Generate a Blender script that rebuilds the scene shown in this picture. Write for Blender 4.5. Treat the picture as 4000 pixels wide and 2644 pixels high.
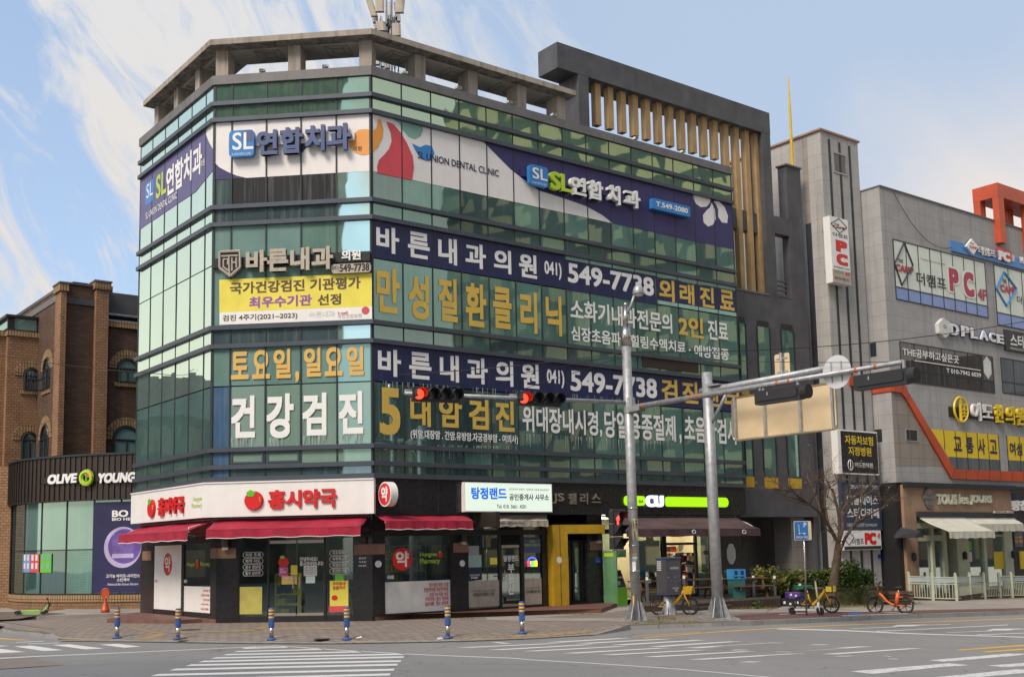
import bpy, bmesh, math, random
from mathutils import Vector, Matrix
pi = math.pi
random.seed(11)
for _o in list(bpy.data.objects):
    bpy.data.objects.remove(_o)
sc = bpy.context.scene
COL = sc.collection

# ---------------------------------------------------------------- camera
F = 4392.6675; CX = 2000.; CY = 1648.06; TH = 0.1127349; RO = 0.02019667; S = 3.7; H = 2.2
_c, _s = math.cos(TH), math.sin(TH)
EX, EU, EF = Vector((1, 0, 0)), Vector((0, -_s, _c)), Vector((0, _c, _s))
_r = EX * math.cos(RO) - EU * math.sin(RO)
_u = EX * math.sin(RO) + EU * math.cos(RO)
cd = bpy.data.cameras.new('camera')
cam = bpy.data.objects.new('camera', cd)
COL.objects.link(cam)
cam.matrix_world = Matrix(((_r.x, _u.x, -EF.x, 0), (_r.y, _u.y, -EF.y, 0), (_r.z, _u.z, -EF.z, H), (0, 0, 0, 1)))
cd.sensor_fit = 'HORIZONTAL'; cd.sensor_width = 36; cd.lens = 36 * F / 4000
cd.shift_y = (CY - 1322) / 4000
cd.clip_start = .1; cd.clip_end = 3000
sc.camera = cam

# ---------------------------------------------------------------- sun, sky, exposure
SUN = Vector((-.52, -.74, .95)).normalized()
ld = bpy.data.lights.new('sun', 'SUN'); ld.energy = 2.2; ld.angle = math.radians(22); ld.color = (1, .87, .72)
lo = bpy.data.objects.new('sun', ld); COL.objects.link(lo)
lo.rotation_euler = (-SUN).to_track_quat('-Z', 'Y').to_euler(); lo.location = (-40, -30, 60)
w = bpy.data.worlds.new('World'); sc.world = w; w.use_nodes = True
nt = w.node_tree; nt.nodes.clear()


def nd(nt, t, **k):
    n = nt.nodes.new(t)
    for a, v in k.items():
        if a[0] == '_':
            n.inputs[int(a[1:]) if a[1:].isdigit() else a[1:]].default_value = v
        else:
            setattr(n, a, v)
    return n


def mth(nt, op, a, b=None, c=None):
    n = nt.nodes.new('ShaderNodeMath'); n.operation = op
    for i, v in enumerate((a, b, c)):
        if v is None: continue
        if hasattr(v, 'is_linked'): nt.links.new(v, n.inputs[i])
        else: n.inputs[i].default_value = v
    return n.outputs[0]


def vmth(nt, op, a, b=None):
    n = nt.nodes.new('ShaderNodeVectorMath'); n.operation = op
    for i, v in enumerate((a, b)):
        if v is None: continue
        if hasattr(v, 'is_linked'): nt.links.new(v, n.inputs[i])
        else: n.inputs[i].default_value = v
    return n


def mrange(nt, v, a, b, c=0., d=1., smooth=False):
    n = nt.nodes.new('ShaderNodeMapRange')
    if smooth: n.interpolation_type = 'SMOOTHSTEP'
    nt.links.new(v, n.inputs[0])
    for i, x in enumerate((a, b, c, d)): n.inputs[i + 1].default_value = x
    return n.outputs[0]


def mixc(nt, f, a, b, mode='MIX'):
    n = nt.nodes.new('ShaderNodeMix'); n.data_type = 'RGBA'; n.blend_type = mode
    for i, v in ((0, f), (6, a), (7, b)):
        if hasattr(v, 'is_linked'): nt.links.new(v, n.inputs[i])
        else: n.inputs[i].default_value = (v if i == 0 else (v[0], v[1], v[2], 1))
    return n.outputs[2]


tc = nd(nt, 'ShaderNodeTexCoord')
sky = nd(nt, 'ShaderNodeTexSky', sky_type='NISHITA', sun_disc=False)
sky.sun_elevation = math.asin(SUN.z); sky.sun_rotation = math.atan2(SUN.x, SUN.y)
sky.air_density = 1.0; sky.dust_density = 1.2; sky.ozone_density = 1.5
bg1 = nd(nt, 'ShaderNodeBackground', _1=.125)
nt.links.new(mixc(nt, .5, sky.outputs[0], (2.9, 3.7, 4.9)), bg1.inputs[0])
sep = nd(nt, 'ShaderNodeSeparateXYZ'); nt.links.new(tc.outputs['Generated'], sep.inputs[0])
dx, dy, dz = sep.outputs
ya = mth(nt, 'MAXIMUM', mth(nt, 'ABSOLUTE', dy), .25)
uu = mth(nt, 'DIVIDE', dx, ya); vv = mth(nt, 'DIVIDE', dz, ya)
# cirrus streaks running from the upper left down to the right, on the sky's own directions
ca, sa = math.cos(math.radians(62)), math.sin(math.radians(62))
along = mth(nt, 'ADD', mth(nt, 'MULTIPLY', uu, ca), mth(nt, 'MULTIPLY', vv, -sa))
acr = mth(nt, 'ADD', mth(nt, 'MULTIPLY', uu, sa), mth(nt, 'MULTIPLY', vv, ca))
cv = nd(nt, 'ShaderNodeCombineXYZ')
nt.links.new(mth(nt, 'MULTIPLY', along, 1.1), cv.inputs[0]); nt.links.new(mth(nt, 'MULTIPLY', acr, 3.4), cv.inputs[1])
nt.links.new(mth(nt, 'MULTIPLY', dy, .7), cv.inputs[2])
n1 = nd(nt, 'ShaderNodeTexNoise', _Scale=6.5, _Detail=12., _Roughness=.66, _Distortion=1.1); nt.links.new(cv.outputs[0], n1.inputs['Vector'])
n2 = nd(nt, 'ShaderNodeTexNoise', _Scale=3.1, _Detail=6., _Roughness=.55, _Distortion=.3); nt.links.new(tc.outputs['Generated'], n2.inputs['Vector'])
band = mth(nt, 'ADD', mth(nt, 'MULTIPLY', mth(nt, 'ADD', uu, .43), .915), mth(nt, 'MULTIPLY', mth(nt, 'ADD', vv, -.53), .40))
inb = mth(nt, 'MULTIPLY', mrange(nt, band, -.05, .03, 0, 1, True), mrange(nt, band, .15, .50, 1, 0, True))
b2 = mth(nt, 'MULTIPLY', mrange(nt, band, -.2, -.13, 0, 1, True), mrange(nt, band, -.12, -.06, 1, 0, True))
dens = mth(nt, 'ADD', mth(nt, 'MULTIPLY', n1.outputs[0], 1.05), mth(nt, 'MULTIPLY', n2.outputs[0], .30))
dens = mth(nt, 'ADD', dens, mth(nt, 'MULTIPLY', inb, .29))
dens = mth(nt, 'ADD', dens, mth(nt, 'MULTIPLY', b2, .12))
dens = mth(nt, 'SUBTRACT', dens, mth(nt, 'MULTIPLY', mrange(nt, uu, .0, .25, 0, 1, True), .35))
fac = mrange(nt, dens, .68, 1.02, 0, .92, True)
warm = mixc(nt, mrange(nt, vv, .1, .5, 0, 1), (.98, .84, .68), (.88, .86, .84))
bg2 = nd(nt, 'ShaderNodeBackground', _1=.60); nt.links.new(warm, bg2.inputs[0])
ms = nd(nt, 'ShaderNodeMixShader'); nt.links.new(fac, ms.inputs[0]); nt.links.new(bg1.outputs[0], ms.inputs[1]); nt.links.new(bg2.outputs[0], ms.inputs[2])
# thin even veil over the right half, creamy towards its horizon, and the warm glow of the low sun at the left
veil = mixc(nt, mrange(nt, mth(nt, 'ADD', mth(nt, 'MULTIPLY', n2.outputs[0], .5), mth(nt, 'SUBTRACT', mth(nt, 'MULTIPLY', uu, .55), vv)), -.02, .32, 0, 1, True), (.50, .61, .78), (1., .86, .72))
bg3 = nd(nt, 'ShaderNodeBackground', _1=.64); nt.links.new(veil, bg3.inputs[0])
ms2 = nd(nt, 'ShaderNodeMixShader'); nt.links.new(mrange(nt, uu, -.22, .2, 0, .85, True), ms2.inputs[0]); nt.links.new(ms.outputs[0], ms2.inputs[1]); nt.links.new(bg3.outputs[0], ms2.inputs[2])
bg4 = nd(nt, 'ShaderNodeBackground', _0=(1., .85, .66, 1), _1=.72)
ms3 = nd(nt, 'ShaderNodeMixShader'); nt.links.new(mth(nt, 'MULTIPLY', mrange(nt, dx, -.5, -.85, 0, .85, True), mrange(nt, dz, .55, .1, 0, 1, True)), ms3.inputs[0]); nt.links.new(ms2.outputs[0], ms3.inputs[1]); nt.links.new(bg4.outputs[0], ms3.inputs[2])
wo = nd(nt, 'ShaderNodeOutputWorld'); nt.links.new(ms3.outputs[0], wo.inputs[0])
sc.view_settings.view_transform = 'Standard'; sc.view_settings.look = 'None'; sc.view_settings.gamma = 1
sc.view_settings.exposure = .62
sc.render.engine = 'CYCLES'
sc.cycles.max_bounces = 6; sc.cycles.transparent_max_bounces = 8; sc.cycles.use_denoising = True


# ---------------------------------------------------------------- geometry of the place
def ray(x, y):
    X = (x - CX) / F; U = -(y - CY) / F
    c, s = math.cos(RO), math.sin(RO)
    xx = X * c + U * s; u = -X * s + U * c
    c, s = math.cos(TH), math.sin(TH)
    return (xx, c - u * s, s + u * c)


KS = .035; X0 = 6.      # the street falls gently to the right


def gz(x): return -KS * max(0., x - X0)


def gp(x, y, dz=0.):
    r = ray(x, y)
    t = (dz - H) / r[2]
    if r[0] * t > X0: t = (X0 * KS - H + dz) / (r[2] + KS * r[0])
    return Vector((r[0] * t, r[1] * t, gz(r[0] * t) + dz))


def at(x, y, Y):
    r = ray(x, y); t = Y / r[1]
    return Vector((r[0] * t, Y, H + r[2] * t))


class Face:
    """a vertical plane: u runs along it, v is the height, w stands out towards the street"""
    def __init__(f, o, ang):
        f.o = o; f.d = (math.cos(ang), math.sin(ang)); f.n = (f.d[1], -f.d[0]); f.ang = ang

    def P(f, u, v, w=0.):
        return (f.o[0] + f.d[0] * u + f.n[0] * w, f.o[1] + f.d[1] * u + f.n[1] * w, v)

    def uv(f, x, y, w=0.):
        r = ray(x, y); o = f.P(0, 0, w); n = f.n
        t = (o[0] * n[0] + o[1] * n[1]) / (r[0] * n[0] + r[1] * n[1])
        p = (r[0] * t, r[1] * t)
        return ((p[0] - f.o[0]) * f.d[0] + (p[1] - f.o[1]) * f.d[1], H + r[2] * t)


AR = 0.65798053; AF = -0.10582444
_c0 = (-3.92174745 * S, 11.55430514 * S); _c1 = (-2.72046528 * S, 10 * S); _c2 = (-1.21956315 * S, 9.8405723 * S)
FL = Face(_c0, AR - pi / 2); FF = Face(_c1, AF); FR = Face(_c2, AR)
LL, LF, LR = 7.268, 5.5846, 18.165


def zm(x0, y0, s): return lambda x, y: (x0 + x / s, y0 + y / s)


# ---------------------------------------------------------------- materials
def newmat(name):
    m = bpy.data.materials.new(name); m.use_nodes = True
    nt = m.node_tree
    return m, nt, nt.nodes['Principled BSDF'], nt.nodes['Material Output']


def setp(p, rough, metal=0, spec=.5):
    p.inputs['Roughness'].default_value = rough; p.inputs['Metallic'].default_value = metal
    p.inputs['Specular IOR Level'].default_value = spec


def pos(nt): return nd(nt, 'ShaderNodeNewGeometry').outputs['Position']


def noise(nt, scale, detail=4., vec=None, rough=.55, dist=0.):
    n = nd(nt, 'ShaderNodeTexNoise', _Scale=scale, _Detail=detail, _Roughness=rough, _Distortion=dist)
    nt.links.new(vec if vec is not None else pos(nt), n.inputs['Vector'])
    return n.outputs[0]


def scaled(nt, sx, sy, sz):
    return vmth(nt, 'MULTIPLY', pos(nt), (sx, sy, sz)).outputs[0]


def M(name, rgb, rough=.6, metal=0, var=.14, vs=1.5, bump=0, bs=60., spec=.5, streak=0., dirt=None):
    m, nt, p, o = newmat(name); setp(p, rough, metal, spec)
    n = noise(nt, vs, 6.)
    f = mrange(nt, n, .3, .7)
    lo = [c * (1 - var) for c in rgb]; hi = [min(1, c * (1 + var)) for c in rgb]
    c = mixc(nt, f, lo, hi)
    if streak:
        s = mrange(nt, noise(nt, 1., 5., scaled(nt, 5, 5, .35)), .48, .72)
        c = mixc(nt, mth(nt, 'MULTIPLY', s, streak), c, dirt or [x * .35 for x in rgb])
    nt.links.new(c, p.inputs['Base Color'])
    if bump:
        b = nd(nt, 'ShaderNodeBump', _Strength=bump, _Distance=.02); nt.links.new(noise(nt, bs, 4.), b.inputs['Height'])
        nt.links.new(b.outputs[0], p.inputs['Normal'])
    return m


def E(name, rgb, st, base=None):
    m, nt, p, o = newmat(name); setp(p, .4)
    b = base or rgb
    p.inputs['Base Color'].default_value = (*b, 1); p.inputs['Emission Color'].default_value = (*rgb, 1)
    p.inputs['Emission Strength'].default_value = st
    return m


def wall_vec(nt, flip=False):
    g = nd(nt, 'ShaderNodeNewGeometry')
    t = vmth(nt, 'NORMALIZE', vmth(nt, 'CROSS_PRODUCT', g.outputs['True Normal'], (0, 0, 1)).outputs[0]).outputs[0]
    u = vmth(nt, 'DOT_PRODUCT', g.outputs['Position'], t).outputs['Value']
    s = nd(nt, 'ShaderNodeSeparateXYZ'); nt.links.new(g.outputs['Position'], s.inputs[0])
    c = nd(nt, 'ShaderNodeCombineXYZ'); nt.links.new(u, c.inputs[0]); nt.links.new(s.outputs[2], c.inputs[1])
    return c.outputs[0]


def brick(name, c1, c2, mort, bw, bh, msz, off=.5, rough=.8, extra=None, vec=None, bump=.5, var=.35, bias=0., spec=.4):
    m, nt, p, o = newmat(name); setp(p, rough, 0, spec)
    v = vec(nt) if vec else wall_vec(nt)
    b = nd(nt, 'ShaderNodeTexBrick', _Scale=1., _Bias=bias); b.offset = off
    b.inputs['Mortar Size'].default_value = msz; b.inputs['Mortar Smooth'].default_value = .15
    b.inputs['Brick Width'].default_value = bw; b.inputs['Row Height'].default_value = bh
    nt.links.new(v, b.inputs['Vector'])
    for i, c in ((1, c1), (2, c2), (3, mort)): b.inputs[i].default_value = (*c, 1)
    c = b.outputs[0]
    f = mrange(nt, noise(nt, 1.3, 7.), .3, .72)
    c = mixc(nt, mth(nt, 'MULTIPLY', f, var), c, extra or [x * .5 for x in c1])
    s = mrange(nt, noise(nt, 1., 5., scaled(nt, 3.5, 3.5, .16)), .50, .74)
    c = mixc(nt, mth(nt, 'MULTIPLY', s, .34), c, [x * .4 for x in c1])
    nt.links.new(c, p.inputs['Base Color'])
    bn = nd(nt, 'ShaderNodeBump', _Strength=bump, _Distance=.02)
    nt.links.new(mth(nt, 'SUBTRACT', mth(nt, 'MULTIPLY', noise(nt, 30., 4.), .25), b.outputs['Fac']), bn.inputs['Height'])
    nt.links.new(bn.outputs[0], p.inputs['Normal'])
    return m


def ground_vec(ang):
    def f(nt):
        mp = nd(nt, 'ShaderNodeMapping'); mp.inputs['Rotation'].default_value = (0, 0, ang)
        nt.links.new(pos(nt), mp.inputs[0]); return mp.outputs[0]
    return f


def facade_glass(name, deep, tint, lo=.25, hi=.9, wav=.35, stripes=0, pale=None, rough=.02, dirt=.3):
    """coated curtain wall glass: what stands behind it shows as a body colour, the street mirrors on top"""
    m, nt, p, o = newmat(name); setp(p, .5, 0, .2)
    v = wall_vec(nt)
    f = mrange(nt, noise(nt, .55, 3., scaled(nt, 1, 1, .7)), .38, .62)
    c = mixc(nt, f, deep, pale or [x * 1.9 for x in deep])
    if stripes:
        wv = nd(nt, 'ShaderNodeTexWave', _Scale=stripes, _Distortion=.5); wv.bands_direction = 'Y'
        nt.links.new(v, wv.inputs[0])
        c = mixc(nt, mth(nt, 'MULTIPLY', wv.outputs[1], .35), c, [x * .45 for x in deep])
    oi = nd(nt, 'ShaderNodeObjectInfo'); c = mixc(nt, mth(nt, 'MULTIPLY', oi.outputs['Random'], .55), c, [min(x * 2.3, .4) for x in deep])
    st = mrange(nt, noise(nt, 1., 4., scaled(nt, 7, 7, .25)), .52, .75)
    c = mixc(nt, mth(nt, 'MULTIPLY', st, dirt), c, (.30, .36, .33))
    nt.links.new(c, p.inputs['Base Color'])
    g = nd(nt, 'ShaderNodeBsdfGlossy', _0=(*tint, 1)); g.inputs['Roughness'].default_value = rough
    b = nd(nt, 'ShaderNodeBump', _Strength=wav, _Distance=.05)
    nt.links.new(noise(nt, .6, 1., dist=.2), b.inputs['Height']); nt.links.new(b.outputs[0], g.inputs['Normal'])
    lw = nd(nt, 'ShaderNodeLayerWeight', _0=.5)
    ms = nd(nt, 'ShaderNodeMixShader')
    nt.links.new(mrange(nt, lw.outputs['Facing'], .1, .85, lo, hi), ms.inputs[0])
    nt.links.new(p.outputs[0], ms.inputs[1]); nt.links.new(g.outputs[0], ms.inputs[2])
    nt.links.new(ms.outputs[0], o.inputs[0])
    return m


def clear_glass(name, tint=(.75, .85, .82), refl=.18):
    m, nt, p, o = newmat(name)
    t = nd(nt, 'ShaderNodeBsdfTransparent', _0=(*tint, 1)); g = nd(nt, 'ShaderNodeBsdfGlossy', _0=(.9, 1, .97, 1))
    g.inputs['Roughness'].default_value = .02
    lw = nd(nt, 'ShaderNodeLayerWeight', _0=.4); ms = nd(nt, 'ShaderNodeMixShader')
    nt.links.new(mrange(nt, lw.outputs['Facing'], 0., 1., refl, .8), ms.inputs[0])
    nt.links.new(t.outputs[0], ms.inputs[1]); nt.links.new(g.outputs[0], ms.inputs[2]); nt.links.new(ms.outputs[0], o.inputs[0])
    return m


def paint_mat(name, rgb, worn=.35):
    m, nt, p, o = newmat(name); setp(p, .75)
    f = mrange(nt, noise(nt, 9., 8., rough=.7), .70 - worn * .25, .95 - worn * .25)
    c = mixc(nt, f, rgb, (.16, .16, .16)); nt.links.new(c, p.inputs['Base Color'])
    return m


def asphalt(name, base):
    m, nt, p, o = newmat(name); setp(p, .85, 0, .3)
    c = mixc(nt, mrange(nt, noise(nt, .25, 5.), .3, .7), [x * .86 for x in base], [x * 1.12 for x in base])
    c = mixc(nt, mrange(nt, noise(nt, 55., 3.), .35, .7, 0, .55), c, [x * 1.9 for x in base])
    c = mixc(nt, mrange(nt, noise(nt, 70., 2., scaled(nt, 1, 1, 1)), .55, .75, 0, .6), c, [x * .4 for x in base])
    # long tyre-polished streaks along the carriageway
    mp = nd(nt, 'ShaderNodeMapping'); mp.inputs['Rotation'].default_value = (0, 0, -.3); mp.inputs['Scale'].default_value = (.06, 1.1, 1)
    nt.links.new(pos(nt), mp.inputs[0])
    c = mixc(nt, mrange(nt, noise(nt, 1., 4., mp.outputs[0]), .5, .75, 0, .22), c, [x * .7 for x in base])
    vo = nd(nt, 'ShaderNodeTexVoronoi', feature='DISTANCE_TO_EDGE', _Scale=.16)
    nv = nd(nt, 'ShaderNodeTexNoise', _Scale=1.2, _Detail=6.); nt.links.new(pos(nt), nv.inputs['Vector'])
    nt.links.new(vmth(nt, 'ADD', pos(nt), vmth(nt, 'MULTIPLY', nv.outputs[1], (1.6, 1.6, 0)).outputs[0]).outputs[0], vo.inputs['Vector'])
    c = mixc(nt, mth(nt, 'MULTIPLY', mrange(nt, vo.outputs[0], .0012, .004, 1, 0), .34), c, (.03, .03, .03))
    c = mixc(nt, mrange(nt, noise(nt, .9, 6., rough=.7), .62, .74, 0, .45), c, [x * .5 for x in base])
    nt.links.new(c, p.inputs['Base Color'])
    b = nd(nt, 'ShaderNodeBump', _Strength=.35, _Distance=.01); nt.links.new(noise(nt, 90., 3.), b.inputs['Height'])
    nt.links.new(b.outputs[0], p.inputs['Normal'])
    return m


G = {}
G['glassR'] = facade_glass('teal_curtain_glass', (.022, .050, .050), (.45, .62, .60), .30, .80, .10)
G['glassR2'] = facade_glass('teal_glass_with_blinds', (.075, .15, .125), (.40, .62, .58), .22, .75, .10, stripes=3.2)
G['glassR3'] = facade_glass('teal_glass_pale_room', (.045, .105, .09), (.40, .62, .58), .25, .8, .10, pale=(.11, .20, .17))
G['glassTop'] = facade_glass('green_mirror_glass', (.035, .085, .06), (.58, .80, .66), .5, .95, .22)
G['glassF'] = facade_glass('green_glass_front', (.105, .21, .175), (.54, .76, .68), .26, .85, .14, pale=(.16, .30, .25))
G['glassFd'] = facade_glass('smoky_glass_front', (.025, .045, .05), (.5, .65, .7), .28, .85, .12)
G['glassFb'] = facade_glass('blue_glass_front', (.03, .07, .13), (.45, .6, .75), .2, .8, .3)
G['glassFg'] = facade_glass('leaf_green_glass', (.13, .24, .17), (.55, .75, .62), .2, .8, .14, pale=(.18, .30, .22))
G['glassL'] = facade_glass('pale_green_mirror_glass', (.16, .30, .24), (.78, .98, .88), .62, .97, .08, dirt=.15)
G['glassLd'] = facade_glass('grey_green_reflection_glass', (.06, .12, .11), (.5, .68, .66), .35, .75, .25)  # dark buildings mirrored in the lower left panes, put into the glass colour
G['blackpanel'] = facade_glass('black_back_panel', (.012, .012, .014), (.5, .55, .6), .10, .6, .25)
G['fin'] = M('slate_aluminium', (.075, .09, .11), .4, .4, .1)
G['mull'] = M('dark_mullion', (.03, .037, .042), .45, .3, .1)
G['cap'] = M('grey_coping', (.16, .155, .155), .6, .2, .15, streak=.3)
G['conc'] = M('weathered_concrete', (.36, .32, .27), .9, 0, .18, 1.2, .4, 25, .3, .65, (.14, .12, .10))
G['concd'] = M('stained_concrete', (.22, .20, .17), .9, 0, .5, 2.2, .5, 20, .3, .9, (.05, .045, .04))
G['soff'] = M('concrete_soffit', (.50, .46, .39), .9, 0, .3, .9, .2, 15, .3)
G['black'] = M('black_granite', (.018, .018, .02), .22, 0, .3, 6., spec=.5)
G['blackm'] = M('black_metal', (.02, .02, .022), .45, .2, .1)
G['granite'] = M('brown_granite', (.22, .125, .085), .4, 0, .6, 45.)
G['navy'] = M('navy_vinyl', (.012, .018, .075), .35, 0, .15, 2., streak=.3, dirt=(.05, .06, .13))
G['navy2'] = M('indigo_print', (.034, .030, .12), .4, 0, .1, 2.)
G['navyL'] = M('faded_violet_print', (.10, .09, .22), .4, 0, .12, 1.5)
G['white'] = M('white_print', (.74, .72, .70), .45, 0, .04, 1.2, streak=.12, dirt=(.45, .43, .4))
G['whitep'] = M('white_paint', (.78, .77, .74), .4, 0, .04, 2., streak=.1, dirt=(.5, .48, .45))
G['letw'] = M('white_letters', (.78, .78, .76), .4, 0, .03)
G['gold'] = M('gold_vinyl', (.62, .42, .08), .45, 0, .06)
G['goldF'] = M('amber_vinyl', (.66, .42, .11), .45, 0, .06)
G['letnavy'] = M('slate_blue_letters', (.07, .10, .22), .4, 0, .1)
G['ink'] = M('dark_navy_ink', (.02, .025, .06), .4, 0, .1)
G['blue'] = M('sky_blue_panel', (.03, .20, .52), .35, 0, .1)
G['blued'] = M('royal_blue_panel', (.02, .045, .30), .35, 0, .1)
G['lime'] = M('lime_letters', (.42, .58, .05), .35, 0, .06)
G['red'] = M('red_letters', (.62, .02, .02), .35, 0, .1)
G['crimson'] = M('crimson_awning_cloth', (.33, .010, .035), .8, 0, .25, 1.8, .2, 120)
G['leaf'] = M('leaf_green', (.12, .48, .03), .4, 0, .08)
G['orange'] = M('orange_print', (.72, .30, .06), .45, 0, .08)
G['dred'] = M('rose_red_print', (.58, .07, .09), .45, 0, .08)
G['sage'] = M('sage_print', (.20, .38, .33), .45, 0, .08)
G['beige'] = M('beige_letters', (.42, .37, .30), .5, 0, .1, 4., streak=.3)
G['yellowb'] = M('yellow_banner', (.74, .64, .08), .6, 0, .08, 2.)
G['brownt'] = M('umber_text', (.10, .06, .03), .5)
G['purple'] = M('purple_text', (.26, .08, .33), .5)
G['greytext'] = M('grey_text', (.30, .30, .31), .5)
G['pale'] = M('pale_text', (.62, .62, .60), .5)
G['chrome'] = M('brushed_silver', (.55, .52, .46), .3, .9, .1)
G['yframe'] = M('mustard_panel', (.55, .33, .02), .45, 0, .12, 3.)
G['slate'] = M('charcoal_zinc', (.082, .083, .090), .55, .15, .25, 1.2, streak=.3, dirt=(.12, .12, .125))
G['ochre'] = M('ochre_louver', (.40, .265, .12), .55, .05, .18, 1.5)
G['tower'] = brick('concrete_panels', (.40, .39, .37), (.43, .42, .40), (.25, .245, .235), 3.2, .62, .008, 0., .85, (.26, .245, .225), bump=.2)
G['gpanel'] = brick('grey_stone_panels', (.36, .355, .35), (.39, .385, .38), (.215, .21, .205), .95, .68, .008, 0., .8, (.22, .215, .21), bump=.25)
G['tpanel'] = brick('taupe_stone_panels', (.27, .235, .20), (.31, .27, .235), (.15, .14, .13), .95, .68, .012, 0., .8, (.22, .20, .18), bump=.25)
G['strip'] = M('dark_strip', (.035, .038, .045), .5, .2, .2)
G['redtrim'] = M('vermilion_panel', (.50, .08, .03), .45, .1, .15, 1.)
G['terra'] = M('terracotta_cap', (.34, .19, .14), .7)
G['brickL'] = brick('tan_brick', (.31, .172, .092), (.235, .122, .066), (.05, .036, .03), .25, .125, .012, .5, .85, (.45, .26, .12), var=.3)
G['brickD'] = brick('dark_brown_brick', (.095, .055, .036), (.155, .085, .05), (.04, .03, .025), .30, .10, .010, .5, .85, (.055, .034, .025), var=.55)
G['brickS'] = brick('tan_soldier_brick', (.40, .26, .13), (.34, .21, .10), (.05, .035, .028), .13, .5, .016, 0., .85)
G['bronze'] = M('dark_bronze_metal', (.055, .042, .036), .45, .5, .15, .8)
G['galv'] = M('galvanised_steel', (.38, .39, .40), .5, .55, .22, 7., .1, 40, streak=.25, dirt=(.2, .2, .2))
G['steel'] = M('stainless_steel', (.50, .47, .43), .25, 1., .1)
G['alu'] = M('aluminium_warm_reflection', (.82, .66, .44), .24, .95, .16, .9)  # golden tint puts the reflected warm sky into the bare metal's colour
G['rust'] = M('orange_rust', (.45, .13, .02), .8)
G['plastic'] = M('black_plastic', (.02, .021, .024), .5, 0, .15)
G['rubber'] = M('black_rubber', (.018, .018, .018), .8)
G['bolblue'] = M('blue_bollard_plastic', (.035, .10, .29), .5, 0, .12, 5.)
G['bolyel'] = M('reflective_yellow', (.80, .42, .03), .4)
G['asphalt'] = asphalt('grey_asphalt', (.195, .19, .182))
G['asphalt2'] = asphalt('brown_asphalt_patch', (.19, .16, .14))
G['asphaltd'] = asphalt('fresh_asphalt', (.175, .173, .17))
G['paver'] = brick('mixed_block_paving', (.35, .265, .205), (.22, .20, .18), (.075, .06, .05), .42, .21, .020, .5, .9, (.20, .165, .14), vec=ground_vec(.55), var=.7, bump=.5)
G['paverR'] = brick('red_block_paving', (.19, .085, .07), (.16, .075, .065), (.07, .05, .045), .24, .12, .008, .5, .9, (.12, .07, .06), vec=ground_vec(.2), var=.6)
G['apron'] = brick('grey_apron_tiles', (.36, .34, .31), (.34, .32, .29), (.22, .2, .18), .6, .6, .008, 0., .7, vec=ground_vec(.1), var=.2)
G['cement'] = M('plain_cement', (.30, .265, .23), .9, 0, .2, .8, .2, 30)
G['kerb'] = brick('granite_kerb', (.30, .295, .28), (.265, .255, .24), (.12, .11, .10), 1.1, 3., .012, 0., .85, (.2, .19, .18), bump=.2)
G['tactile'] = brick('yellow_tactile_tiles', (.40, .27, .10), (.34, .235, .10), (.2, .15, .08), .3, .3, .02, 0., .85, (.25, .19, .12), vec=ground_vec(.3), var=.6)
G['deck'] = M('red_brown_deck', (.16, .075, .055), .6, 0, .25, 3., streak=0)
G['pw'] = paint_mat('white_road_paint', (.66, .65, .62), .5)
G['pww'] = paint_mat('worn_white_road_paint', (.62, .62, .60), .9)
G['py'] = paint_mat('yellow_road_paint', (.62, .36, .05), .45)
G['wood'] = M('brown_timber', (.115, .062, .036), .7, 0, .35, 6.)
G['woodd'] = M('dark_timber', (.05, .035, .026), .75, 0, .35, 5.)
G['int'] = M('dim_interior', (.065, .068, .066), .8, 0, .3, .8)
G['floor'] = M('tile_floor', (.3, .28, .25), .4)
G['soil'] = M('damp_soil', (.13, .095, .07), .95, 0, .4, 4.)
G['skin'] = M('skin', (.55, .33, .23), .55, 0, .06)
G['clear'] = clear_glass('shop_glass', (.78, .86, .83), .06)
G['dimglass'] = clear_glass('dim_shop_glass', (.66, .74, .72), .07)
G['greengl'] = clear_glass('green_shop_glass', (.38, .62, .50), .2)


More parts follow.
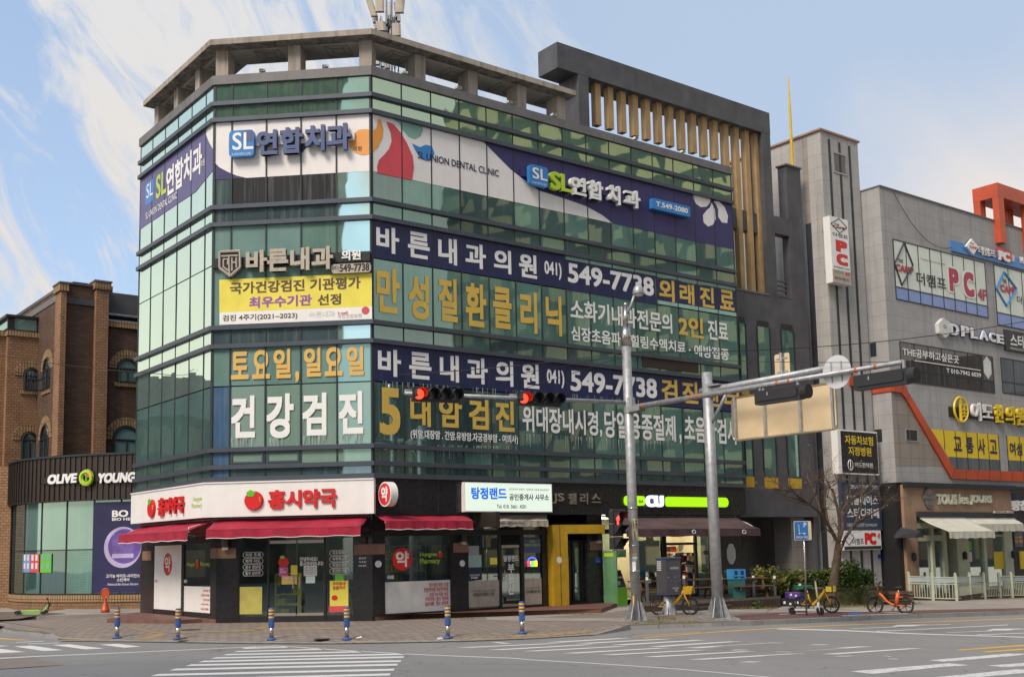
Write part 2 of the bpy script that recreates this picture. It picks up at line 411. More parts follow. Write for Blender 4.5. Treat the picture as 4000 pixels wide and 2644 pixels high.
# ---------------------------------------------------------------- mesh helpers
class MB:
    def __init__(s): s.v = []; s.f = []

    def add(s, vs, fs):
        n = len(s.v); s.v += [tuple(a) for a in vs]; s.f += [tuple(i + n for i in f) for f in fs]; return s

    def box(s, T, a, b):
        (x0, y0, z0), (x1, y1, z1) = a, b
        vs = [T(x, y, z) for z in (z0, z1) for x, y in ((x0, y0), (x1, y0), (x1, y1), (x0, y1))]
        return s.add(vs, [(0, 3, 2, 1), (4, 5, 6, 7), (0, 1, 5, 4), (1, 2, 6, 5), (2, 3, 7, 6), (3, 0, 4, 7)])

    def prism(s, T, poly, w0, w1):
        n = len(poly)
        vs = [T(u, v, w0) for u, v in poly] + [T(u, v, w1) for u, v in poly]
        fs = [tuple(range(n - 1, -1, -1)), tuple(range(n, 2 * n))] + [(i, (i + 1) % n, n + (i + 1) % n, n + i) for i in range(n)]
        return s.add(vs, fs)

    def poly(s, vs): return s.add(vs, [tuple(range(len(vs)))])

    def tube(s, pts, rad, n=8, cap=True):
        pts = [Vector(p) for p in pts]
        if not hasattr(rad, '__len__'): rad = [rad] * len(pts)
        vs = []; fs = []; a = None
        for i, p in enumerate(pts):
            t = (pts[min(i + 1, len(pts) - 1)] - pts[max(i - 1, 0)]).normalized()
            if a is None: a = t.orthogonal().normalized()
            a = (a - t * a.dot(t)); a = a.normalized() if a.length > 1e-6 else t.orthogonal().normalized()
            b = t.cross(a)
            for k in range(n):
                an = 2 * pi * k / n
                vs.append(p + (a * math.cos(an) + b * math.sin(an)) * rad[i])
        for i in range(len(pts) - 1):
            for k in range(n):
                k2 = (k + 1) % n
                fs.append((i * n + k, i * n + k2, (i + 1) * n + k2, (i + 1) * n + k))
        if cap: fs += [tuple(range(n - 1, -1, -1)), tuple(range((len(pts) - 1) * n, len(pts) * n))]
        return s.add(vs, fs)

    def lathe(s, prof, n=20, c=(0, 0, 0), T=None):
        T = T or (lambda x, y, z: (c[0] + x, c[1] + y, c[2] + z))
        vs = []; fs = []
        for r, z in prof:
            for k in range(n):
                vs.append(T(r * math.cos(2 * pi * k / n), r * math.sin(2 * pi * k / n), z))
        for i in range(len(prof) - 1):
            for k in range(n):
                k2 = (k + 1) % n
                fs.append((i * n + k, i * n + k2, (i + 1) * n + k2, (i + 1) * n + k))
        fs += [tuple(range(n - 1, -1, -1)), tuple(range((len(prof) - 1) * n, len(prof) * n))]
        return s.add(vs, fs)

    def text(s, T, st, u0, v0, u1, v1, w0, w1=None, bold=.03):
        vs, fs = glyphs(st, w1 is not None)
        b = bold
        xs = [v[0] for v in vs]; ys = [v[1] for v in vs]
        x0, x1, y0, y1 = min(xs) - b, max(xs) + b, min(ys) - b, max(ys) + b
        su = (u1 - u0) / (x1 - x0); sv = (v1 - v0) / (y1 - y0)
        n = math.ceil(2 * b / .07) + 1
        g = [-b + 2 * b * i / (n - 1) for i in range(n)] if b else [0]
        sh = [(x, y) for x in g for y in g]
        for k, (dx, dy) in enumerate(sh):
            e = k * .0028 / len(sh)
            o = []
            for x, y, z in vs:
                wz = w0 + e if w1 is None else (w0 - e if z < 0 else w1 + e)
                o.append(T(u0 + (x + dx - x0) * su, v0 + (y + dy - y0) * sv, wz))
            s.add(o, fs)
        return s

    def build(s, name, m, parent=None, smooth=False, recalc=True):
        org = ORG.get(parent.name, Vector()) if parent else None
        if parent is None:
            xs = [v[0] for v in s.v]; ys = [v[1] for v in s.v]; zs = [v[2] for v in s.v]
            org = Vector(((min(xs) + max(xs)) / 2, (min(ys) + max(ys)) / 2, min(zs)))
        me = bpy.data.meshes.new(name)
        me.from_pydata([(v[0] - org.x, v[1] - org.y, v[2] - org.z) for v in s.v], [], s.f)
        if recalc:
            bm = bmesh.new(); bm.from_mesh(me); bmesh.ops.recalc_face_normals(bm, faces=bm.faces); bm.to_mesh(me); bm.free()
        me.materials.append(G[m] if isinstance(m, str) else m)
        if smooth: me.polygons.foreach_set('use_smooth', [True] * len(me.polygons))
        o = bpy.data.objects.new(name, me); COL.objects.link(o)
        if parent: o.parent = parent
        else: o.location = org
        ORG[o.name] = org
        return o


ORG = {}
_GL = {}


def glyphs(st, ext):
    k = (st, ext)
    if k not in _GL:
        c = bpy.data.curves.new('t', 'FONT'); c.body = st; c.size = 1; c.resolution_u = 4
        if ext: c.extrude = .5
        else: c.fill_mode = 'FRONT'
        o = bpy.data.objects.new('t', c); COL.objects.link(o)
        me = bpy.data.meshes.new_from_object(o.evaluated_get(bpy.context.evaluated_depsgraph_get()))
        _GL[k] = ([tuple(v.co) for v in me.vertices], [tuple(p.vertices) for p in me.polygons])
        bpy.data.objects.remove(o); bpy.data.meshes.remove(me); bpy.data.curves.remove(c)
    return _GL[k]


def T0(x, y, z): return (x, y, z)


def thing(name, label, cat, loc=(0, 0, 0), group=None):
    o = bpy.data.objects.new(name, None); COL.objects.link(o); o.location = loc; o.empty_display_size = .2
    o['label'] = label; o['category'] = cat
    if group: o['group'] = group
    ORG[o.name] = Vector(loc)
    return o


def tag(o, label, cat, group=None):
    o['label'] = label; o['category'] = cat
    if group: o['group'] = group
    return o


def kind(o, k): o['kind'] = k; return o


def dup(o, loc, rot=None, label=None, root=True):
    r = o.copy(); COL.objects.link(r)
    if root:
        r.location = loc
        if rot is not None: r.rotation_euler = rot
        if label: r['label'] = label
    for ch in list(o.children):
        c = dup(ch, None, root=False); c.parent = r
    return r


def fbox(f, mb, zf, a, b, w, w0, w1):
    """a box on face f from two picture corners a, b measured on the plane w"""
    u0, v1 = f.uv(*zf(*a), w); u1, v0 = f.uv(*zf(*b), w)
    return mb.box(f.P, (u0, v0, w0), (u1, v1, w1))


def ftext(f, mb, zf, st, a, b, w, w1=None, bold=.03):
    u0, v1 = f.uv(*zf(*a), w if w1 is None else w1); u1, v0 = f.uv(*zf(*b), w if w1 is None else w1)
    return mb.text(f.P, st, u0, v0, u1, v1, w, w1, bold)


def fpoly(f, mb, zf, pts, w, w1=None):
    p = [f.uv(*zf(*q), w if w1 is None else w1) for q in pts]
    if w1 is None: return mb.poly([f.P(u, v, w) for u, v in p])
    return mb.prism(f.P, p, w, w1)


def disc(mb, T, u, v, ru, rv, w0, w1, n=32, a0=0., a1=2 * pi):
    return mb.prism(T, [(u + ru * math.cos(a0 + (a1 - a0) * k / n), v + rv * math.sin(a0 + (a1 - a0) * k / n)) for k in range(n)], w0, w1)


def rrect(u0, v0, u1, v1, r, n=5):
    p = []
    for cx, cy, a in ((u1 - r, v1 - r, 0), (u0 + r, v1 - r, 90), (u0 + r, v0 + r, 180), (u1 - r, v0 + r, 270)):
        for k in range(n + 1):
            an = math.radians(a + 90 * k / n); p.append((cx + r * math.cos(an), cy + r * math.sin(an)))
    return p


# ================================================================ the ground
RZ = -.13
mb = MB(); xs = [-160, -60, X0, 60, 200]; ys = [-60, 20, 60, 300]
for i in range(4):
    for j in range(3):
        mb.poly([(x, y, gz(x) + RZ) for x, y in ((xs[i], ys[j]), (xs[i + 1], ys[j]), (xs[i + 1], ys[j + 1]), (xs[i], ys[j + 1]))])
kind(mb.build('road', 'asphalt', recalc=False), 'structure')

BACK = Vector((-.611, .791, 0))
# front edge of the pavement, as (picture x, y, height above the pavement datum)
edge = [(8, 2452, 0), (60, 2462, 0), (150, 2468, 0), (172, 2473, 0), (225, 2494, -.115), (420, 2503, -.115), (700, 2508, -.115), (1000, 2512, -.115), (1300, 2513, -.115),
        (1600, 2508, -.115), (1850, 2502, -.115), (2080, 2493, -.115), (2330, 2478, -.115), (2462, 2441, 0), (2620, 2434, 0), (2780, 2429, 0), (2942, 2424, 0),
        (3200, 2414, 0), (3457, 2402, 0), (3760, 2393, 0), (4000, 2385, 0)]
E0 = [gp(*p) for p in edge]
d = (E0[-1] - E0[-2]).normalized(); d.z = 0
far = E0[-1] + d * 60; far.z = gz(far.x); E0.append(far)
E1 = []
for p in E0:
    q = p + Vector((0, 1.15, 0)); q.z = gz(q.x); E1.append(q)
E1[0] = E0[0] + Vector((-.3, .9, 0))
E2 = [p + BACK * 2.2 for p in E1]; E3 = [p + BACK * 120 for p in E1]
mb = MB()
for a, b in ((E0, E1), (E1, E2), (E2, E3)):
    for i in range(len(a) - 1):
        q = [a[i], a[i + 1], b[i + 1], b[i]]
        for v in q[2:]: v.z = gz(v.x) if a is not E0 else v.z
        mb.poly(q)
kind(mb.build('pavement', 'paver', recalc=False), 'structure')
# raised kerbs: left corner and the long right-hand one
mb = MB()


def kerb(pts, wid=.16):
    for i in range(len(pts) - 1):
        a, b = pts[i], pts[i + 1]
        n = Vector((-(b - a).y, (b - a).x, 0)).normalized() * wid
        for v in (a, b): pass
        A0, B0 = Vector((a.x, a.y, gz(a.x) + RZ - .1)), Vector((b.x, b.y, gz(b.x) + RZ - .1))
        A1, B1 = a + Vector((0, 0, .012)), b + Vector((0, 0, .012))
        o = n * .08
        mb.add([A0 - o, B0 - o, B1, A1, A0 + n, B0 + n, B1 + n, A1 + n], [(0, 1, 2, 3), (3, 2, 6, 7), (7, 6, 5, 4), (0, 3, 7, 4), (1, 5, 6, 2)])


kerb(E0[0:5]); kerb(E0[12:])
kind(mb.build('kerb', 'kerb'), 'structure')
# far-left pavement in front of the brick building
W0 = [gp(-420, 2436, .1), gp(-120, 2428, .02), gp(60, 2419, 0), gp(152, 2405, .12), gp(417, 2395, .12), gp(640, 2386, .12)]
mb = MB()
W1 = [p + Vector((-8, 40, .0)) for p in W0]
for i in range(len(W0) - 1):
    mb.poly([W0[i], W0[i + 1], W1[i + 1], W1[i]])
    a, b = W0[i], W0[i + 1]
    mb.poly([Vector((a.x, a.y, RZ - .1)), Vector((b.x, b.y, RZ - .1)), b, a])
kind(mb.build('side_street_pavement', 'cement', recalc=False), 'structure')
mb = MB()
mb.poly([p + Vector((0, 0, .008)) for p in (gp(-300, 2432, .06), gp(70, 2417, .06), gp(130, 2406, .12), gp(260, 2396, .125), gp(150, 2390, .125), gp(-300, 2386, .12))])
kind(mb.build('bare_soil_ground', 'soil', recalc=False), 'structure')


from mathutils.bvhtree import BVHTree
_q = MB()
for a_, b_ in ((E0, E1), (E1, E2), (E2, E3)):
    for i_ in range(len(a_) - 1): _q.poly([a_[i_], a_[i_ + 1], b_[i_ + 1], b_[i_]])
_bvh = BVHTree.FromPolygons(_q.v, _q.f)


def onp(x, y, dz=.006):
    """the point of the pavement seen at a picture point"""
    h = _bvh.ray_cast(Vector((0, 0, H)), Vector(ray(x, y)))[0]
    return (h if h is not None else gp(x, y, -.117)) + Vector((0, 0, dz))


def paved(name, polys, m, dz=.006):
    b = MB()
    for p in polys:
        # cut long pieces so that they follow the ramp of the pavement
        n = 10; a0, a1, a2, a3 = p if len(p) == 4 else (p[0], p[1], p[2], p[3])
        for i in range(n):
            for j in range(3):
                L2 = lambda s, t: ((a0[0] * (1 - s) + a1[0] * s) * (1 - t) + (a3[0] * (1 - s) + a2[0] * s) * t, (a0[1] * (1 - s) + a1[1] * s) * (1 - t) + (a3[1] * (1 - s) + a2[1] * s) * t)
                b.poly([onp(*L2(s, t), dz) for s, t in ((i / n, j / 3), ((i + 1) / n, j / 3), ((i + 1) / n, (j + 1) / 3), (i / n, (j + 1) / 3))])
    return kind(b.build(name, m, recalc=False), 'structure')


def sheet(name, polys, m, dz):
    b = MB()
    for p in polys: b.poly([gp(x, y, dz) for x, y in p])
    return kind(b.build(name, m, recalc=False), 'structure')


def band(pts, t):
    """a line of picture points and a thickness in picture rows"""
    t = t if hasattr(t, '__len__') else [t] * len(pts)
    return [[(pts[i][0], pts[i][1] - t[i] / 2), (pts[i + 1][0], pts[i + 1][1] - t[i + 1] / 2), (pts[i + 1][0], pts[i + 1][1] + t[i + 1] / 2), (pts[i][0], pts[i][1] + t[i] / 2)] for i in range(len(pts) - 1)]


z1 = zm(0, 2350, 2.372); z2 = zm(900, 2380, 2.1564); z3 = zm(1900, 2350, 2.1564); z4 = zm(2900, 2350, 2.1564)
mp = lambda z, ps: [z(*p) for p in ps]
PW = []
for p in ([(918, 393), (1090, 387), (1310, 412), (1150, 422)], [(485, 397), (640, 390), (965, 430), (790, 438)], [(123, 410), (290, 403), (587, 445), (405, 453)],
          [(-200, 442), (-20, 430), (235, 462), (0, 472)], [(-260, 410), (-120, 395), (90, 407), (-60, 415)]): PW.append(mp(z1, p))
for a, b in (((150, 374), (405, 362)), ((258, 386), (545, 379))): PW += band(mp(z1, [a, b]), 1.6)
PW += band(mp(z1, [(-100, 524), (0, 520), (290, 505), (1400, 458), (2260, 419), (2372, 412)]), [3.2, 3.2, 2.8, 2, 1.6, 1.5])
left = [(100, 326), (25, 352), (-69, 378), (-168, 406), (-272, 435), (-382, 466), (-517, 503), (-672, 549), (-840, 600)]
rig = [(495, 313), (780, 332), (1108, 353), (1482, 373), (1465, 397), (1440, 431), (1411, 461), (1383, 503), (1350, 543)]
for i, (a, b) in enumerate(zip(left, rig)):
    t = 7.5 + i * 1.15
    PW.append(mp(z2, [(a[0], a[1] + t * .55), (a[0] + 34 + i * 4, a[1] - t * .55), (b[0], b[1] - t * .5), (b[0] - 8, b[1] + t * .6)]))
PW += band(mp(z2, [(100, 322), (385, 304), (500, 311), (780, 330), (1000, 345), (1480, 372), (1900, 390), (2372, 407)]) + mp(z3, [(400, 488), (900, 515), (1640, 565), (2372, 631), (2700, 662)]), 2.2)
st = [(-260, 383, 640, 347, 1), (5, 402, 935, 357, 1), (300, 413, 1215, 371, 1), (625, 431, 1560, 385, 1), (945, 444, 1880, 402, 1), (1310, 461, 2275, 414, 1), (1690, 483, 2690, 433, 1), (2110, 506, 3110, 452, 1),
      (490, 339, 1225, 303, .9), (750, 348, 1565, 310, .9), (1040, 361, 1870, 319, 1), (1360, 374, 2160, 331, 1), (1660, 386, 2510, 342, 1), (2030, 405, 2900, 356, 1), (2415, 420, 3260, 373, 1), (2815, 438, 3680, 389, 1)]
for xl, yl, xr, yr, k in st:
    PW.append(mp(z3, [(xl, yl), (xl + 130, yl + 1), (xr, yr), (xr - 130 * k, yr + 1)]))
PW.append(mp(z3, [(40, 338), (110, 338), (212, 350), (140, 350)]))
PW += band(mp(z4, [(290, 225), (870, 240), (1340, 263), (1800, 278), (2372, 296)]), [3.4, 3.2, 3, 3, 3]) + band(mp(z4, [(1130, 247), (2240, 192)]), 2.1) + band(mp(z4, [(1980, 276), (2372, 261)]), 2.2)
for o_ in ((0, 0), (800, 40)):
    f_ = lambda p: mp(z4, [(x + o_[0], y + o_[1] - (6 if o_[0] else 0)) for x, y in p])
    PW.append(f_([(910, 222), (1300, 207), (1300, 211), (930, 224)])); PW.append(f_([(1250, 206), (1310, 192), (1560, 189), (1440, 204)])); PW.append(f_([(1500, 193), (1755, 186), (1755, 189), (1500, 197)]))
sheet('white_road_markings', PW, 'pw', RZ + .004)
PWW = [mp(z4, p) for p in ([(1570, 490), (1700, 502), (2300, 452), (2420, 434), (2230, 434)], [(905, 583), (1100, 605), (1700, 545), (1925, 531), (1740, 515)], [(2060, 535), (2220, 549), (2700, 512), (2500, 503)],
                               [(1540, 640), (1700, 660), (2600, 575), (2300, 566)], [(1180, 449), (1190, 452), (1250, 461), (1250, 457)], [(1230, 474), (1310, 479), (1310, 483), (1230, 478)])]
sheet('worn_road_markings', PWW, 'pww', RZ + .004)
PY = band(mp(z4, [(-830, 300), (-480, 272), (-120, 245), (0, 237), (800, 196), (2372, 139), (2700, 128)]), [2.4, 2.4, 2.6, 2.8, 2.8, 2.6, 2.6])
PY += band(mp(z3, [(1230, 290), (1560, 268), (1800, 256)]), 1.6)
PY += [mp(z4, p) for p in ([(1780, 403), (1850, 407), (2372, 371), (2700, 350), (2700, 340), (2372, 359)], [(2000, 418), (2080, 423), (2372, 404), (2700, 384), (2700, 374), (2372, 391)])]
PY += band(mp(z1, [(-100, 324), (0, 337), (140, 348), (270, 354)]), [5, 5, 3.5, 2])
PY += band(mp(z2, [(480, 304), (920, 297)]), 1.1)
sheet('yellow_road_markings', PY, 'py', RZ + .004)
sheet('brown_road_surface', [mp(z1, [(-100, 492), (150, 483), (290, 507), (430, 545), (625, 580), (300, 606), (-100, 632)])], 'asphalt2', RZ + .002)
sheet('smooth_road_strip', [mp(z1, [(640, 578), (2260, 512), (2600, 640), (1400, 830), (-300, 830), (-300, 640)])], 'asphaltd', RZ + .002)
sheet('driveway_road', [[(-200, 2446), (0, 2424), (150, 2422), (417, 2411), (417, 2428), (215, 2432), (40, 2446)]], 'asphaltd', RZ + .003)
# yellow guide tiles, apron, red lane and cement strips on the pavement
paved('yellow_tactile_pavement', [mp(z1, p) for p in ([(560, 348), (1240, 356), (1240, 369), (560, 362)], [(1240, 356), (1845, 357), (1845, 372), (1240, 369)], [(1240, 350), (1470, 292), (1570, 292), (1380, 352)],
                                             [(1150, 234), (1230, 232), (1520, 292), (1430, 292)], [(1560, 282), (2372, 258), (2372, 270), (1580, 292)], [(2300, 262), (2450, 218), (2520, 218), (2400, 262)])]
      + [mp(z2, [(180, 160), (960, 152), (960, 163), (180, 172)]), mp(z2, [(1000, 265), (1700, 257), (1700, 272), (1000, 277)]), mp(z2, [(1700, 257), (2372, 226), (2372, 239), (1700, 272)])]
      + [mp(z3, [(0, 297), (560, 264), (560, 284), (0, 311)]), mp(z3, [(560, 264), (830, 236), (890, 254), (560, 284)])], 'tactile')
paved('flush_kerb', [[(x0, y0 - 5), (x1, y1 - 5), (x1, y1 - .6), (x0, y0 - .6)] for (x0, y0, _a), (x1, y1, _b) in zip(edge[4:12], edge[5:13])], 'kerb', .008)
sheet('entrance_pavement', [mp(z2, [(-290, 100), (-120, 66), (1160, 78), (1200, 86), (700, 96), (0, 108)])], 'apron', .008)
sheet('cement_pavement', [mp(z3, [(0, 128), (970, 88), (1400, 70), (1900, 62), (2372, 60), (2372, 92), (1900, 100), (1150, 165), (880, 158), (330, 160), (0, 148)]),
                           [(2350, 2390), (2290, 2350), (2480, 2350), (2540, 2378)],
                           [(2985, 2392), (3100, 2352), (4200, 2335), (4200, 2370), (3540, 2384), (3080, 2393)]], 'cement', .006)
sheet('red_cycle_path', [[(2790, 2414), (2890, 2401), (3060, 2391), (3540, 2383), (4300, 2367), (4300, 2376), (3760, 2388), (3200, 2408), (2940, 2419)]], 'paverR', .009)
sheet('white_path_lines', band([(3045, 2398), (3270, 2386), (3400, 2386), (3560, 2394)], 1.6) + band([(3290, 2403), (3560, 2394)], 1.6), 'pw', .012)
sheet('blue_road_marking', [[(3310, 2392), (3345, 2391), (3375, 2397), (3320, 2399)]], 'blue', .012)


# ================================================================ the glass corner building
def isect(f1, w1, f2, w2):
    a = Vector(f1.P(0, 0, w1)); b = Vector(f2.P(0, 0, w2)); d1, d2 = f1.d, f2.d
    den = d1[0] * d2[1] - d1[1] * d2[0]; e = b - a
    t = (e.x * d2[1] - e.y * d2[0]) / den
    return (a.x + d1[0] * t, a.y + d1[1] * t)


def urange(w):
    """u range of each face between its corners when offset by w"""
    q1 = isect(FL, w, FF, w); q2 = isect(FF, w, FR, w)
    fu = lambda f, q: (q[0] - f.o[0]) * f.d[0] + (q[1] - f.o[1]) * f.d[1]
    return {FL: (0., fu(FL, q1)), FF: (fu(FF, q1), fu(FF, q2)), FR: (fu(FR, q2), LR)}


B = thing('glass_building', 'corner building with teal glass curtain wall, black stone ground floor and concrete roof canopy', 'building', (_c2[0], _c2[1], 0))
LV = [17.58, 17.0, 13.93, 13.33, 9.78, 9.15, 5.68, 5.11, 4.72]
FACES = (FL, FF, FR)


def ring(mb, w0, w1, z0, z1, r0=None):
    """a band of wall round the three faces"""
    a = [FL.P(0, 0, w1)[:2], isect(FL, w1, FF, w1), isect(FF, w1, FR, w1), FR.P(LR, 0, w1)[:2]]
    b = [FL.P(0, 0, w0)[:2], isect(FL, w0, FF, w0), isect(FF, w0, FR, w0), FR.P(LR, 0, w0)[:2]]
    vs = [(*p, z) for z in (z0, z1) for p in a + b]
    fs = []
    for i in range(3):
        fs += [(i, i + 1, 9 + i, 8 + i), (4 + i, 5 + i, 13 + i, 12 + i), (i, i + 1, 5 + i, 4 + i), (8 + i, 9 + i, 13 + i, 12 + i)]
    fs += [(0, 4, 12, 8), (3, 7, 15, 11)]
    return mb.add(vs, fs)


def plan(w):
    q = [FL.P(0, 0, w)[:2], isect(FL, w, FF, w), isect(FF, w, FR, w), FR.P(LR, 0, w)[:2]]
    k = (q[0][0] - q[3][0]) * BACK.x + (q[0][1] - q[3][1]) * BACK.y
    return q + [(q[3][0] + BACK.x * k, q[3][1] + BACK.y * k)]


mb = MB(); pl = plan(-.32)
mb.prism(T0, pl, 3.5, 18.15)
mb.build('core_wall', 'mull', B)
mb = MB()
for z in LV[:8]: ring(mb, -.2, 0., z - .10, z + .045)
mb.build('ledge', 'fin', B)
mb = MB(); ring(mb, -.34, -.02, 4.60, 4.76); mb.build('lower_ledge', 'fin', B)
mb = MB(); ring(mb, -.5, -.04, 18.24, 18.56); mb.build('parapet', 'cap', B)

# columns of panes
uw = urange(-.12)
zA = zm(0, 1000, 1.96); z5 = zm(700, 1200, 1.96); zR = zm(1400, 300, 1.5813); zR2 = zm(1400, 1000, 1.5813); z_f3 = zm(500, 0, 1.96); z_f4 = zm(500, 700, 2.372)
colL = [0.] + [FL.uv(*zA(x, 420), -.12)[0] for x in (1150, 1247, 1347, 1452, 1562)] + [uw[FL][1]]
colF = [uw[FF][0]] + [FF.uv(*z5(x, 420), -.12)[0] for x in (391, 661, 932, 1208)] + [uw[FF][1]]
colR = [uw[FR][0] + (LR - uw[FR][0]) * k / 15 for k in range(16)]
j4 = FF.uv(834, 576.5, -.12)[1]; j3 = FF.uv(*z_f4(780, 800), -.12)[1]; j2 = FR.uv(1460, 1489, -.12)[1]
zprint = FF.uv(834, 703, -.12)[1]
ROWS = [(18.24, LV[0]), (LV[0], LV[1]), (LV[2], LV[3]), (LV[4], LV[5]), (LV[6], LV[7]), (LV[7], LV[8])]
STO = [(LV[1], j4, LV[2]), (LV[3], j3, LV[4]), (LV[5], j2, LV[6])]
random.seed(5)


def win(f, u0, u1, z1, zj, z0, m1, m2):
    mb = MB(); g = .022
    # every pane sits a little differently in its frame, so each mirrors the street at its own angle
    for va, vb in ((zj + .02, z1 - .09), (z0 + .04, zj - .02)):
        ta, tb, tcx = (random.uniform(-.006, .006) for _ in range(3)); uc_, vc_ = (u0 + u1) / 2, (va + vb) / 2
        mb.box(lambda u, v, w: f.P(u, v, w if w < -.15 else w - .007 + ta * (u - uc_) + tb * (v - vc_) + tcx * (u - uc_) * (v - vc_)), (u0 + g, va, -.2), (u1 - g, vb, -.12))
    o = mb.build('window', m1, B)
    if m2 != m1:
        o.data.materials.append(G[m2])
        for p in o.data.polygons: p.material_index = 0 if p.index < 6 else 1
    return o


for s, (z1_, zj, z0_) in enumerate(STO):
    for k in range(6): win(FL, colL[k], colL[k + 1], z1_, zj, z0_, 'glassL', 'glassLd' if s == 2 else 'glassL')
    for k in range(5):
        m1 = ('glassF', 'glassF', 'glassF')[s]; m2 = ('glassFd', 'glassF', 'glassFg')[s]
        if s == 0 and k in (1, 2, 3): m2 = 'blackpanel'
        if s == 0 and k == 4: m2 = 'glassL'  # paler, shinier glass stands in for sky mirrored in the last column
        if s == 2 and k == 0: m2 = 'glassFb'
        if s == 1 and k == 4: m1 = m2 = 'glassL'  # same painted sky reflection one storey down
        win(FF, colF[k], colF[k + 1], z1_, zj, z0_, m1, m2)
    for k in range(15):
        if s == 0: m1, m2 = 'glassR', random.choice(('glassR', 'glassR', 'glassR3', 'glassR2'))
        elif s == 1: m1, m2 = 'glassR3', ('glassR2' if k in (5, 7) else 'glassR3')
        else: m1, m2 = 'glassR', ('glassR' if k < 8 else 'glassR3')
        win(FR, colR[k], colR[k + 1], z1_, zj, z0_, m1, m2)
for i, (za, zb) in enumerate(ROWS):
    for f, cols in ((FL, colL), (FF, colF), (FR, colR)):
        groups = []
        for k in range(len(cols) - 1):
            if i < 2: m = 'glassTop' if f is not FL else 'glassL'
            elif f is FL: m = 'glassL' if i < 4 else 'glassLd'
            elif f is FF: m = ('glassFb' if k == 0 else 'glassFg') if i == 4 else ('glassFb' if k == 0 and i == 5 else 'glassL' if k == 4 and i < 4 else 'glassFd')  # pale panes of the last column carry the painted sky reflection too
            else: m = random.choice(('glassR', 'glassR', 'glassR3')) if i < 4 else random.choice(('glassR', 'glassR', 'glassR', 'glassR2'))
            if groups and groups[-1][0] == m: b = groups[-1][1]
            else: b = MB(); groups.append((m, b))
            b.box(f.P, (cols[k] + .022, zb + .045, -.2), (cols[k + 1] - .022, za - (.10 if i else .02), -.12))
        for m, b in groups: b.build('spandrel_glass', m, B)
# mullions
for f, cols in ((FL, colL), (FF, colF), (FR, colR)):
    mb = MB()
    for k, u in enumerate(cols):
        wd = .045 if (f is FL or 0 < k < len(cols) - 1) else .06
        u_ = min(max(u, cols[0] + .03), cols[-1] - .03)
        for za, zb in ((18.24, 17.63), (17.47, 17.05), (16.89, 13.98), (13.82, 13.38), (13.22, 9.83), (9.67, 9.2), (9.04, 5.73), (5.57, 5.16), (5.0, 4.77)):
            mb.box(f.P, (u_ - wd / 2, zb, -.205), (u_ + wd / 2, za, -.084 if f is FF else -.108))
    mb.build('mullion', 'mull', B)
mb = MB()
for u in colF[2:4]:
    pass
for k in (2, 3):
    u0, u1 = colF[k - 1 + 0] + .05, colF[k] - .05
    for a, b in (((u0, 5.19), (u1, 5.25)), ((u0, 5.50), (u1, 5.56)), ((u0, 5.25), (u0 + .06, 5.50)), ((u1 - .06, 5.25), (u1, 5.50))):
        mb.box(FF.P, (a[0], a[1], -.12), (b[0], b[1], -.085))
mb.build('vent_frame', 'fin', B)

# ---- printed upper band of the dental clinic
w0 = -.118
mb = MB()
mb.poly([FF.P(uw[FF][0], zprint, w0), FF.P(uw[FF][1], zprint, w0), FF.P(uw[FF][1], 16.89, w0), FF.P(uw[FF][0], 16.89, w0)])
mb.build('printed_panel', 'white', B); mb = MB()
ub = FR.uv(*zR(1572, 913), w0)
mb.poly([FR.P(uw[FR][0], zprint, w0), FR.P(ub[0], zprint, w0), FR.P(ub[0], 16.89, w0), FR.P(uw[FR][0], 16.89, w0)])
mb.build('printed_panel', 'white', B); mb = MB()
lw = [FL.uv(*z_f3(x, y), w0) for x, y in ((590, 985), (600, 1040), (620, 1090), (648, 1140))]
mb.poly([FL.P(u, v, w0) for u, v in [(lw[0][0], 16.89)] + lw[1:] + [(uw[FL][1], lw[-1][1] - .05), (uw[FL][1], 16.89)]])
mb.build('printed_panel', 'white', B)
mb = MB(); zb_ = zprint
cv_ = [FR.uv(*zR(x, y), w0 + .005) for x, y in ((775, 393), (850, 482), (940, 572), (1040, 650), (1115, 703), (1270, 752), (1400, 797), (1500, 850), (1572, 913))]
cv_[0] = (cv_[0][0], 16.89); cv_[-1] = (cv_[-1][0], zb_)
mb.poly([FR.P(u, v, w0 + .005) for u, v in cv_ + [(LR, zb_), (LR, 16.89)]])
mb.build('printed_panel', 'navy2', B); mb = MB()
tri = [FF.uv(*z_f3(x, y), w0 + .005) for x, y in ((700, 1283), (760, 1315), (830, 1345), (905, 1365))]
mb.poly([FF.P(u, v, w0 + .005) for u, v in [(uw[FF][0], zb_), (uw[FF][0], tri[0][1] + .22)] + tri[:-1] + [(tri[-1][0], zb_)]])
mb.build('printed_panel', 'navy2', B)
mb = MB()
mb.poly([FL.P(u, v, w0 + .003) for u, v in [(0, zb_), (0, 16.89), (lw[0][0], 16.89)] + lw[1:] + [(uw[FL][1], lw[-1][1] - .05), (uw[FL][1], zb_ + .35), (uw[FL][1] - 1.6, zb_)]])
mb.build('printed_panel', 'navyL', B)
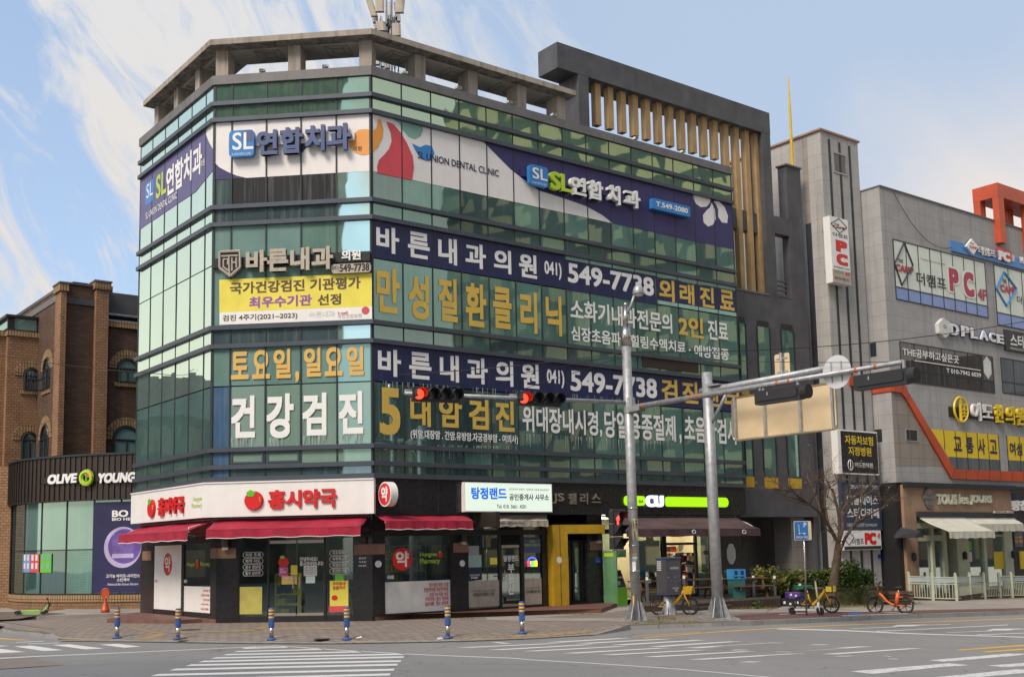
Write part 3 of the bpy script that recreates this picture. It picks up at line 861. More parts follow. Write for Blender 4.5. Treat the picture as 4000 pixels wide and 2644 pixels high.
# printed drops
for m, f, z, pts in (('dred', FR, zR, [(172, 277), (215, 292), (265, 350), (300, 410), (335, 490), (343, 560), (332, 640), (118, 596), (116, 555), (127, 515), (160, 482), (190, 445), (205, 400), (200, 350), (180, 300)]),
                     ('sage', FR, zR, [(163, 234), (200, 240), (250, 285), (275, 330), (310, 370), (350, 385), (385, 368), (400, 330), (396, 302)]),
                     ('orange', FR, zR, [(84, 345), (112, 315), (124, 262), (138, 265), (154, 325), (150, 375), (122, 432), (84, 474)]),
                     ('orange', FF, z_f3, [(1735, 1018), (1765, 995), (1800, 990), (1859, 993), (1859, 1168), (1830, 1186), (1790, 1190), (1740, 1170), (1700, 1130), (1690, 1085), (1712, 1070)]),
                     ('blue', FR, zR, [(331, 412), (350, 452), (380, 500), (420, 522), (455, 512), (470, 472), (455, 432), (420, 420), (380, 436)]),
                     ('white', FR, zR, [(2068, 726), (2175, 748), (2172, 780), (2150, 803), (2115, 806), (2085, 785), (2070, 755)]),
                     ('white', FR, zR, [(2182, 778), (2202, 820), (2207, 880), (2190, 915), (2160, 926), (2132, 900), (2128, 855), (2150, 826), (2172, 806)]),
                     ('white', FR, zR, [(2193, 768), (2230, 772), (2262, 805), (2283, 860), (2278, 905), (2245, 900), (2222, 865), (2222, 820), (2210, 790)])):
    mb = MB(); fpoly(f, mb, z, pts, w0 + .010); mb.build('printed_drop', m, B)
mb = MB(); ftext(FR, mb, zR, 'SL UNION DENTAL CLINIC', (366, 460), (868, 620), w0 + .014, bold=.015); mb.build('window_lettering', 'ink', B)
mb = MB(); ftext(FF, mb, z_f3, '의원', (1722, 1122), (1790, 1156), w0 + .014, bold=.01); mb.build('window_lettering', 'ink', B)
mb = MB(); ftext(FL, mb, z_f3, '연합치과', (295, 1290), (565, 1322), w0 + .012, bold=.03)
ftext(FL, mb, z_f4, 'SL UNION DENTAL CLINIC', (165, 315), (452, 176), w0 + .012, bold=.012); ftext(FL, mb, z_f3, '의원', (557, 1232), (587, 1262), w0 + .012, bold=.01); mb.build('window_lettering', 'letw', B)
mb = MB(); ftext(FL, mb, z_f3, 'SL', (216, 1352), (292, 1474), w0 + .012, bold=.02); mb.build('window_lettering', 'lime', B)
mb = MB(); u0, v1 = FL.uv(*z_f3(137, 1410), w0); u1, v0 = FL.uv(*z_f3(196, 1535), w0)
mb.prism(FL.P, rrect(u0, v0, u1, v1, .12), w0, w0 + .01); lb = mb.build('logo_panel', 'blue', B)
mb = MB(); mb.text(FL.P, 'SL', u0 + .12, v0 + .25, u1 - .05, v1 - .08, w0 + .016, bold=0.); mb.build('lettering', 'letw', lb)

# ---- navy vinyl bands and lettering on the windows of the right-hand side
w1 = -.112


def vinyl(f, z, a, b, zt=None, zl=None):
    u0, v1 = f.uv(*z(*a), w1); u1, v0 = f.uv(*z(*b), w1)
    mb = MB(); ks = [u0] + [c for c in (colR if f is FR else colF) if u0 + .1 < c < u1 - .1] + [u1]
    for p, q in zip(ks, ks[1:]):
        a_, b_ = max(p, uw[f][0]) + .018, min(q, uw[f][1]) - .018
        vt, vb = (zt or v1), (zl or v0)
        mb.poly([f.P(a_, vb, w1), f.P(b_, vb, w1), f.P(b_, vt, w1), f.P(a_, vt, w1)])
    mb.build('navy_window_film', 'navy', B)


vinyl(FR, zR, (88, 868), (1274, 1050), 13.23, j3 + .02)
vinyl(FR, zR2, (1274, 22), (1840, 300)); vinyl(FR, zR2, (1840, 130), (2337, 350))
vinyl(FR, zR2, (94, 520), (2390, 960), 9.05, j2 + .02)
mb = MB()
zv = FR.uv(*zR2(1274, 22), w1)[1]; zv3 = FR.uv(*zR2(1840, 130), w1)[1]; zv4 = FR.uv(*zR2(2335, 350), w1)[1]
ua = FR.uv(*zR2(1274, 22), w1)[0]; ub_ = FR.uv(*zR2(1840, 130), w1)[0]
for a, b, va, vb in ((ua, LR, zv3 + .02 if zv3 > zv else zv + .02, 13.22), (ub_, LR, j3 + .03, zv4 - .02)):
    if vb - va > .05: mb.poly([FR.P(a, va, w1 - .002), FR.P(b, va, w1 - .002), FR.P(b, vb, w1 - .002), FR.P(a, vb, w1 - .002)])
if mb.v: mb.build('mint_window_strip', M('mint_vinyl', (.28, .46, .40), .4), B)
w2 = -.105


def phrase(f, z, items, m, w, bold):
    mb = MB()
    for c, x0, y0, x1, y1 in items: ftext(f, mb, z, c, (x0, y0), (x1, y1), w, bold=bold)
    return mb.build('window_lettering', m, B)


phrase(FR, zR, (("바", 110, 915, 252, 1100), ("른", 305, 950, 441, 1132), ("내", 492, 985, 610, 1167), ("과", 660, 1020, 789, 1193), ("의", 835, 1058, 945, 1222), ("원", 990, 1085, 1104, 1250)), 'letw', w2, .028)
phrase(FR, zR2, (("바", 120, 568, 264, 749), ("른", 313, 588, 452, 766), ("내", 502, 605, 622, 782), ("과", 668, 622, 800, 795), ("의", 846, 640, 958, 808), ("원", 1003, 660, 1118, 822)), 'letw', w2, .028)
for it in (("041)", 1148, 27, 1256, 150), ("549-7738", 1292, 40, 1826, 250), ("041)", 1163, 697, 1273, 817), ("549-7738", 1308, 703, 1846, 880)): phrase(FR, zR2, (it,), 'letw', w2, .026)
phrase(FR, zR2, (("외", 1855, 138, 1955, 288), ("래", 1982, 165, 2077, 305), ("진", 2107, 183, 2200, 325), ("료", 2230, 203, 2324, 340)), 'gold', w2, .028)
phrase(FR, zR2, (("검", 1870, 755, 1973, 901), ("진", 1999, 770, 2100, 914), ("센", 2127, 785, 2227, 932), ("터", 2255, 800, 2355, 952)), 'gold', w2, .028)
phrase(FR, zR2, (("만", 112, 65, 257, 360), ("성", 308, 105, 438, 398), ("질", 493, 128, 614, 412), ("환", 660, 160, 792, 445), ("클", 830, 185, 949, 456), ("리", 998, 212, 1107, 482), ("닉", 1155, 238, 1259, 498)), 'gold', w2, .03)
phrase(FR, zR2, (("2인", 1975, 362, 2133, 512),), 'gold', w2, .03)
phrase(FR, zR2, (("5", 130, 808, 260, 1108), ("대", 320, 852, 448, 1056), ("암", 497, 866, 641, 1062), ("검", 680, 880, 806, 1074), ("진", 845, 890, 965, 1087)), 'gold', w2, .03)
for it in (("소화기내과전문의", 1308, 262, 1940, 480), ("진료", 2157, 390, 2286, 530), ("심장초음파", 1313, 430, 1622, 558), ("· 힐링수액치료", 1645, 478, 2023, 604), ("· 예방접종", 2040, 540, 2290, 646),
           ("위대장내시경,", 1012, 922, 1507, 1118), ("당일용종절제", 1517, 952, 1962, 1146), (",", 1983, 1100, 1997, 1158), ("초음파검사", 2010, 984, 2346, 1166), ("(위암.대장암 . 간암.유방암.자궁경부암 - 여의사)", 322, 1068, 986, 1166)):
    phrase(FR, zR2, (it,), 'letw', w2, .022)
phrase(FF, z5, (("토", 398, 342, 532, 549), ("요", 560, 327, 694, 545), ("일", 722, 320, 854, 541), (",", 888, 490, 918, 574), ("일", 955, 310, 1086, 529), ("요", 1113, 305, 1251, 522), ("일", 1280, 298, 1414, 518)), 'goldF', -.088, .03)
phrase(FF, z5, (("건", 398, 680, 579, 996), ("강", 668, 664, 876, 997), ("검", 942, 658, 1127, 978), ("진", 1220, 646, 1409, 965)), 'letw', -.088, .034)
# rain has washed pale runs down from the stuck-on letters
rs = random.Random(6)
for f, z, rows, wq_ in ((FR, zR2, ((322, 1166, 986, 1172, 60), (1012, 1095, 1960, 1150, 90), (120, 768, 1118, 838, 50), (1308, 850, 1846, 900, 25)), -.1035), (FF, z5, ((398, 1000, 579, 1000, 26), (690, 1000, 860, 998, 16), (950, 985, 1127, 980, 22), (1230, 975, 1409, 968, 22)), -.0865)):
    mb = MB()
    for x0, y0, x1, y1, n_ in rows:
        for _ in range(n_):
            k = rs.random(); u, v = f.uv(*z(x0 + (x1 - x0) * k, y0 + (y1 - y0) * k), wq_); h_ = rs.uniform(.08, .5); d_ = rs.uniform(.004, .014)
            mb.poly([f.P(u - d_, v, wq_), f.P(u + d_, v, wq_), f.P(u + d_ * .4, v - h_, wq_), f.P(u - d_ * .4, v - h_, wq_)])
    o = mb.build('rain_runs', G.setdefault('runs', M('pale_rain_runs', (.34, .40, .38), .6, 0, .3)), B)
mb = MB(); zz = zm(2380, 1050, 2.24); fbox(FR, mb, zz, (290, 765), (778, 912), -.1, -.12, -.07); mb.build('vent_louver', 'bronze', B)

# ---- roof canopy on piers
WC = .10
zc1 = FR.uv(1441, 108, WC)[1]; zc0 = zc1 - .2
uE = FR.uv(2251, 361, WC)[0]; uLs = FL.uv(559, 414, WC)[0]


def canopy(mb, wa, wb, z0, z1):
    a = [FL.P(uLs, 0, wb)[:2], isect(FL, wb, FF, wb), isect(FF, wb, FR, wb), FR.P(uE, 0, wb)[:2]]
    b = [FL.P(uLs, 0, wa)[:2], isect(FL, wa, FF, wa), isect(FF, wa, FR, wa), FR.P(uE, 0, wa)[:2]]
    vs = [(*p, z) for z in (z0, z1) for p in a + b]; fs = []
    for i in range(3): fs += [(i, i + 1, 9 + i, 8 + i), (4 + i, 5 + i, 13 + i, 12 + i), (i, i + 1, 5 + i, 4 + i), (8 + i, 9 + i, 13 + i, 12 + i)]
    return mb.add(vs, fs + [(0, 4, 12, 8), (3, 7, 15, 11)])


mb = MB(); canopy(mb, -1.6, WC, zc0, zc1); cn = mb.build('roof_canopy', 'conc', B)
mb = MB(); canopy(mb, -.40, WC - .01, zc0 - .012, zc0 - .004); mb.build('stained_rim', 'concd', cn)
mb = MB(); canopy(mb, -1.59, -.401, zc0 - .010, zc0 - .004); mb.build('canopy_soffit', 'soff', cn)
spots = [(FL, uLs + k) for k in (1.1, 3.2, 5.3, 7.4)] + [(FF, 1.75), (FF, 4.2)] + [(FR, k) for k in (1.55, 4.0, 6.3, 8.6)]
for f, u in spots:
    if f is FL and u > LL - .3: continue
    mb = MB(); zz_ = zc0 - .03
    for r in (.42, .2):
        for a, b in (((u - r, -r), (u + r, -r)), ((u + r, -r), (u + r, r)), ((u + r, r), (u - r, r)), ((u - r, r), (u - r, -r))):
            mb.tube([f.P(a[0], zz_, -.95 + a[1]), f.P(b[0], zz_, -.95 + b[1])], .008, 4)
    for sx, sy in ((-1, -1), (1, -1), (1, 1), (-1, 1)): mb.tube([f.P(u + sx * .42, zz_, -.95 + sy * .42), f.P(u + sx * .2, zz_, -.95 + sy * .2)], .008, 4)
    mb.build('soffit_moulding', 'concd', cn)
zq = zm(500, 0, 1.96)
piers = [(FL, *zq(222, 900)), (FL, *zq(372, 780)), (FL, *zq(537, 630)), (FF, *zq(722, 500)), (FF, *zq(1275, 450)), (FF, *zq(1852, 400)), (FR, 1640, 270), (FR, 1845, 320), (FR, 2036, 390), (FR, 2190, 440)]
for f, x, y in piers:
    u = f.uv(x, y, -.35)[0]
    mb = MB(); wd = .2 if f is FL else .22
    if f is FF and 1400 < x: u -= .15
    mb.box(f.P, (u - wd, 18.5, -.95), (u + wd, zc0 - .005, -.32)); mb.build('roof_pier', 'conc', B)

# ---- dark zinc wing and roof frame with ochre louvers
WF = -.8
zw = zm(2050, 100, 2.372); zy = zm(2800, 550, 2.24)
uf = lambda x, y, z=zw, w=WF: FR.uv(*z(x, y), w)
tl = uf(298, 151); ztop = tl[1]; uL = tl[0]; uR = uf(2265, 806)[0]; zbb = uf(590, 478)[1]
FE = Face(FR.P(uL, 0, WF)[:2], AR - pi / 2); dep = -FE.uv(*zw(162, 235), 0)[0]; dep = min(max(dep, 1.2), 3)
up0, up1 = uf(495, 470)[0], uf(590, 500)[0]; uq0 = uf(2195, 975)[0]
mb = MB()
mb.box(FR.P, (uL, zbb, WF - dep), (uR, ztop, WF)); fr_ = mb.build('roof_frame_beam', 'slate', B)
mb = MB(); mb.box(FR.P, (up0, 18.2, WF - dep), (up1, zbb - .003, WF - .004)); mb.build('roof_frame_post', 'slate', B)
uB0 = uf(425, 200, zy)[0]; uB1 = uf(492, 500, zy)[0]; uO1 = uf(626, 640, zy)[0]; uQ1 = uf(727, 240, zy)[0]
zAb = uf(500, 655, zy)[1]; zBt = uf(512, 806, zy)[1]; zBb = uf(525, 1352, zy)[1]; zPil = uf(590, 210, zy)[1]; zLed = uf(300, 1312, zy)[1]; zlb = uf(470, 1342, zy)[1]
zD1 = uf(160, 560, zy)[1]; zD0 = uf(160, 735, zy)[1]
uB2 = uf(510, 830, zy)[0]; uB3 = uf(636, 840, zy)[0]
mb = MB()
WD = WF - .42
mb.box(FR.P, (uq0, zlb, WF - dep + .02), (uB1, zbb - .002, WF - .003))
mb.box(FR.P, (uB1 - .002, zBt, WD), (uQ1, zAb, WF - .003))
mb.box(FR.P, (uO1, zAb + .002, WF - .5), (uQ1, zPil, WF - .003))
mb.box(FR.P, (uB3, zBb, WD), (uQ1, zBt - .002, WF - .003))
mb.box(FR.P, (uB1 + .002, zBb, WD), (uB2, zBt - .002, WF - .003))
uS = LR - 1.0
mb.box(FR.P, (uS, 3.40, WF - 6), (uQ1, min(zlb, zBb) - .002, WF - .003))
mb.box(FR.P, (uS, zD0, WF - .7), (uq0 - .002, zD1, WF - .35))
mb.build('wing_wall', 'slate', B)
mb = MB(); mb.box(FR.P, (uO1 - .08, zPil, WF - .56), (uQ1 + .08, zPil + .07, WF + .06)); mb.build('pillar_cap', 'cap', B)
mb = MB()
for k in range(4): mb.box(FR.P, (uB2, zBb + .12 + k * .22, WF - .40), (uB3, zBb + .19 + k * .22, WF - .3))
mb.box(FR.P, (uB2, zBb - .03, WF - .43), (uB3, zBb, WF + .02)); mb.build('opening_slats', 'cap', B)
x1_ = [612, 727, 840, 955, 1068, 1178, 1287, 1393, 1500, 1602, 1703, 1802, 1900, 1997, 2090]; x2_ = [653, 769, 886, 1000, 1113, 1222, 1330, 1437, 1543, 1646, 1747, 1847, 1945, 2042, 2133]; x3_ = [705, 818, 935, 1048, 1158, 1265, 1373, 1480, 1584, 1687, 1788, 1887, 1984, 2079, 2172]
ul0 = uf(653, 560, w=WF - .25)[0]; ul1 = uf(2133, 1020, w=WF - .25)[0]; wl = uf(705, 560, w=WF - .25)[0] - ul0
zl0 = uf(660, 915, w=WF - .25)[1]
for k in range(15):
    u = ul0 + (ul1 - ul0) * k / 14
    mb = MB(); mb.box(FR.P, (u, zl0 if k < 11 else zLed + .02, WF - .25 - .28), (u + wl * .92, zbb + .02, WF - .25)); mb.build('louver', 'ochre', B)
mb = MB(); mb.box(FR.P, (uS, zlb - .08, WF - 1.2), (uq0 - .002, zlb, WF + .03)); mb.build('louver_sill', 'cap', B)
zn = zm(2850, 1200, 2.24)
for a, b in (((240, 165), (365, 640)), ((450, 195), (572, 590)), ((80, 135), (155, 650)), ((288, 1060), (412, 1480)), ((497, 1060), (612, 1480)), ((130, 1060), (208, 1480))):
    mb = MB(); fbox(FR, mb, zn, a, b, WF, WF - .05, WF + .004); wn = mb.build('wing_window', 'glassR3', B)
    u0, v1 = FR.uv(*zn(*a), WF); u1, v0 = FR.uv(*zn(*b), WF)
    mb = MB(); mb.box(FR.P, (u0, v1, WF - .05), (u1, v1 + .28, WF + .006))
    for p, q in (((u0 - .05, v0), (u0, v1)), ((u1, v0), (u1 + .05, v1))): mb.box(FR.P, (*p, WF - .04), (*q, WF + .03))
    mb.build('window_frame', 'blackm', wn)
zd = zm(2300, 1800, 2.24)
mb = MB()
for a, b in (((1375, 135), (1450, 230)), ((1537, 143), (1660, 243)), ((1745, 152), (1865, 243))): fbox(FR, mb, zd, a, b, WF, WF - .04, WF + .012)
fbox(FR, mb, zn, (100, 640), (172, 772), WF, WF - .04, WF + .012); mb.build('yellow_infill_panel', 'yframe', B)

# ---- ground floor
WG = -.4
ug = urange(WG); zs = zm(500, 1750, 2.091); zL = zm(480, 1800, 2.4125); zC = zm(1400, 1800, 2.24)
mb = MB()
for f in FACES:
    a, b = ug[f]
zg0, zg1 = -.75, 3.5
gu = lambda f, z, x, y: f.uv(*z(x, y), WG)[0]
solid = {FL: [(0., gu(FL, zL, 290, 1000)), (gu(FL, zL, 550, 1000), gu(FL, zL, 572, 1000)), (gu(FL, zL, 823, 1100), ug[FL][1])],
         FF: [(ug[FF][0], gu(FF, zs, 908, 1000)), (gu(FF, zs, 1137, 1000), gu(FF, zs, 1150, 1000)), (gu(FF, zs, 1600, 1000), gu(FF, zs, 1617, 1000)), (gu(FF, zs, 1842, 1000), ug[FF][1])],
         FR: [(ug[FR][0], gu(FR, zC, 232, 900)), (gu(FR, zC, 806, 900), gu(FR, zC, 962, 900)), (gu(FR, zC, 1232, 900), gu(FR, zC, 1250, 900)), (gu(FR, zC, 1425, 900), gu(FR, zC, 1446, 900)), (gu(FR, zC, 1610, 900), gu(FR, zC, 1655, 900)),
              (gu(FR, zC, 2010, 900), gu(FR, zC, 2140, 900)), (gu(FR, zd, 640, 800), gu(FR, zd, 662, 800)), (gu(FR, zd, 930, 800), gu(FR, zd, 950, 800)), (gu(FR, zd, 1060, 800), LR)]}
for f in FACES:
    for a, b in solid[f]:
        if b - a > .2: mb = MB(); mb.box(f.P, (a, zg0, WG - .5), (b, zg1, WG)); mb.build('granite_pier', 'black', B)
mb = MB()
for f in FACES:
    for a, b in solid[f]:
        if b - a <= .2: mb.box(f.P, (a, .1, WG - .08), (b, zg1, WG + .01))
    a, b = ug[f]
    if f is not FL:
        mb.box(f.P, (a + .1, 2.86 if f is FF else 2.72, WG - .07), (b - .1 if f is FF else gu(FR, zd, 1060, 800), 3.0 if f is FF else 2.9, WG + .004))
    else: mb.box(f.P, (.2, 2.62, WG - .07), (b - .2, 2.78, WG + .004))
    mb.box(f.P, (a + .1, -.3, WG - .09), (b - .05, .30 if f is FL else .2, WG - .02))
mb.build('shopfront_frame', 'blackm', B)
mb = MB(); ring(mb, -.45, -.10, 3.44, 4.62); mb.build('fascia', 'black', B)
mb = MB()
for k in range(1, 24):
    u = .35 + k * .74
    if u < LR: mb.box(FR.P, (u - .012, 3.46, -.11), (u + .012, 4.58, -.094))
mb.build('fascia_joint', 'mull', B)
mb = MB()
for f, z, a, b in ((FF, zs, (845, 817), (882, 897)), (FF, zs, (1847, 786), (2002, 866)), (FR, zC, (3, 727), (231, 815)), (FR, zC, (828, 717), (961, 797)), (FR, zC, (2024, 702), (2138, 776)), (FL, zL, (186, 850), (270, 934)), (FL, zL, (828, 822), (884, 916))):
    fbox(f, mb, z, a, b, WG, WG - .02, WG + .012)
u0, v1 = FF.uv(*zs(720, 817), WG); u1, v0 = FF.uv(*zs(882, 897), WG); mb.box(FF.P, (ug[FF][0], v0, WG - .02), (u1, v1, WG + .011))
mb.build('granite_band', 'granite', B)
for f, z, x, y in ((FF, zs, 800, 790), (FF, zs, 1920, 768), (FR, zC, 912, 690), (FR, zC, 2098, 680)):
    u, v = f.uv(*z(x, y), WG + .08); mb = MB(); mb.box(f.P, (u - .11, v - .06, WG), (u + .11, v + .17, WG + .2)); la = mb.build('wall_lamp', 'bronze', B)
    mb = MB(); mb.box(f.P, (u - .09, v - .16, WG + .02), (u + .09, v - .062, WG + .17)); mb.build('lamp_shade', 'beige', la)
# interior shell behind the shop glass
mb = MB(); ip = [isect(FL, WG - 3.2, FF, WG - 3.2), isect(FF, WG - 3.2, FR, WG - 3.2), FR.P(LR - .3, 0, WG - 3.2)[:2]]
for p, q in ((FL.P(.3, 0, WG - 3.2)[:2], ip[0]), (ip[0], ip[1]), (ip[1], ip[2])):
    mb.poly([(*p, 0.12), (*q, .12), (*q, 3.48), (*p, 3.48)])
for u in (gu(FR, zC, 826, 900), gu(FR, zC, 1632, 900), gu(FR, zC, 2030, 900), LR - .4):
    mb.poly([FR.P(u, .12, WG - .5), FR.P(u, .12, WG - 3.2), FR.P(u, 3.48, WG - 3.2), FR.P(u, 3.48, WG - .5)])
mb.build('shop_back_wall', 'int', B, recalc=False)
mb = MB(); mb.prism(T0, plan(WG - .52)[:4] + [FR.P(LR, 0, -5)[:2], FL.P(0, 0, -5)[:2]], 0., .14); mb.build('shop_floor', 'floor', B)
# panes of the shop windows
dimp = [(FF, zs, (910, 735), (1136, 1352)), (FF, zs, (1617, 735), (1841, 1345)), (FR, zC, (233, 585), (805, 1310)), (FR, zC, (963, 560), (1233, 1260)), (FR, zC, (1447, 570), (1608, 1250)), (FL, zL, (576, 740), (822, 1435))]
for f, z, a, b in dimp:
    u0 = f.uv(*z(*a), WG)[0]; u1 = f.uv(*z(*b), WG)[0]
    mb = MB(); mb.box(f.P, (u0 + .02, .2, WG - .06), (u1 - .02, 3.42, WG - .04)); mb.build('shop_window', 'dimglass', B)
for a, b in (((440, 640), (640, 985)), ((945, 640), (1060, 1040)), ((100, 500), (206, 1000))):
    u0 = FR.uv(*zd(*a), WG)[0]; u1 = FR.uv(*zd(*b), WG)[0]
    mb = MB(); mb.box(FR.P, (u0, .4, WG - .06), (u1, 3.42, WG - .04)); mb.build('shop_window', 'clear', B)
# doors
for f, z, x0, x1, y0, y1 in ((FF, zs, 1150, 1374, 755, 1375), (FF, zs, 1378, 1600, 750, 1372), (FR, zC, 1252, 1423, 735, 1262)):
    u0, v1 = f.uv(*z(x0, y0), WG); u1, v0 = f.uv(*z(x1, y1), WG); v0 = .19
    mb = MB(); mb.box(f.P, (u0 + .02, v0, WG - .05), (u1 - .02, v1, WG - .03)); do = mb.build('glass_door', 'dimglass', B)
    mb = MB(); mb.box(f.P, (u0 + .02, v1 - .1, WG - .06), (u1 - .02, v1, WG - .02)); mb.box(f.P, (u0 + .02, v0, WG - .06), (u1 - .02, v0 + .1, WG - .02)); mb.build('door_rail', 'chrome', do)
    mb = MB(); uu_ = u0 + .1 if f is FR or x0 > 1300 else u1 - .1
    mb.tube([f.P(uu_, v0 + .9, WG + .03), f.P(uu_, v0 + 1.3, WG + .03)], .018, 6); mb.build('door_handle', 'steel', do)
# graphics stuck to the shop windows
wg = WG - .028


def decal(f, z, a, b, m, nm='window_film', dw=0.):
    mb = MB(); fbox(f, mb, z, a, b, wg, wg - .004 + dw, wg + dw); return mb.build(nm, m, B)


decal(FL, zL, (297, 800), (549, 1412), 'whitep'); decal(FL, zL, (560, 1176), (820, 1438), 'whitep'); decal(FL, zL, (297, 735), (549, 770), 'whitep')
decal(FR, zC, (233, 1060), (806, 1308), 'pale'); decal(FR, zC, (964, 1050), (1238, 1264), 'beige'); decal(FR, zC, (1452, 1028), (1606, 1248), 'beige')
decal(FF, zs, (912, 1132), (1094, 1352), M('yellow_sheet', (.48, .43, .10), .6, 0, .2)); decal(FF, zs, (1648, 1082), (1800, 1335), 'yellowb', 'poster'); decal(FF, zs, (1640, 1288), (1802, 1336), 'dred', 'poster', .003)
decal(FF, zs, (1233, 970), (1307, 1044), M('magenta_card', (.55, .08, .3), .5), 'poster'); decal(FF, zs, (1255, 1042), (1380, 1108), 'goldF', 'poster', .002); decal(FF, zs, (1435, 958), (1543, 1040), 'whitep', 'poster'); decal(FF, zs, (1452, 1044), (1528, 1100), M('mint_card', (.55, .7, .66), .5), 'poster')
decal(FF, zs, (1330, 955), (1383, 1035), 'yellowb', 'poster'); decal(FF, zs, (1690, 1030), (1762, 1080), 'leaf', 'poster')
decal(FR, zC, (1447, 682), (1594, 800), 'letnavy', 'poster'); decal(FR, zC, (963, 822), (1078, 930), M('mint_card2', (.3, .42, .4), .5), 'poster'); decal(FR, zC, (963, 930), (1082, 1040), 'ink', 'poster'); decal(FR, zC, (963, 742), (1056, 818), 'greytext', 'poster'); decal(FR, zC, (1152, 846), (1215, 902), 'yellowb', 'poster')
ww = wg + .006


class PerFace:
    def __init__(s): s.d = {}

    def of(s, f): return s.d.setdefault(id(f), MB())


rd, wt, lm, dk = PerFace(), PerFace(), PerFace(), PerFace()
for f, z, x, y, rx, ry in ((FL, zL, 423, 972, 40, 106), (FR, zC, 384, 857, 86, 100)):
    u, v = f.uv(*z(x, y), wg); ua_, _ = f.uv(*z(x - rx, y), wg); ub2, _ = f.uv(*z(x + rx, y), wg); _, va_ = f.uv(*z(x, y - ry), wg); r_ = abs(va_ - v)
    disc(rd.of(f), f.P, u, v, abs(ub2 - ua_) / 2, r_, wg, wg + .004)
    wt.of(f).text(f.P, '약', u - (ub2 - ua_) * .33, v - r_ * .68, u + (ub2 - ua_) * .33, v + r_ * .7, ww + .002, None, .03)
for f, z, x, y, s_ in ((FL, zL, 702, 975, 20), (FR, zC, 717, 820, 23), (FF, zs, 1270, 930, 40)):
    u, v = f.uv(*z(x, y), wg); _, va_ = f.uv(*z(x, y - s_ * (1.9 if f is FL else 1.1)), wg); r_ = abs(va_ - v)
    disc(rd.of(f), f.P, u, v, r_, r_, wg, wg + .004); disc(lm.of(f), f.P, u - r_ * .2, v + r_ * .95, r_ * .5, r_ * .32, wg + .004, wg + .007, 8)
for f, z, st, a, b in ((FL, zL, 'Hongsee', (604, 955), (678, 1000)), (FL, zL, 'Pharmacy', (730, 950), (818, 1000)), (FR, zC, 'Hongsee', (538, 797), (688, 842)), (FR, zC, 'Pharmacy', (538, 853), (713, 905))):
    ftext(f, lm.of(f), z, st, a, b, ww, bold=.018)
for f, z, st, a, b in ((FF, zs, '안녕하세요!', (1403, 888), (1548, 921)), (FF, zs, '홍시약국입니다!', (1403, 925), (1594, 958)), (FR, zC, '탕정랜드', (1270, 824), (1403, 876)), (FL, zL, '>>>', (574, 1112), (602, 1150)), (FR, zC, '<<<', (252, 1000), (310, 1032)),
                       (FR, zC, '부', (1307, 898), (1365, 975)), (FR, zC, '동', (1307, 985), (1365, 1065)), (FR, zC, '산', (1307, 1080), (1365, 1165))):
    ftext(f, wt.of(f), z, st, a, b, ww, bold=.03)
for i, st in enumerate(('처방 조제', '복약 지도', '필수 영양제', '필수 상비약')):
    ftext(FF, wt.of(FF), zs, st, (958, 856 + i * 50), (1082, 884 + i * 50), ww, bold=.015)
for i, st in enumerate(('피로회복제', '숙취해소제', '자양강장제', '건강한선물')):
    ftext(FF, wt.of(FF), zs, st, (1668, 838 + i * 50), (1788, 866 + i * 50), ww, bold=.015)
for x0, y0 in ((940, 850), (1648, 834)):
    for i in range(4):
        u0, v1 = FF.uv(*zs(x0, y0 + i * 50), ww); u1, v0 = FF.uv(*zs(x0 + 162, y0 + 40 + i * 50), ww)
        p = rrect(u0, v0, u1, v1, (v1 - v0) * .48, 4)
        wt.of(FF).tube([FF.P(*q, ww) for q in p + p[:1]], .008, 4, False)
for i, st in enumerate(('병·의원 처방 조제', '전문의약품·일반의약품', '건강기능식품 상담', '우리가족 : 필수 영양제', '일상생활 : 필수 상비약')):
    x0 = (620, 572, 620, 585, 583)[i]
    ftext(FR, rd.of(FR), zC, st, (x0, 1067 + i * 41), (787, 1096 + i * 40), ww, bold=.012)
    ftext(FL, rd.of(FL), zL, st[:6], ((760, 735, 757, 738, 735)[i], 1208 + i * 43), (817, 1234 + i * 43), ww, bold=.012)
ftext(FL, rd.of(FL), zL, '>>>', (300, 1113), (325, 1142), ww, bold=.02)
ftext(FF, rd.of(FF), zs, '우리동네', (1672, 1090), (1774, 1118), ww + .003, bold=.02); ftext(FF, rd.of(FF), zs, '동물약국', (1672, 1124), (1774, 1153), ww + .003, bold=.02)
u0, v1 = FF.uv(*zs(1663, 1200), ww); u1, v0 = FF.uv(*zs(1712, 1240), ww); rd.of(FF).prism(FF.P, rrect(u0, v0, u1, v1, .08), ww, ww + .004)
ftext(FF, wt.of(FF), zs, 'PET', (1243, 982), (1275, 998), ww, bold=.02); ftext(FF, wt.of(FF), zs, 'PHARM', (1243, 1002), (1290, 1018), ww, bold=.02); ftext(FF, wt.of(FF), zs, '민생지원금', (1275, 1048), (1360, 1070), ww + .003, bold=.02)
for i in range(5): ftext(FF, dk.of(FF), zs, '영업시간 안내 09:00-19:00', (1445, 965 + i * 14), (1533, 973 + i * 14), ww, bold=.0)
ftext(FR, dk.of(FR), zC, '아파트 | 분양권 | 상가 | 원룸 | 토지 | 전원주택', (1000, 1128), (1200, 1143), ww, bold=.0); ftext(FR, dk.of(FR), zC, '탕정삼성트라팰리스 전문', (1005, 1153), (1188, 1178), ww, bold=.012)
ftext(FR, dk.of(FR), zC, '창업 | 매매 | 물류 | 아파트', (1468, 1105), (1592, 1118), ww, bold=0); ftext(FR, dk.of(FR), zC, '토지 매매·개발 전문', (1466, 1130), (1593, 1153), ww, bold=.012)
ftext(FR, lm.of(FR), zC, '분양권', (1497, 693), (1545, 715), ww, bold=.02); ftext(FR, lm.of(FR), zC, '매물접수 받습니다', (1452, 722), (1588, 745), ww, bold=.02)
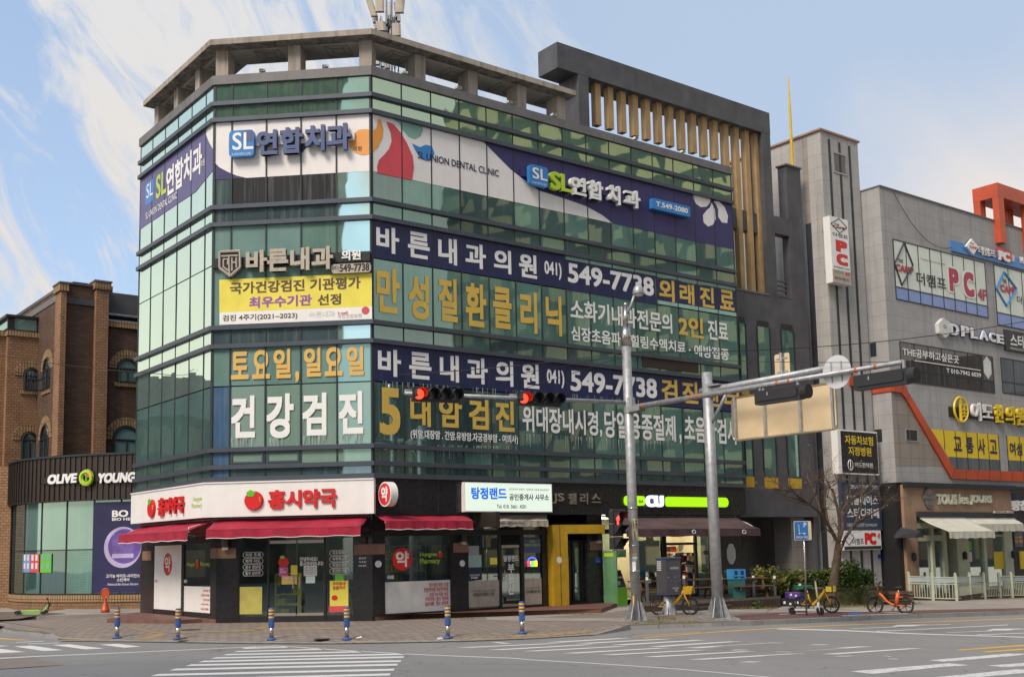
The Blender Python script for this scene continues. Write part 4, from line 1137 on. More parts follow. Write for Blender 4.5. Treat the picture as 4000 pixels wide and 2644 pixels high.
ftext(FR, wt.of(FR), zC, '577.0004', (985, 1012), (1045, 1028), ww, bold=.02); ftext(FR, wt.of(FR), zC, '상담 및 문의', (975, 990), (1060, 1004), ww, bold=.01)
for i in range(3): ftext(FF, wt.of(FF), zs, ('출입문', '자동문', '버튼')[i], (1885, 890 + i * 31), (1948, 904 + i * 31), WG + .004, bold=.02)
for m, b in (('red', rd), ('letw', wt), ('lime', lm), ('ink', dk)):
    for q_ in b.d.values(): q_.build('window_lettering', m, B)
# small round plates and house number on the piers
for f, z, x, y, r_, m in ((FF, zs, 2045, 945, .11, 'pale'), (FR, zC, 174, 900, .11, 'pale'), (FR, zC, 908, 895, .11, 'pale')):
    u, v = f.uv(*z(x, y), WG); mb = MB(); disc(mb, f.P, u, v, r_, r_, WG, WG + .015); mb.build('round_plate', m, B)
mb = MB(); u0, v1 = FR.uv(*zC(2068, 838), WG); u1, v0 = FR.uv(*zC(2118, 890), WG)
mb.prism(FR.P, [(u0, v0), (u1, v0), (u1, v1 - .08), ((u0 + u1) / 2, v1 + .02), (u0, v1 - .08)], WG, WG + .02); hp = mb.build('house_number_plate', 'blued', B)
mb = MB(); mb.text(FR.P, '20', u0 + .07, v0 + .06, u1 - .07, v1 - .16, WG + .024, None, .03); mb.build('lettering', 'letw', hp)
# mustard entrance portal with its dark doors
ux0, ux1, ux2 = gu(FR, zC, 1655, 900), gu(FR, zC, 1790, 900), gu(FR, zC, 2108, 600)
zp1 = FR.uv(*zC(1660, 557), WG + .3)[1]; zp0 = FR.uv(*zC(1850, 635), WG + .3)[1]
mb = MB(); mb.box(FR.P, (ux0 + .03, .02, WG - .3), (ux1, zp1, WG + .3)); mb.box(FR.P, (ux1 + .003, zp0, WG - .3), (ux2, zp1, WG + .297)); po = mb.build('entrance_portal', 'yframe', B)
mb = MB(); u_, v_ = FR.uv(*zC(1757, 867), WG + .3); disc(mb, FR.P, u_, v_, .12, .12, WG + .3, WG + .315); mb.build('round_plate', 'whitep', po)
mb = MB(); mb.tube([FR.P((ux0 + ux1) / 2, .1, WG + .3), FR.P((ux0 + ux1) / 2, zp1, WG + .3)], .012, 4); mb.build('panel_joint', 'blackm', po)
ud0, ud1 = ux1, gu(FR, zC, 2010, 900)
for k in range(2):
    a = ud0 + .05 + k * (ud1 - ud0) / 2; b = a + (ud1 - ud0) / 2 - .06
    mb = MB(); mb.box(FR.P, (a, .14, WG - .3), (b, 2.45, WG - .27)); do = mb.build('glass_door', 'dimglass', B)
    mb = MB()
    for p, q in (((a, .14), (a + .09, 2.5)), ((b - .09, .14), (b, 2.5)), ((a + .09, 2.4), (b - .09, 2.5)), ((a + .09, .14), (b - .09, .28))): mb.box(FR.P, (*p, WG - .31), (*q, WG - .25))
    mb.build('door_frame', 'blackm', do)
    mb = MB(); uh = b - .18 if k == 0 else a + .18; mb.tube([FR.P(uh, .7, WG - .2), FR.P(uh, 1.9, WG - .2)], .02, 6); mb.build('door_handle', 'steel', do)
# convenience shop front: door frame, lit room, counter
uc0, uc1 = gu(FR, zd, 662, 800), gu(FR, zd, 945, 800)
mb = MB()
ztr = FR.uv(*zd(800, 712), WG)[1]
for p, q in (((uc0, .15), (uc0 + .1, 3.42)), ((uc1 - .12, .15), (uc1, ztr)), ((uc0 + .1, ztr - .1), (uc1 - .12, ztr)), ((uc0 + .1, .15), (uc1 - .12, .3))): mb.box(FR.P, (*p, WG - .08), (*q, WG + .03))
mb.build('shopfront_frame', 'blackm', B)
uz0, uz1 = gu(FR, zC, 2140, 900), LR - .5
mb = MB()
mb.poly([FR.P(uz0, .15, WG - 3.1), FR.P(uz1, .15, WG - 3.1), FR.P(uz1, 3.4, WG - 3.1), FR.P(uz0, 3.4, WG - 3.1)])
mb.poly([FR.P(uz1, .15, WG - 3.1), FR.P(uz1, .15, WG - .5), FR.P(uz1, 3.4, WG - .5), FR.P(uz1, 3.4, WG - 3.1)])
mb.poly([FR.P(uz0 + .02, .15, WG - 3.1), FR.P(uz0 + .02, .15, WG - .5), FR.P(uz0 + .02, 3.4, WG - .5), FR.P(uz0 + .02, 3.4, WG - 3.1)])
mb.build('shop_back_wall', M('cream_wall', (.62, .54, .34), .7), B, recalc=False)
mb = MB()
for k in range(4):
    u = uz0 + .8 + k * 1.7
    mb.box(FR.P, (u, 3.36, WG - 2.2), (u + 1.2, 3.41, WG - 1.3))
mb.build('ceiling_lamp', E('shop_ceiling_light', (1, .92, .74), 9.), B)
mb = MB()
for u in (1.2, 3.0): mb.box(FR.P, (u, 3.36, WG - 2.0), (u + 1.2, 3.41, WG - 1.4))
for u in (1.4, 3.2): mb.box(FF.P, (u, 3.36, WG - 1.9), (u + 1.1, 3.41, WG - 1.3))
mb.build('ceiling_lamp', E('added_pharmacy_light', (1, .95, .84), 5.), B)  # unseen lamps added to brighten the pharmacy interior
mb = MB(); ua_, ub3 = gu(FR, zd, 440, 800), gu(FR, zd, 640, 800); mb.box(FR.P, (ua_, .42, WG - .3), (ub3, 2.45, WG - .12)); mb.build('blackout_panel', 'int', B)
mb = MB(); mb.box(FR.P, (ua_ - .4, .42, WG + .005), (ub3, .50, WG + .02)); mb.build('lime_edge_strip', 'lime', B)
mb = MB(); mb.box(FR.P, (ua_ - .4, .1, WG - .1), (ub3, .40, WG)); mb.build('window_base', 'galv', B)
mb = MB(); mb.box(FR.P, (gu(FR, zd, 950, 800), .15, WG - .3), (gu(FR, zd, 1058, 800), 1.1, WG - .05)); mb.build('window_base', 'galv', B)
mb = MB(); u_, v_ = FR.uv(*zd(1245, 812), WG + .01)
mb.prism(FR.P, [(u_ + .36 * math.cos(a) * .8, v_ + .46 * math.sin(a)) for a in [pi / 8 + k * pi / 4 for k in range(8)]], WG, WG + .02); mb.build('octagonal_plaque', 'pale', B)
# shaded passage under the wing
mb = MB(); wb = WF - 3.2
mb.box(FR.P, (LR + .02, -.8, wb - .2), (LR + 2.4, 3.4, wb)); mb.box(FR.P, (LR + 3.2, -.8, wb - .2), (uQ1 + 3, 3.4, wb)); mb.build('passage_wall', M('taupe_wall', (.20, .18, .165), .8, 0, .1, .7), B)
mb = MB(); mb.box(FR.P, (LR + 2.4, -.8, wb - .3), (LR + 3.2, 3.4, wb - .05)); mb.build('passage_door', 'ink', B)
up_ = FR.uv(*zd(1780, 800), WF - .6)[0]; upb = FR.uv(*zd(1900, 800), WF - .6)[0]
mb = MB(); mb.box(FR.P, (up_, -.8, WF - 1.6), (upb, 3.398, WF - .6)); mb.build('passage_column', 'tpanel', B)
mb = MB(); mb.box(FR.P, (upb + .02, -.8, WF - 1.2), (uQ1, 3.398, WF - .1)); mb.build('wing_pier', 'slate', B)
mb = MB(); mb.box(FR.P, (LR - .02, -.7, -5), (LR, 3.4, WG)); mb.build('side_wall', 'black', B)
# steps and decks along the foot of the building
mb = MB(); p = [gp(1432, 2420, .0), gp(2350, 2393, .0), gp(2353, 2379, .0)]
q = [FR.P(ug[FR][0] + .1, 0, WG)[:2], FR.P(ux1 + 2.6, 0, WG + .2)[:2]]
mb.prism(T0, [tuple(p[0][:2]), tuple(p[1][:2]), q[1], q[0]], -.25, .145); mb.build('shopfront_deck', 'deck', B)
mb = MB(); p = [gp(417, 2431, 0), gp(700, 2436, 0), gp(790, 2431, 0)]; q = [isect(FL, WG + .0, FF, WG)[:2], FL.P(-.3, 0, WG)[:2]]
mb.prism(T0, [tuple(p[0][:2]), tuple(p[1][:2]), tuple(p[2][:2]), q[0], q[1]], -.1, .13); mb.build('side_deck', 'deck', B)

# ---- things fixed on the building
FBK = Face(FR.P(.75, 0, -.12)[:2], AR - pi / 2)
def lets(parent, items, m, f, z, w, w1=None, bold=.028, name='lettering'):
    mb = MB()
    for it in items: ftext(f, mb, z, it[0], it[1], it[2], w, w1, it[3] if len(it) > 3 else bold)
    return mb.build(name, m, parent)


def signthing(name, label, f, u, v, w, group=None, cat='sign'):
    return thing(name, label, cat, f.P(u, v, w), group)


# clinic sign with blue badge on the chamfer
u0, v1 = FF.uv(*z_f3(776, 1005), .12); u1, v0 = FF.uv(*z_f3(965, 1195), .12)
t = signthing('clinic_sign', 'raised slate blue Korean letters beside a blue badge on the white top floor panel', FF, u0, v0, 0)
mb = MB(); a = FF.uv(*z_f3(765, 1100), 0); b = FF.uv(*z_f3(1733, 1060), 0); mb.box(FF.P, (a[0], a[1] - .13, -.1), (b[0], a[1] + .13, -.02)); mb.build('mounting_rail', 'pale', t)
mb = MB(); mb.prism(FF.P, rrect(u0, v0, u1, v1, .13), -.02, .14); bd = mb.build('badge', 'blue', t)
mb = MB(); mb.text(FF.P, 'SL', u0 + .12, v0 + .23, u1 - .02, v1 - .08, .146, bold=.012); mb.text(FF.P, 'SL UNION DENTAL CLINIC', u0 + .1, v0 + .05, u1 - .1, v0 + .13, .146, bold=0); mb.build('lettering', 'letw', bd)
mb = MB(); mb.prism(FF.P, rrect(u0 + .46, v0 + .5, u1 - .02, v1 - .02, .1), .1405, .143); mb.build('badge_corner', 'letnavy', bd)
lets(t, [('연', (985, 1000), (1142, 1180)), ('합', (1162, 980), (1335, 1168)), ('치', (1352, 962), (1505, 1150)), ('과', (1518, 950), (1705, 1140))], 'letnavy', FF, z_f3, -.02, .16, .035)
# clinic sign on the navy panel at the right
u0, v1 = FR.uv(*zR(1056, 538), .14); u1, v0 = FR.uv(*zR(1172, 690), .14)
t = signthing('clinic_sign', 'white and lime raised Korean letters with blue badge on the navy top floor panel', FR, u0, v0, 0)
mb = MB(); b = FR.uv(*zR(1745, 770), 0); mb.box(FR.P, (u0 - .25, v0 + .32, -.1), (b[0], v0 + .62, -.02)); mb.build('mounting_rail', 'navy2', t)
mb = MB(); mb.prism(FR.P, rrect(u0, v0, u1, v1, .13), -.02, .16); bd = mb.build('badge', 'blue', t)
mb = MB(); mb.text(FR.P, 'SL', u0 + .12, v0 + .25, u1 - .04, v1 - .1, .166, bold=.012); mb.text(FR.P, 'SL UNION DENTAL CLINIC', u0 + .1, v0 + .06, u1 - .1, v0 + .14, .166, bold=0); mb.build('lettering', 'letw', bd)
lets(t, [('SL', (1188, 580), (1318, 720), .03)], 'lime', FR, zR, -.02, .16)
lets(t, [('연', (1312, 608), (1410, 742)), ('합', (1424, 632), (1515, 768)), ('치', (1540, 660), (1622, 795)), ('과', (1645, 688), (1745, 818))], 'letw', FR, zR, -.02, .14, .034)
u0, v1 = FR.uv(*zR(1818, 748), .1); u1, v0 = FR.uv(*zR(2051, 868), .1)
t = signthing('phone_number_sign', 'blue rectangular sign reading T.549-2080 on navy top floor panel', FR, u0, v0, 0)
mb = MB(); mb.prism(FR.P, rrect(u0, v0, u1, v1, .05), -.11, .1); mb.build('sign_box', 'blue', t)
lets(t, [('T.549-2080', (1838, 768), (2036, 846), .025)], 'letw', FR, zR, .104)
# internal medicine sign, shield and phone plate
a = FF.uv(*z_f4(783, 738), .02); b = FF.uv(*z_f4(2240, 725), .02)
t = signthing('medical_clinic_sign', 'beige raised Korean letters with shield emblem on a dark rail across the chamfer', FF, a[0], a[1], 0)
mb = MB(); mb.box(FF.P, (a[0], a[1] - .32, -.09), (b[0], a[1], .03)); mb.build('mounting_rail', 'blackm', t)
lets(t, [('바', (1092, 660), (1288, 856)), ('른', (1290, 648), (1483, 848)), ('내', (1503, 636), (1680, 840)), ('과', (1700, 626), (1900, 830))], 'beige', FF, z_f4, .03, .2, .036)
lets(t, [('의원', (1978, 660), (2156, 745), .03)], 'letw', FF, z_f4, .03, .07)
sh = [(845, 672), (1033, 662), (1035, 815), (945, 895), (845, 820)]
mb = MB(); p = [FF.uv(*z_f4(*q), .16) for q in sh]; cu = sum(q[0] for q in p) / 5; cvv = sum(q[1] for q in p) / 5
mb.prism(FF.P, p, .03, .10); em = mb.build('shield_emblem', 'blackm', t)
mb = MB()
for i in range(5): mb.tube([FF.P(*p[i], .12), FF.P(*p[(i + 1) % 5], .12)], .045, 6)
L_ = lambda q: FF.P(*FF.uv(*z_f4(*q), .12), .12)
for q in ([(865, 715), (1020, 708)], [(935, 712), (940, 880)], [(885, 740), (885, 815), (930, 850)], [(885, 742), (925, 742), (925, 790)], [(965, 730), (965, 850)], [(1005, 725), (1005, 822)], [(965, 775), (1005, 772)]): mb.tube([L_(x) for x in q], .035, 6)
mb.build('emblem_lines', 'beige', em)
u0, v1 = FF.uv(*z_f4(1885, 790), .1); u1, v0 = FF.uv(*z_f4(2248, 858), .1)
mb = MB(); mb.prism(FF.P, rrect(u0, v0, u1, v1, .1), .0, .1); pp = mb.build('phone_plate', 'beige', t)
lets(pp, [('041)', (1893, 800), (1952, 852), .01), ('549-7738', (1960, 790), (2236, 848), .03)], 'blackm', FF, z_f4, .104)
# yellow banner on the chamfer
t = signthing('banner', 'yellow and white cloth banner with umber and purple Korean writing under the shield sign', FF, 1., 10, 0, cat='banner')
q = [FF.uv(*z_f4(*p), -.05) for p in ((847, 1350), (2262, 1295), (2258, 870), (845, 932))]; yb = [FF.uv(*z_f4(*p), -.05) for p in ((847, 1234), (2260, 1178))]
mb = MB(); mb.prism(FF.P, [yb[0], yb[1], q[2], q[3]], -.07, -.05); mb.build('banner_cloth', 'yellowb', t)
mb = MB(); mb.prism(FF.P, [q[0], q[1], (yb[1][0], yb[1][1] - .002), (yb[0][0], yb[0][1] - .002)], -.07, -.05); mb.build('banner_cloth', 'whitep', t)
lets(t, [('국가건강검진 기관평가', (945, 958), (2156, 1013), .03), ('선정', (1757, 1068), (1975, 1162), .028)], 'brownt', FF, z_f4, -.045)
lets(t, [('검진 4주기(2021~2023)', (878, 1260), (1570, 1296), .02)], 'brownt', FF, z_f4, -.045)
lets(t, [('최우수기관', (1122, 1092), (1703, 1170), .03)], 'purple', FF, z_f4, -.045)
lets(t, [('h·well', (1945, 1226), (2035, 1252), .015)], 'dred', FF, z_f4, -.045)
lets(t, [('국민건강보험', (1942, 1254), (2164, 1282), .0)], 'greytext', FF, z_f4, -.045); lets(t, [('바른내과', (1680, 1228), (1920, 1274), .01)], 'pale', FF, z_f4, -.044)
mb = MB(); u_, v_ = FF.uv(*z_f4(2200, 1216), -.04); disc(mb, FF.P, u_, v_, .13, .13, -.047, -.042); mb.build('heart_badge', 'dred', t)

# pharmacy fascia sign round the corner
WP = .16
cS = isect(FL, WP, FF, WP); uLP = FL.uv(*zL(78, 340), WP)[0]; uFP = FF.uv(*zs(2007, 300), WP)[0]
zt = FF.uv(*zs(645, 292), WP)[1]; zb0 = FF.uv(*zs(648, 565), WP)[1]
t = thing('pharmacy_sign', 'long white sign box with red Korean letters and tomato wrapping round the corner above awnings', 'sign', (*cS, zb0))
mb = MB(); o_ = isect(FL, -.3, FF, -.3)
mb.prism(T0, [FL.P(uLP, 0, WP)[:2], cS, FF.P(uFP, 0, WP)[:2], FF.P(uFP, 0, -.09)[:2], isect(FL, -.09, FF, -.09), FL.P(uLP, 0, -.09)[:2]], zb0, zt); mb.build('sign_box', 'whitep', t)
mb = MB(); mb.prism(T0, [FL.P(uLP, 0, WP + .03)[:2], isect(FL, WP + .03, FF, WP + .03), FF.P(uFP, 0, WP + .03)[:2], FF.P(uFP, 0, -.09)[:2], isect(FL, -.09, FF, -.09), FL.P(uLP, 0, -.09)[:2]], zt + .002, zt + .05); mb.build('sign_cap', 'white', t)
lets(t, [('홍', (1143, 342), (1283, 492)), ('시', (1290, 342), (1412, 482)), ('약', (1425, 334), (1562, 482)), ('국', (1565, 332), (1703, 478))], 'red', FF, zs, WP, WP + .07, .034)
lets(t, [('홍', (325, 352), (382, 515)), ('시', (386, 350), (440, 500)), ('약', (442, 342), (500, 497)), ('국', (502, 338), (563, 492))], 'red', FL, zL, WP, WP + .09, .034)
lets(t, [('Hongsee', (664, 338), (746, 386), .012), ('Pharmacy', (648, 402), (744, 450), .012)], 'lime', FL, zL, WP + .004)
for f, z, x, y, ry in ((FF, zs, 1030, 428, 80), (FL, zL, 281, 448, 88)):
    u, v = f.uv(*z(x, y), WP); r_ = abs(f.uv(*z(x, y - ry), WP)[1] - v)
    mb = MB()
    for k in range(3): disc(mb, f.P, u, v, r_ * (1 - .03 * k), r_ * (.97 - .03 * k), WP + .03 * k, WP + .03 * (k + 1))
    to = mb.build('tomato', 'red', t)
    mb = MB()
    for ang in (20, 95, 165, 235, 300):
        a = math.radians(ang); disc(mb, f.P, u - r_ * .25 + math.cos(a) * r_ * .25, v + r_ * .72 + math.sin(a) * r_ * .2, r_ * .24, r_ * .16, WP + .085 + .002 * ang / 60, WP + .10 + .002 * ang / 60, 10)
    mb.build('tomato_leaf', 'leaf', to)
    mb = MB(); mb.tube([f.P(u + r_ * .72 * math.cos(a), v + r_ * .72 * math.sin(a), WP + .092) for a in (math.radians(k) for k in (30, 15, 0, -12))], .018, 5); mb.build('highlight', 'orange', to)
# projecting round pharmacy sign
ur, vr = FR.uv(*zm(1350, 1700, 2.09)(343, 480), .4)
t = signthing('round_pharmacy_sign', 'round white drum sign with red face projecting from black fascia', FR, ur, vr - .4, .4)
Td = lambda a, b, c: FR.P(ur - .12 + c, vr + b, .42 + a)
mb = MB(); disc(mb, Td, 0, 0, .40, .40, 0., .26, 36); mb.build('drum', 'whitep', t)
mb = MB(); disc(mb, Td, 0, 0, .355, .355, -.008, 0., 36); mb.build('red_face', 'red', t)
mb = MB(); mb.text(lambda a, b, c: Td(a, b, -.009 - c), '약', -.2, -.24, .2, .25, .002, None, .035); mb.build('lettering', 'letw', t)
mb = MB(); mb.box(FR.P, (ur - .05, vr - .16, -.1), (ur + .08, vr + .16, .06)); mb.build('bracket', 'pale', t)
# lit estate agent sign
w_ = .12; u0, v1 = FR.uv(*zC(930, 182), w_); u1, v0 = FR.uv(*zC(1700, 448), w_)
t = signthing('estate_agent_sign', 'bright backlit white sign box with blue Korean letters above grey awning', FR, u0, v0, 0)
mb = MB(); mb.box(FR.P, (u0, v0, -.09), (u1, v1, w_ - .01)); mb.build('sign_box', 'whitep', t)
mb = MB(); mb.box(FR.P, (u0 + .03, v0 + .03, w_ - .01), (u1 - .03, v1 - .03, w_)); mb.build('lit_face', E('backlit_sign_face', (.84, 1., .85), .42, (.5, .56, .5)), t)
lets(t, [('탕정랜드', (987, 228), (1298, 337), .034)], E('blue_lit_letters', (.0, .13, .62), .5), FR, zC, w_ + .004)
lets(t, [('공인중개사 사무소', (1320, 285), (1668, 347), .022), ('Tel. 010. 3661. 4201', (1210, 380), (1467, 415), .01), ('공인중개사 한경덕   등록번호 44200-2022-00075', (1318, 236), (1668, 262), .0)], 'ink', FR, zC, w_ + .004)
# small things between
t = signthing('building_name_letters', 'silver serif letters JS and Korean name on black fascia', FR, 8.5, 3.8, -.1)
lets(t, [('JS', (1700, 280), (1803, 372), .02), ('팰', (1838, 280), (1912, 376)), ('리', (1943, 280), (2011, 376)), ('스', (2043, 285), (2122, 365))], 'chrome', FR, zC, -.1, -.03, .015)
u0, v1 = FR.uv(*zC(960, 447), .45); u1, v0 = FR.uv(*zC(1163, 585), .45)
t = signthing('projecting_sign', 'blank brown box sign projecting under the lit white sign', FR, u0, v0, .2)
mb = MB(); mb.box(FR.P, (u1 - .16, v0 + .03, -.3), (u1, v1, .95)); mb.build('sign_box', 'bronze', t)
mb = MB(); mb.box(FR.P, (u1 - .14, v0, .2), (u1 - .02, v0 + .028, .5)); mb.build('lamp', 'whitep', t)
# convenience shop sign
w_ = .0; gl = E('lime_lit_panel', (.29, .60, .004), 1., (.06, .12, .0)); t = signthing('convenience_store_sign', 'glowing lime pill sign with white letters CU on black fascia', FR, 13, 3.8, -.05)
mb = MB(); a = FR.uv(*zd(672, 311), w_); b = FR.uv(*zd(1225, 403), w_); mb.prism(FR.P, rrect(a[0], b[1], b[0], a[1], (a[1] - b[1]) * .48), -.09, w_); pi_ = mb.build('lit_pill', gl, t)
mb = MB(); a = FR.uv(*zd(318, 303), w_); b = FR.uv(*zd(497, 390), w_); mb.prism(FR.P, rrect(a[0], b[1], b[0], a[1], (a[1] - b[1]) * .4), -.09, w_); bu = mb.build('lit_bubble', gl, t)
mb = MB(); ftext(FR, mb, zd, 'Nice to', (340, 332), (474, 365), w_ + .004, bold=.02); mb.build('lettering', 'ink', bu)
mb = MB(); ftext(FR, mb, zd, 'CU', (512, 299), (660, 402), -.06, w_ + .06, .035); mb.build('lit_letters', E('white_lit_letters', (.80, .86, 1.), .75), t)
mb = MB(); ftext(FR, mb, zd, 'CU', (501, 290), (670, 411), -.09, -.05, .075); mb.build('letter_backing', 'navy', t)
# neon open sign inside the window
t = signthing('neon_sign', 'small glowing rainbow neon sign behind the estate office window', FR, 6.5, 1.6, WG)
for st, x0, x1, col in (('영', 1478, 1505, (1, .03, .15)), ('업', 1508, 1537, (.1, 1, .1)), ('중', 1540, 1568, (1, .55, .02))):
    lets(t, [(st, (x0, 872), (x1, 922), .03)], E('neon_' + str(x0), col, 2.2), FR, zC, WG - .02, None)
u_, v_ = FR.uv(*zC(1522, 872), WG - .02); mb = MB(); mb.tube([FR.P(u_ + .19 * math.cos(a), v_ + .12 * math.sin(a), WG - .02) for a in [pi * k / 8 for k in range(9)]], .022, 5); mb.build('neon_arc', E('neon_blue', (.05, .1, 1.), 2.), t)


# ---- awnings
def awning(label, f, z, top, fr, w, vh, m, wt=-.33, name='awning', grp='awnings over the shop windows', arms=True, drop=None):
    """top: two picture corners on the wall, fr: two picture corners of the front edge at w, vh: valance height"""
    a, b = [f.uv(*z(*p), wt) for p in top]; c, d_ = [f.uv(*z(*p), w) for p in fr]
    zt_, zf_ = (a[1] + b[1]) / 2, (c[1] + d_[1]) / 2
    t = thing(name, label, 'awning', f.P((a[0] + b[0]) / 2, zt_ - .3, wt), grp)
    n, m_ = 10, 28; mb = MB(); vs = []; ra = random.Random(len(label))
    ph = [ra.uniform(0, 6) for _ in range(4)]
    for j in range(n + 1):
        k = j / n
        for i in range(m_ + 1):
            q = i / m_; ua, ub = a[0] + (c[0] - a[0]) * k, b[0] + (d_[0] - b[0]) * k
            dip = math.sin(pi * k) * (.03 + .022 * math.sin(q * 9 + ph[0]) + .014 * math.sin(q * 23 + ph[1] + k * 3) + .008 * math.sin(q * 51 + ph[2] + k * 7))
            vs.append(f.P(ua + (ub - ua) * q, zt_ + (zf_ - zt_) * k - dip, wt + (w - wt) * k))
    N = len(vs); q = m_ + 1
    top_f = [(j * q + i, j * q + i + 1, (j + 1) * q + i + 1, (j + 1) * q + i) for j in range(n) for i in range(m_)]
    rim = [(i, i + 1) for i in range(m_)] + [(n * q + i, n * q + i + 1) for i in range(m_)] + [(j * q, (j + 1) * q) for j in range(n)] + [(j * q + m_, (j + 1) * q + m_) for j in range(n)]
    mb.add(vs + [(p[0], p[1], p[2] - .02) for p in vs], top_f + [tuple(x + N for x in t_) for t_ in top_f] + [(x, y, y + N, x + N) for x, y in rim]); mb.build('canopy_cloth', m, t, True)
    mb = MB(); M_ = 24; top_ = []; bot = []
    for k in range(M_ + 1):
        u = c[0] + (d_[0] - c[0]) * k / M_; wob = .02 * math.sin(k * 2.1) + .012 * math.sin(k * 5.3)
        top_.append(f.P(u, zf_ - .022, w)); bot.append(f.P(u, zf_ - vh + .014 * math.sin(k * 1.3), w + wob))
    th = [(p[0] - f.n[0] * .01, p[1] - f.n[1] * .01, p[2]) for p in top_ + bot]
    q = M_ + 1
    mb.add(top_ + bot + th, [(k, k + 1, q + k + 1, q + k) for k in range(M_)] + [(2 * q + k, 2 * q + k + 1, 3 * q + k + 1, 3 * q + k) for k in range(M_)])
    va = mb.build('valance', m, t)
    mb = MB(); mb.tube([Vector(p) + Vector((0, 0, -.0)) for p in bot], .012, 4); mb.build('hem', 'letw' if m == 'crimson' else m, va)
    mb = MB(); mb.tube([f.P(c[0], zf_ - .04, w - .03), f.P(d_[0], zf_ - .04, w - .03)], .03, 6); mb.tube([f.P(a[0], zt_, wt), f.P(b[0], zt_, wt)], .06, 8); mb.build('front_bar', 'galv', t)
    if arms:
        for u, u2 in ((a[0], c[0]), (b[0], d_[0])):
            s_ = .12 if u == a[0] else -.12
            mb = MB(); mb.tube([f.P(u + s_, zt_ - .05, wt), f.P(u + s_ * 4, (zt_ + zf_) / 2 - .06, (w + wt) / 2), f.P(u2 + s_, zf_ - .05, w - .04)], .022, 6); mb.build('folding_arm', 'pale', t)
    return t


awning('red awning over the pharmacy side windows, leftmost of the red ones', FL, zL, ((200, 602), (858, 553)), ((-40, 694), (612, 660)), 1.0, .30, 'crimson')
awning('wide red awning over the pharmacy entrance doors', FF, zs, ((712, 585), (1966, 545)), ((637, 674), (1899, 628)), 1.0, .28, 'crimson')
awning('red awning above the pharmacy window right of the corner pier', FR, zC, ((152, 470), (950, 470)), ((237, 527), (1003, 519)), .9, .27, 'crimson')
t = awning('folded grey awning with small lettering above estate office door', FR, zC, ((1166, 482), (1640, 480)), ((1166, 527), (1660, 516)), .25, .2, 'beige', arms=False)
lets(t, [('탕정랜드 공인중개사 사무소', (1228, 532), (1443, 553), .02)], 'ink', FR, zC, .275)
G['plum'] = M('plum_awning_cloth', (.075, .038, .045), .8, 0, .35, 1.2, .2, 100, streak=.2, dirt=(.14, .10, .07))
t = awning('long faded plum awning over the convenience shop front', FR, zd, ((150, 482), (1280, 488)), ((330, 588), (1500, 597)), 1.9, .27, 'plum')
for x in (920, 1360):
    u0, v1 = FR.uv(*zd(x - 15, 605), 1.93); u1, v0 = FR.uv(*zd(x + 15, 633), 1.93)
    mb = MB(); p = rrect(u0, v0, u1, v1, .05, 3); mb.tube([FR.P(*q, 1.93) for q in p + p[:1]], .012, 4, False); mb.text(FR.P, 'CU', u0 + .04, v0 + .05, u1 - .04, v1 - .05, 1.935, None, .0); mb.build('printed_logo', 'letw', t)

# ---- roof things: antenna cluster and floodlights
A0 = at(1520, 330, 41.5); A0.z = 18.5; za = zm(1350, 0, 5.227)
t = thing('antenna_mast', 'cluster of beige phone antennas and cables on the roof behind canopy', 'antenna', A0)
aq = lambda x, y, dy=0: at(*za(x, y), 41.5 + dy)
for x in (835, 940):
    mb = MB(); p = aq(x, 1400); mb.tube([Vector((p.x, p.y, 18.3)), aq(x, 600), aq(x - 10, -420)], .045, 8); mb.build('pole', 'galv', t)
for (xa, ya, xb, yb, wd, dy) in ((590, 340, 370, -330, .13, -.5), (640, 600, 470, -100, .10, .3), (697, 250, 690, -450, .165, -.7), (735, 640, 700, 450, .16, -.6), (1100, 270, 1110, -420, .16, -.6), (1150, 190, 1210, -400, .08, .4), (895, 400, 900, 60, .07, .5), (1040, 740, 1035, 495, .16, -.6), (1040, 330, 1010, 60, .06, .3)):
    p, q = aq(xa, ya, dy), aq(xb, yb, dy); mb = MB(); d_ = (q - p); s_ = Vector((1, 0, 0)) * wd; n_ = Vector((0, 1, 0)) * wd * .5
    pr = [(-1, -.6), (-.6, -1), (.6, -1), (1, -.6), (1, 1), (-1, 1)]
    mb.add([p + s_ * x + n_ * y for x, y in pr] + [q + s_ * x + n_ * y for x, y in pr], [tuple(range(6)), tuple(range(6, 12))] + [(i, (i + 1) % 6, 6 + (i + 1) % 6, 6 + i) for i in range(6)])
    mb.build('panel_antenna', 'beige' if wd > .1 else 'galv', t)
random.seed(3)
mb = MB()
for k in range(16):
    x = random.uniform(620, 1120); p = [aq(x, random.uniform(260, 420), random.uniform(-.6, .4))]
    for j in range(4): p.append(p[-1] + Vector((random.uniform(-.12, .12), random.uniform(-.08, .08), -.7)))
    mb.tube(p, .014, 4)
mb.build('cable', 'rubber', t)
mb = MB()
for x, y in ((610, 400), (880, 500), (1010, 440), (820, 580), (1070, 380), (760, 1300), (850, 1340), (650, 1260)):
    p = aq(x, y); mb.box(lambda a, b, c: (p.x + a, p.y + b, p.z + c), (-.09, -.09, -.14), (.09, .09, .14))
mb.build('equipment_box', 'galv', t)
for x in (600, 1090):
    mb = MB(); p, q = aq(x, 470), aq(885, 470); mb.tube([p, q], .035, 6); mb.build('cross_arm', 'galv', t)
fl = None; fn = iter(['white roof edge floodlight between the second and third pier above the chamfer'] + ['white roof edge floodlight above the right facade, %s from the chamfer corner' % k for k in ('first', 'second', 'third', 'fourth', 'fifth', 'sixth')])
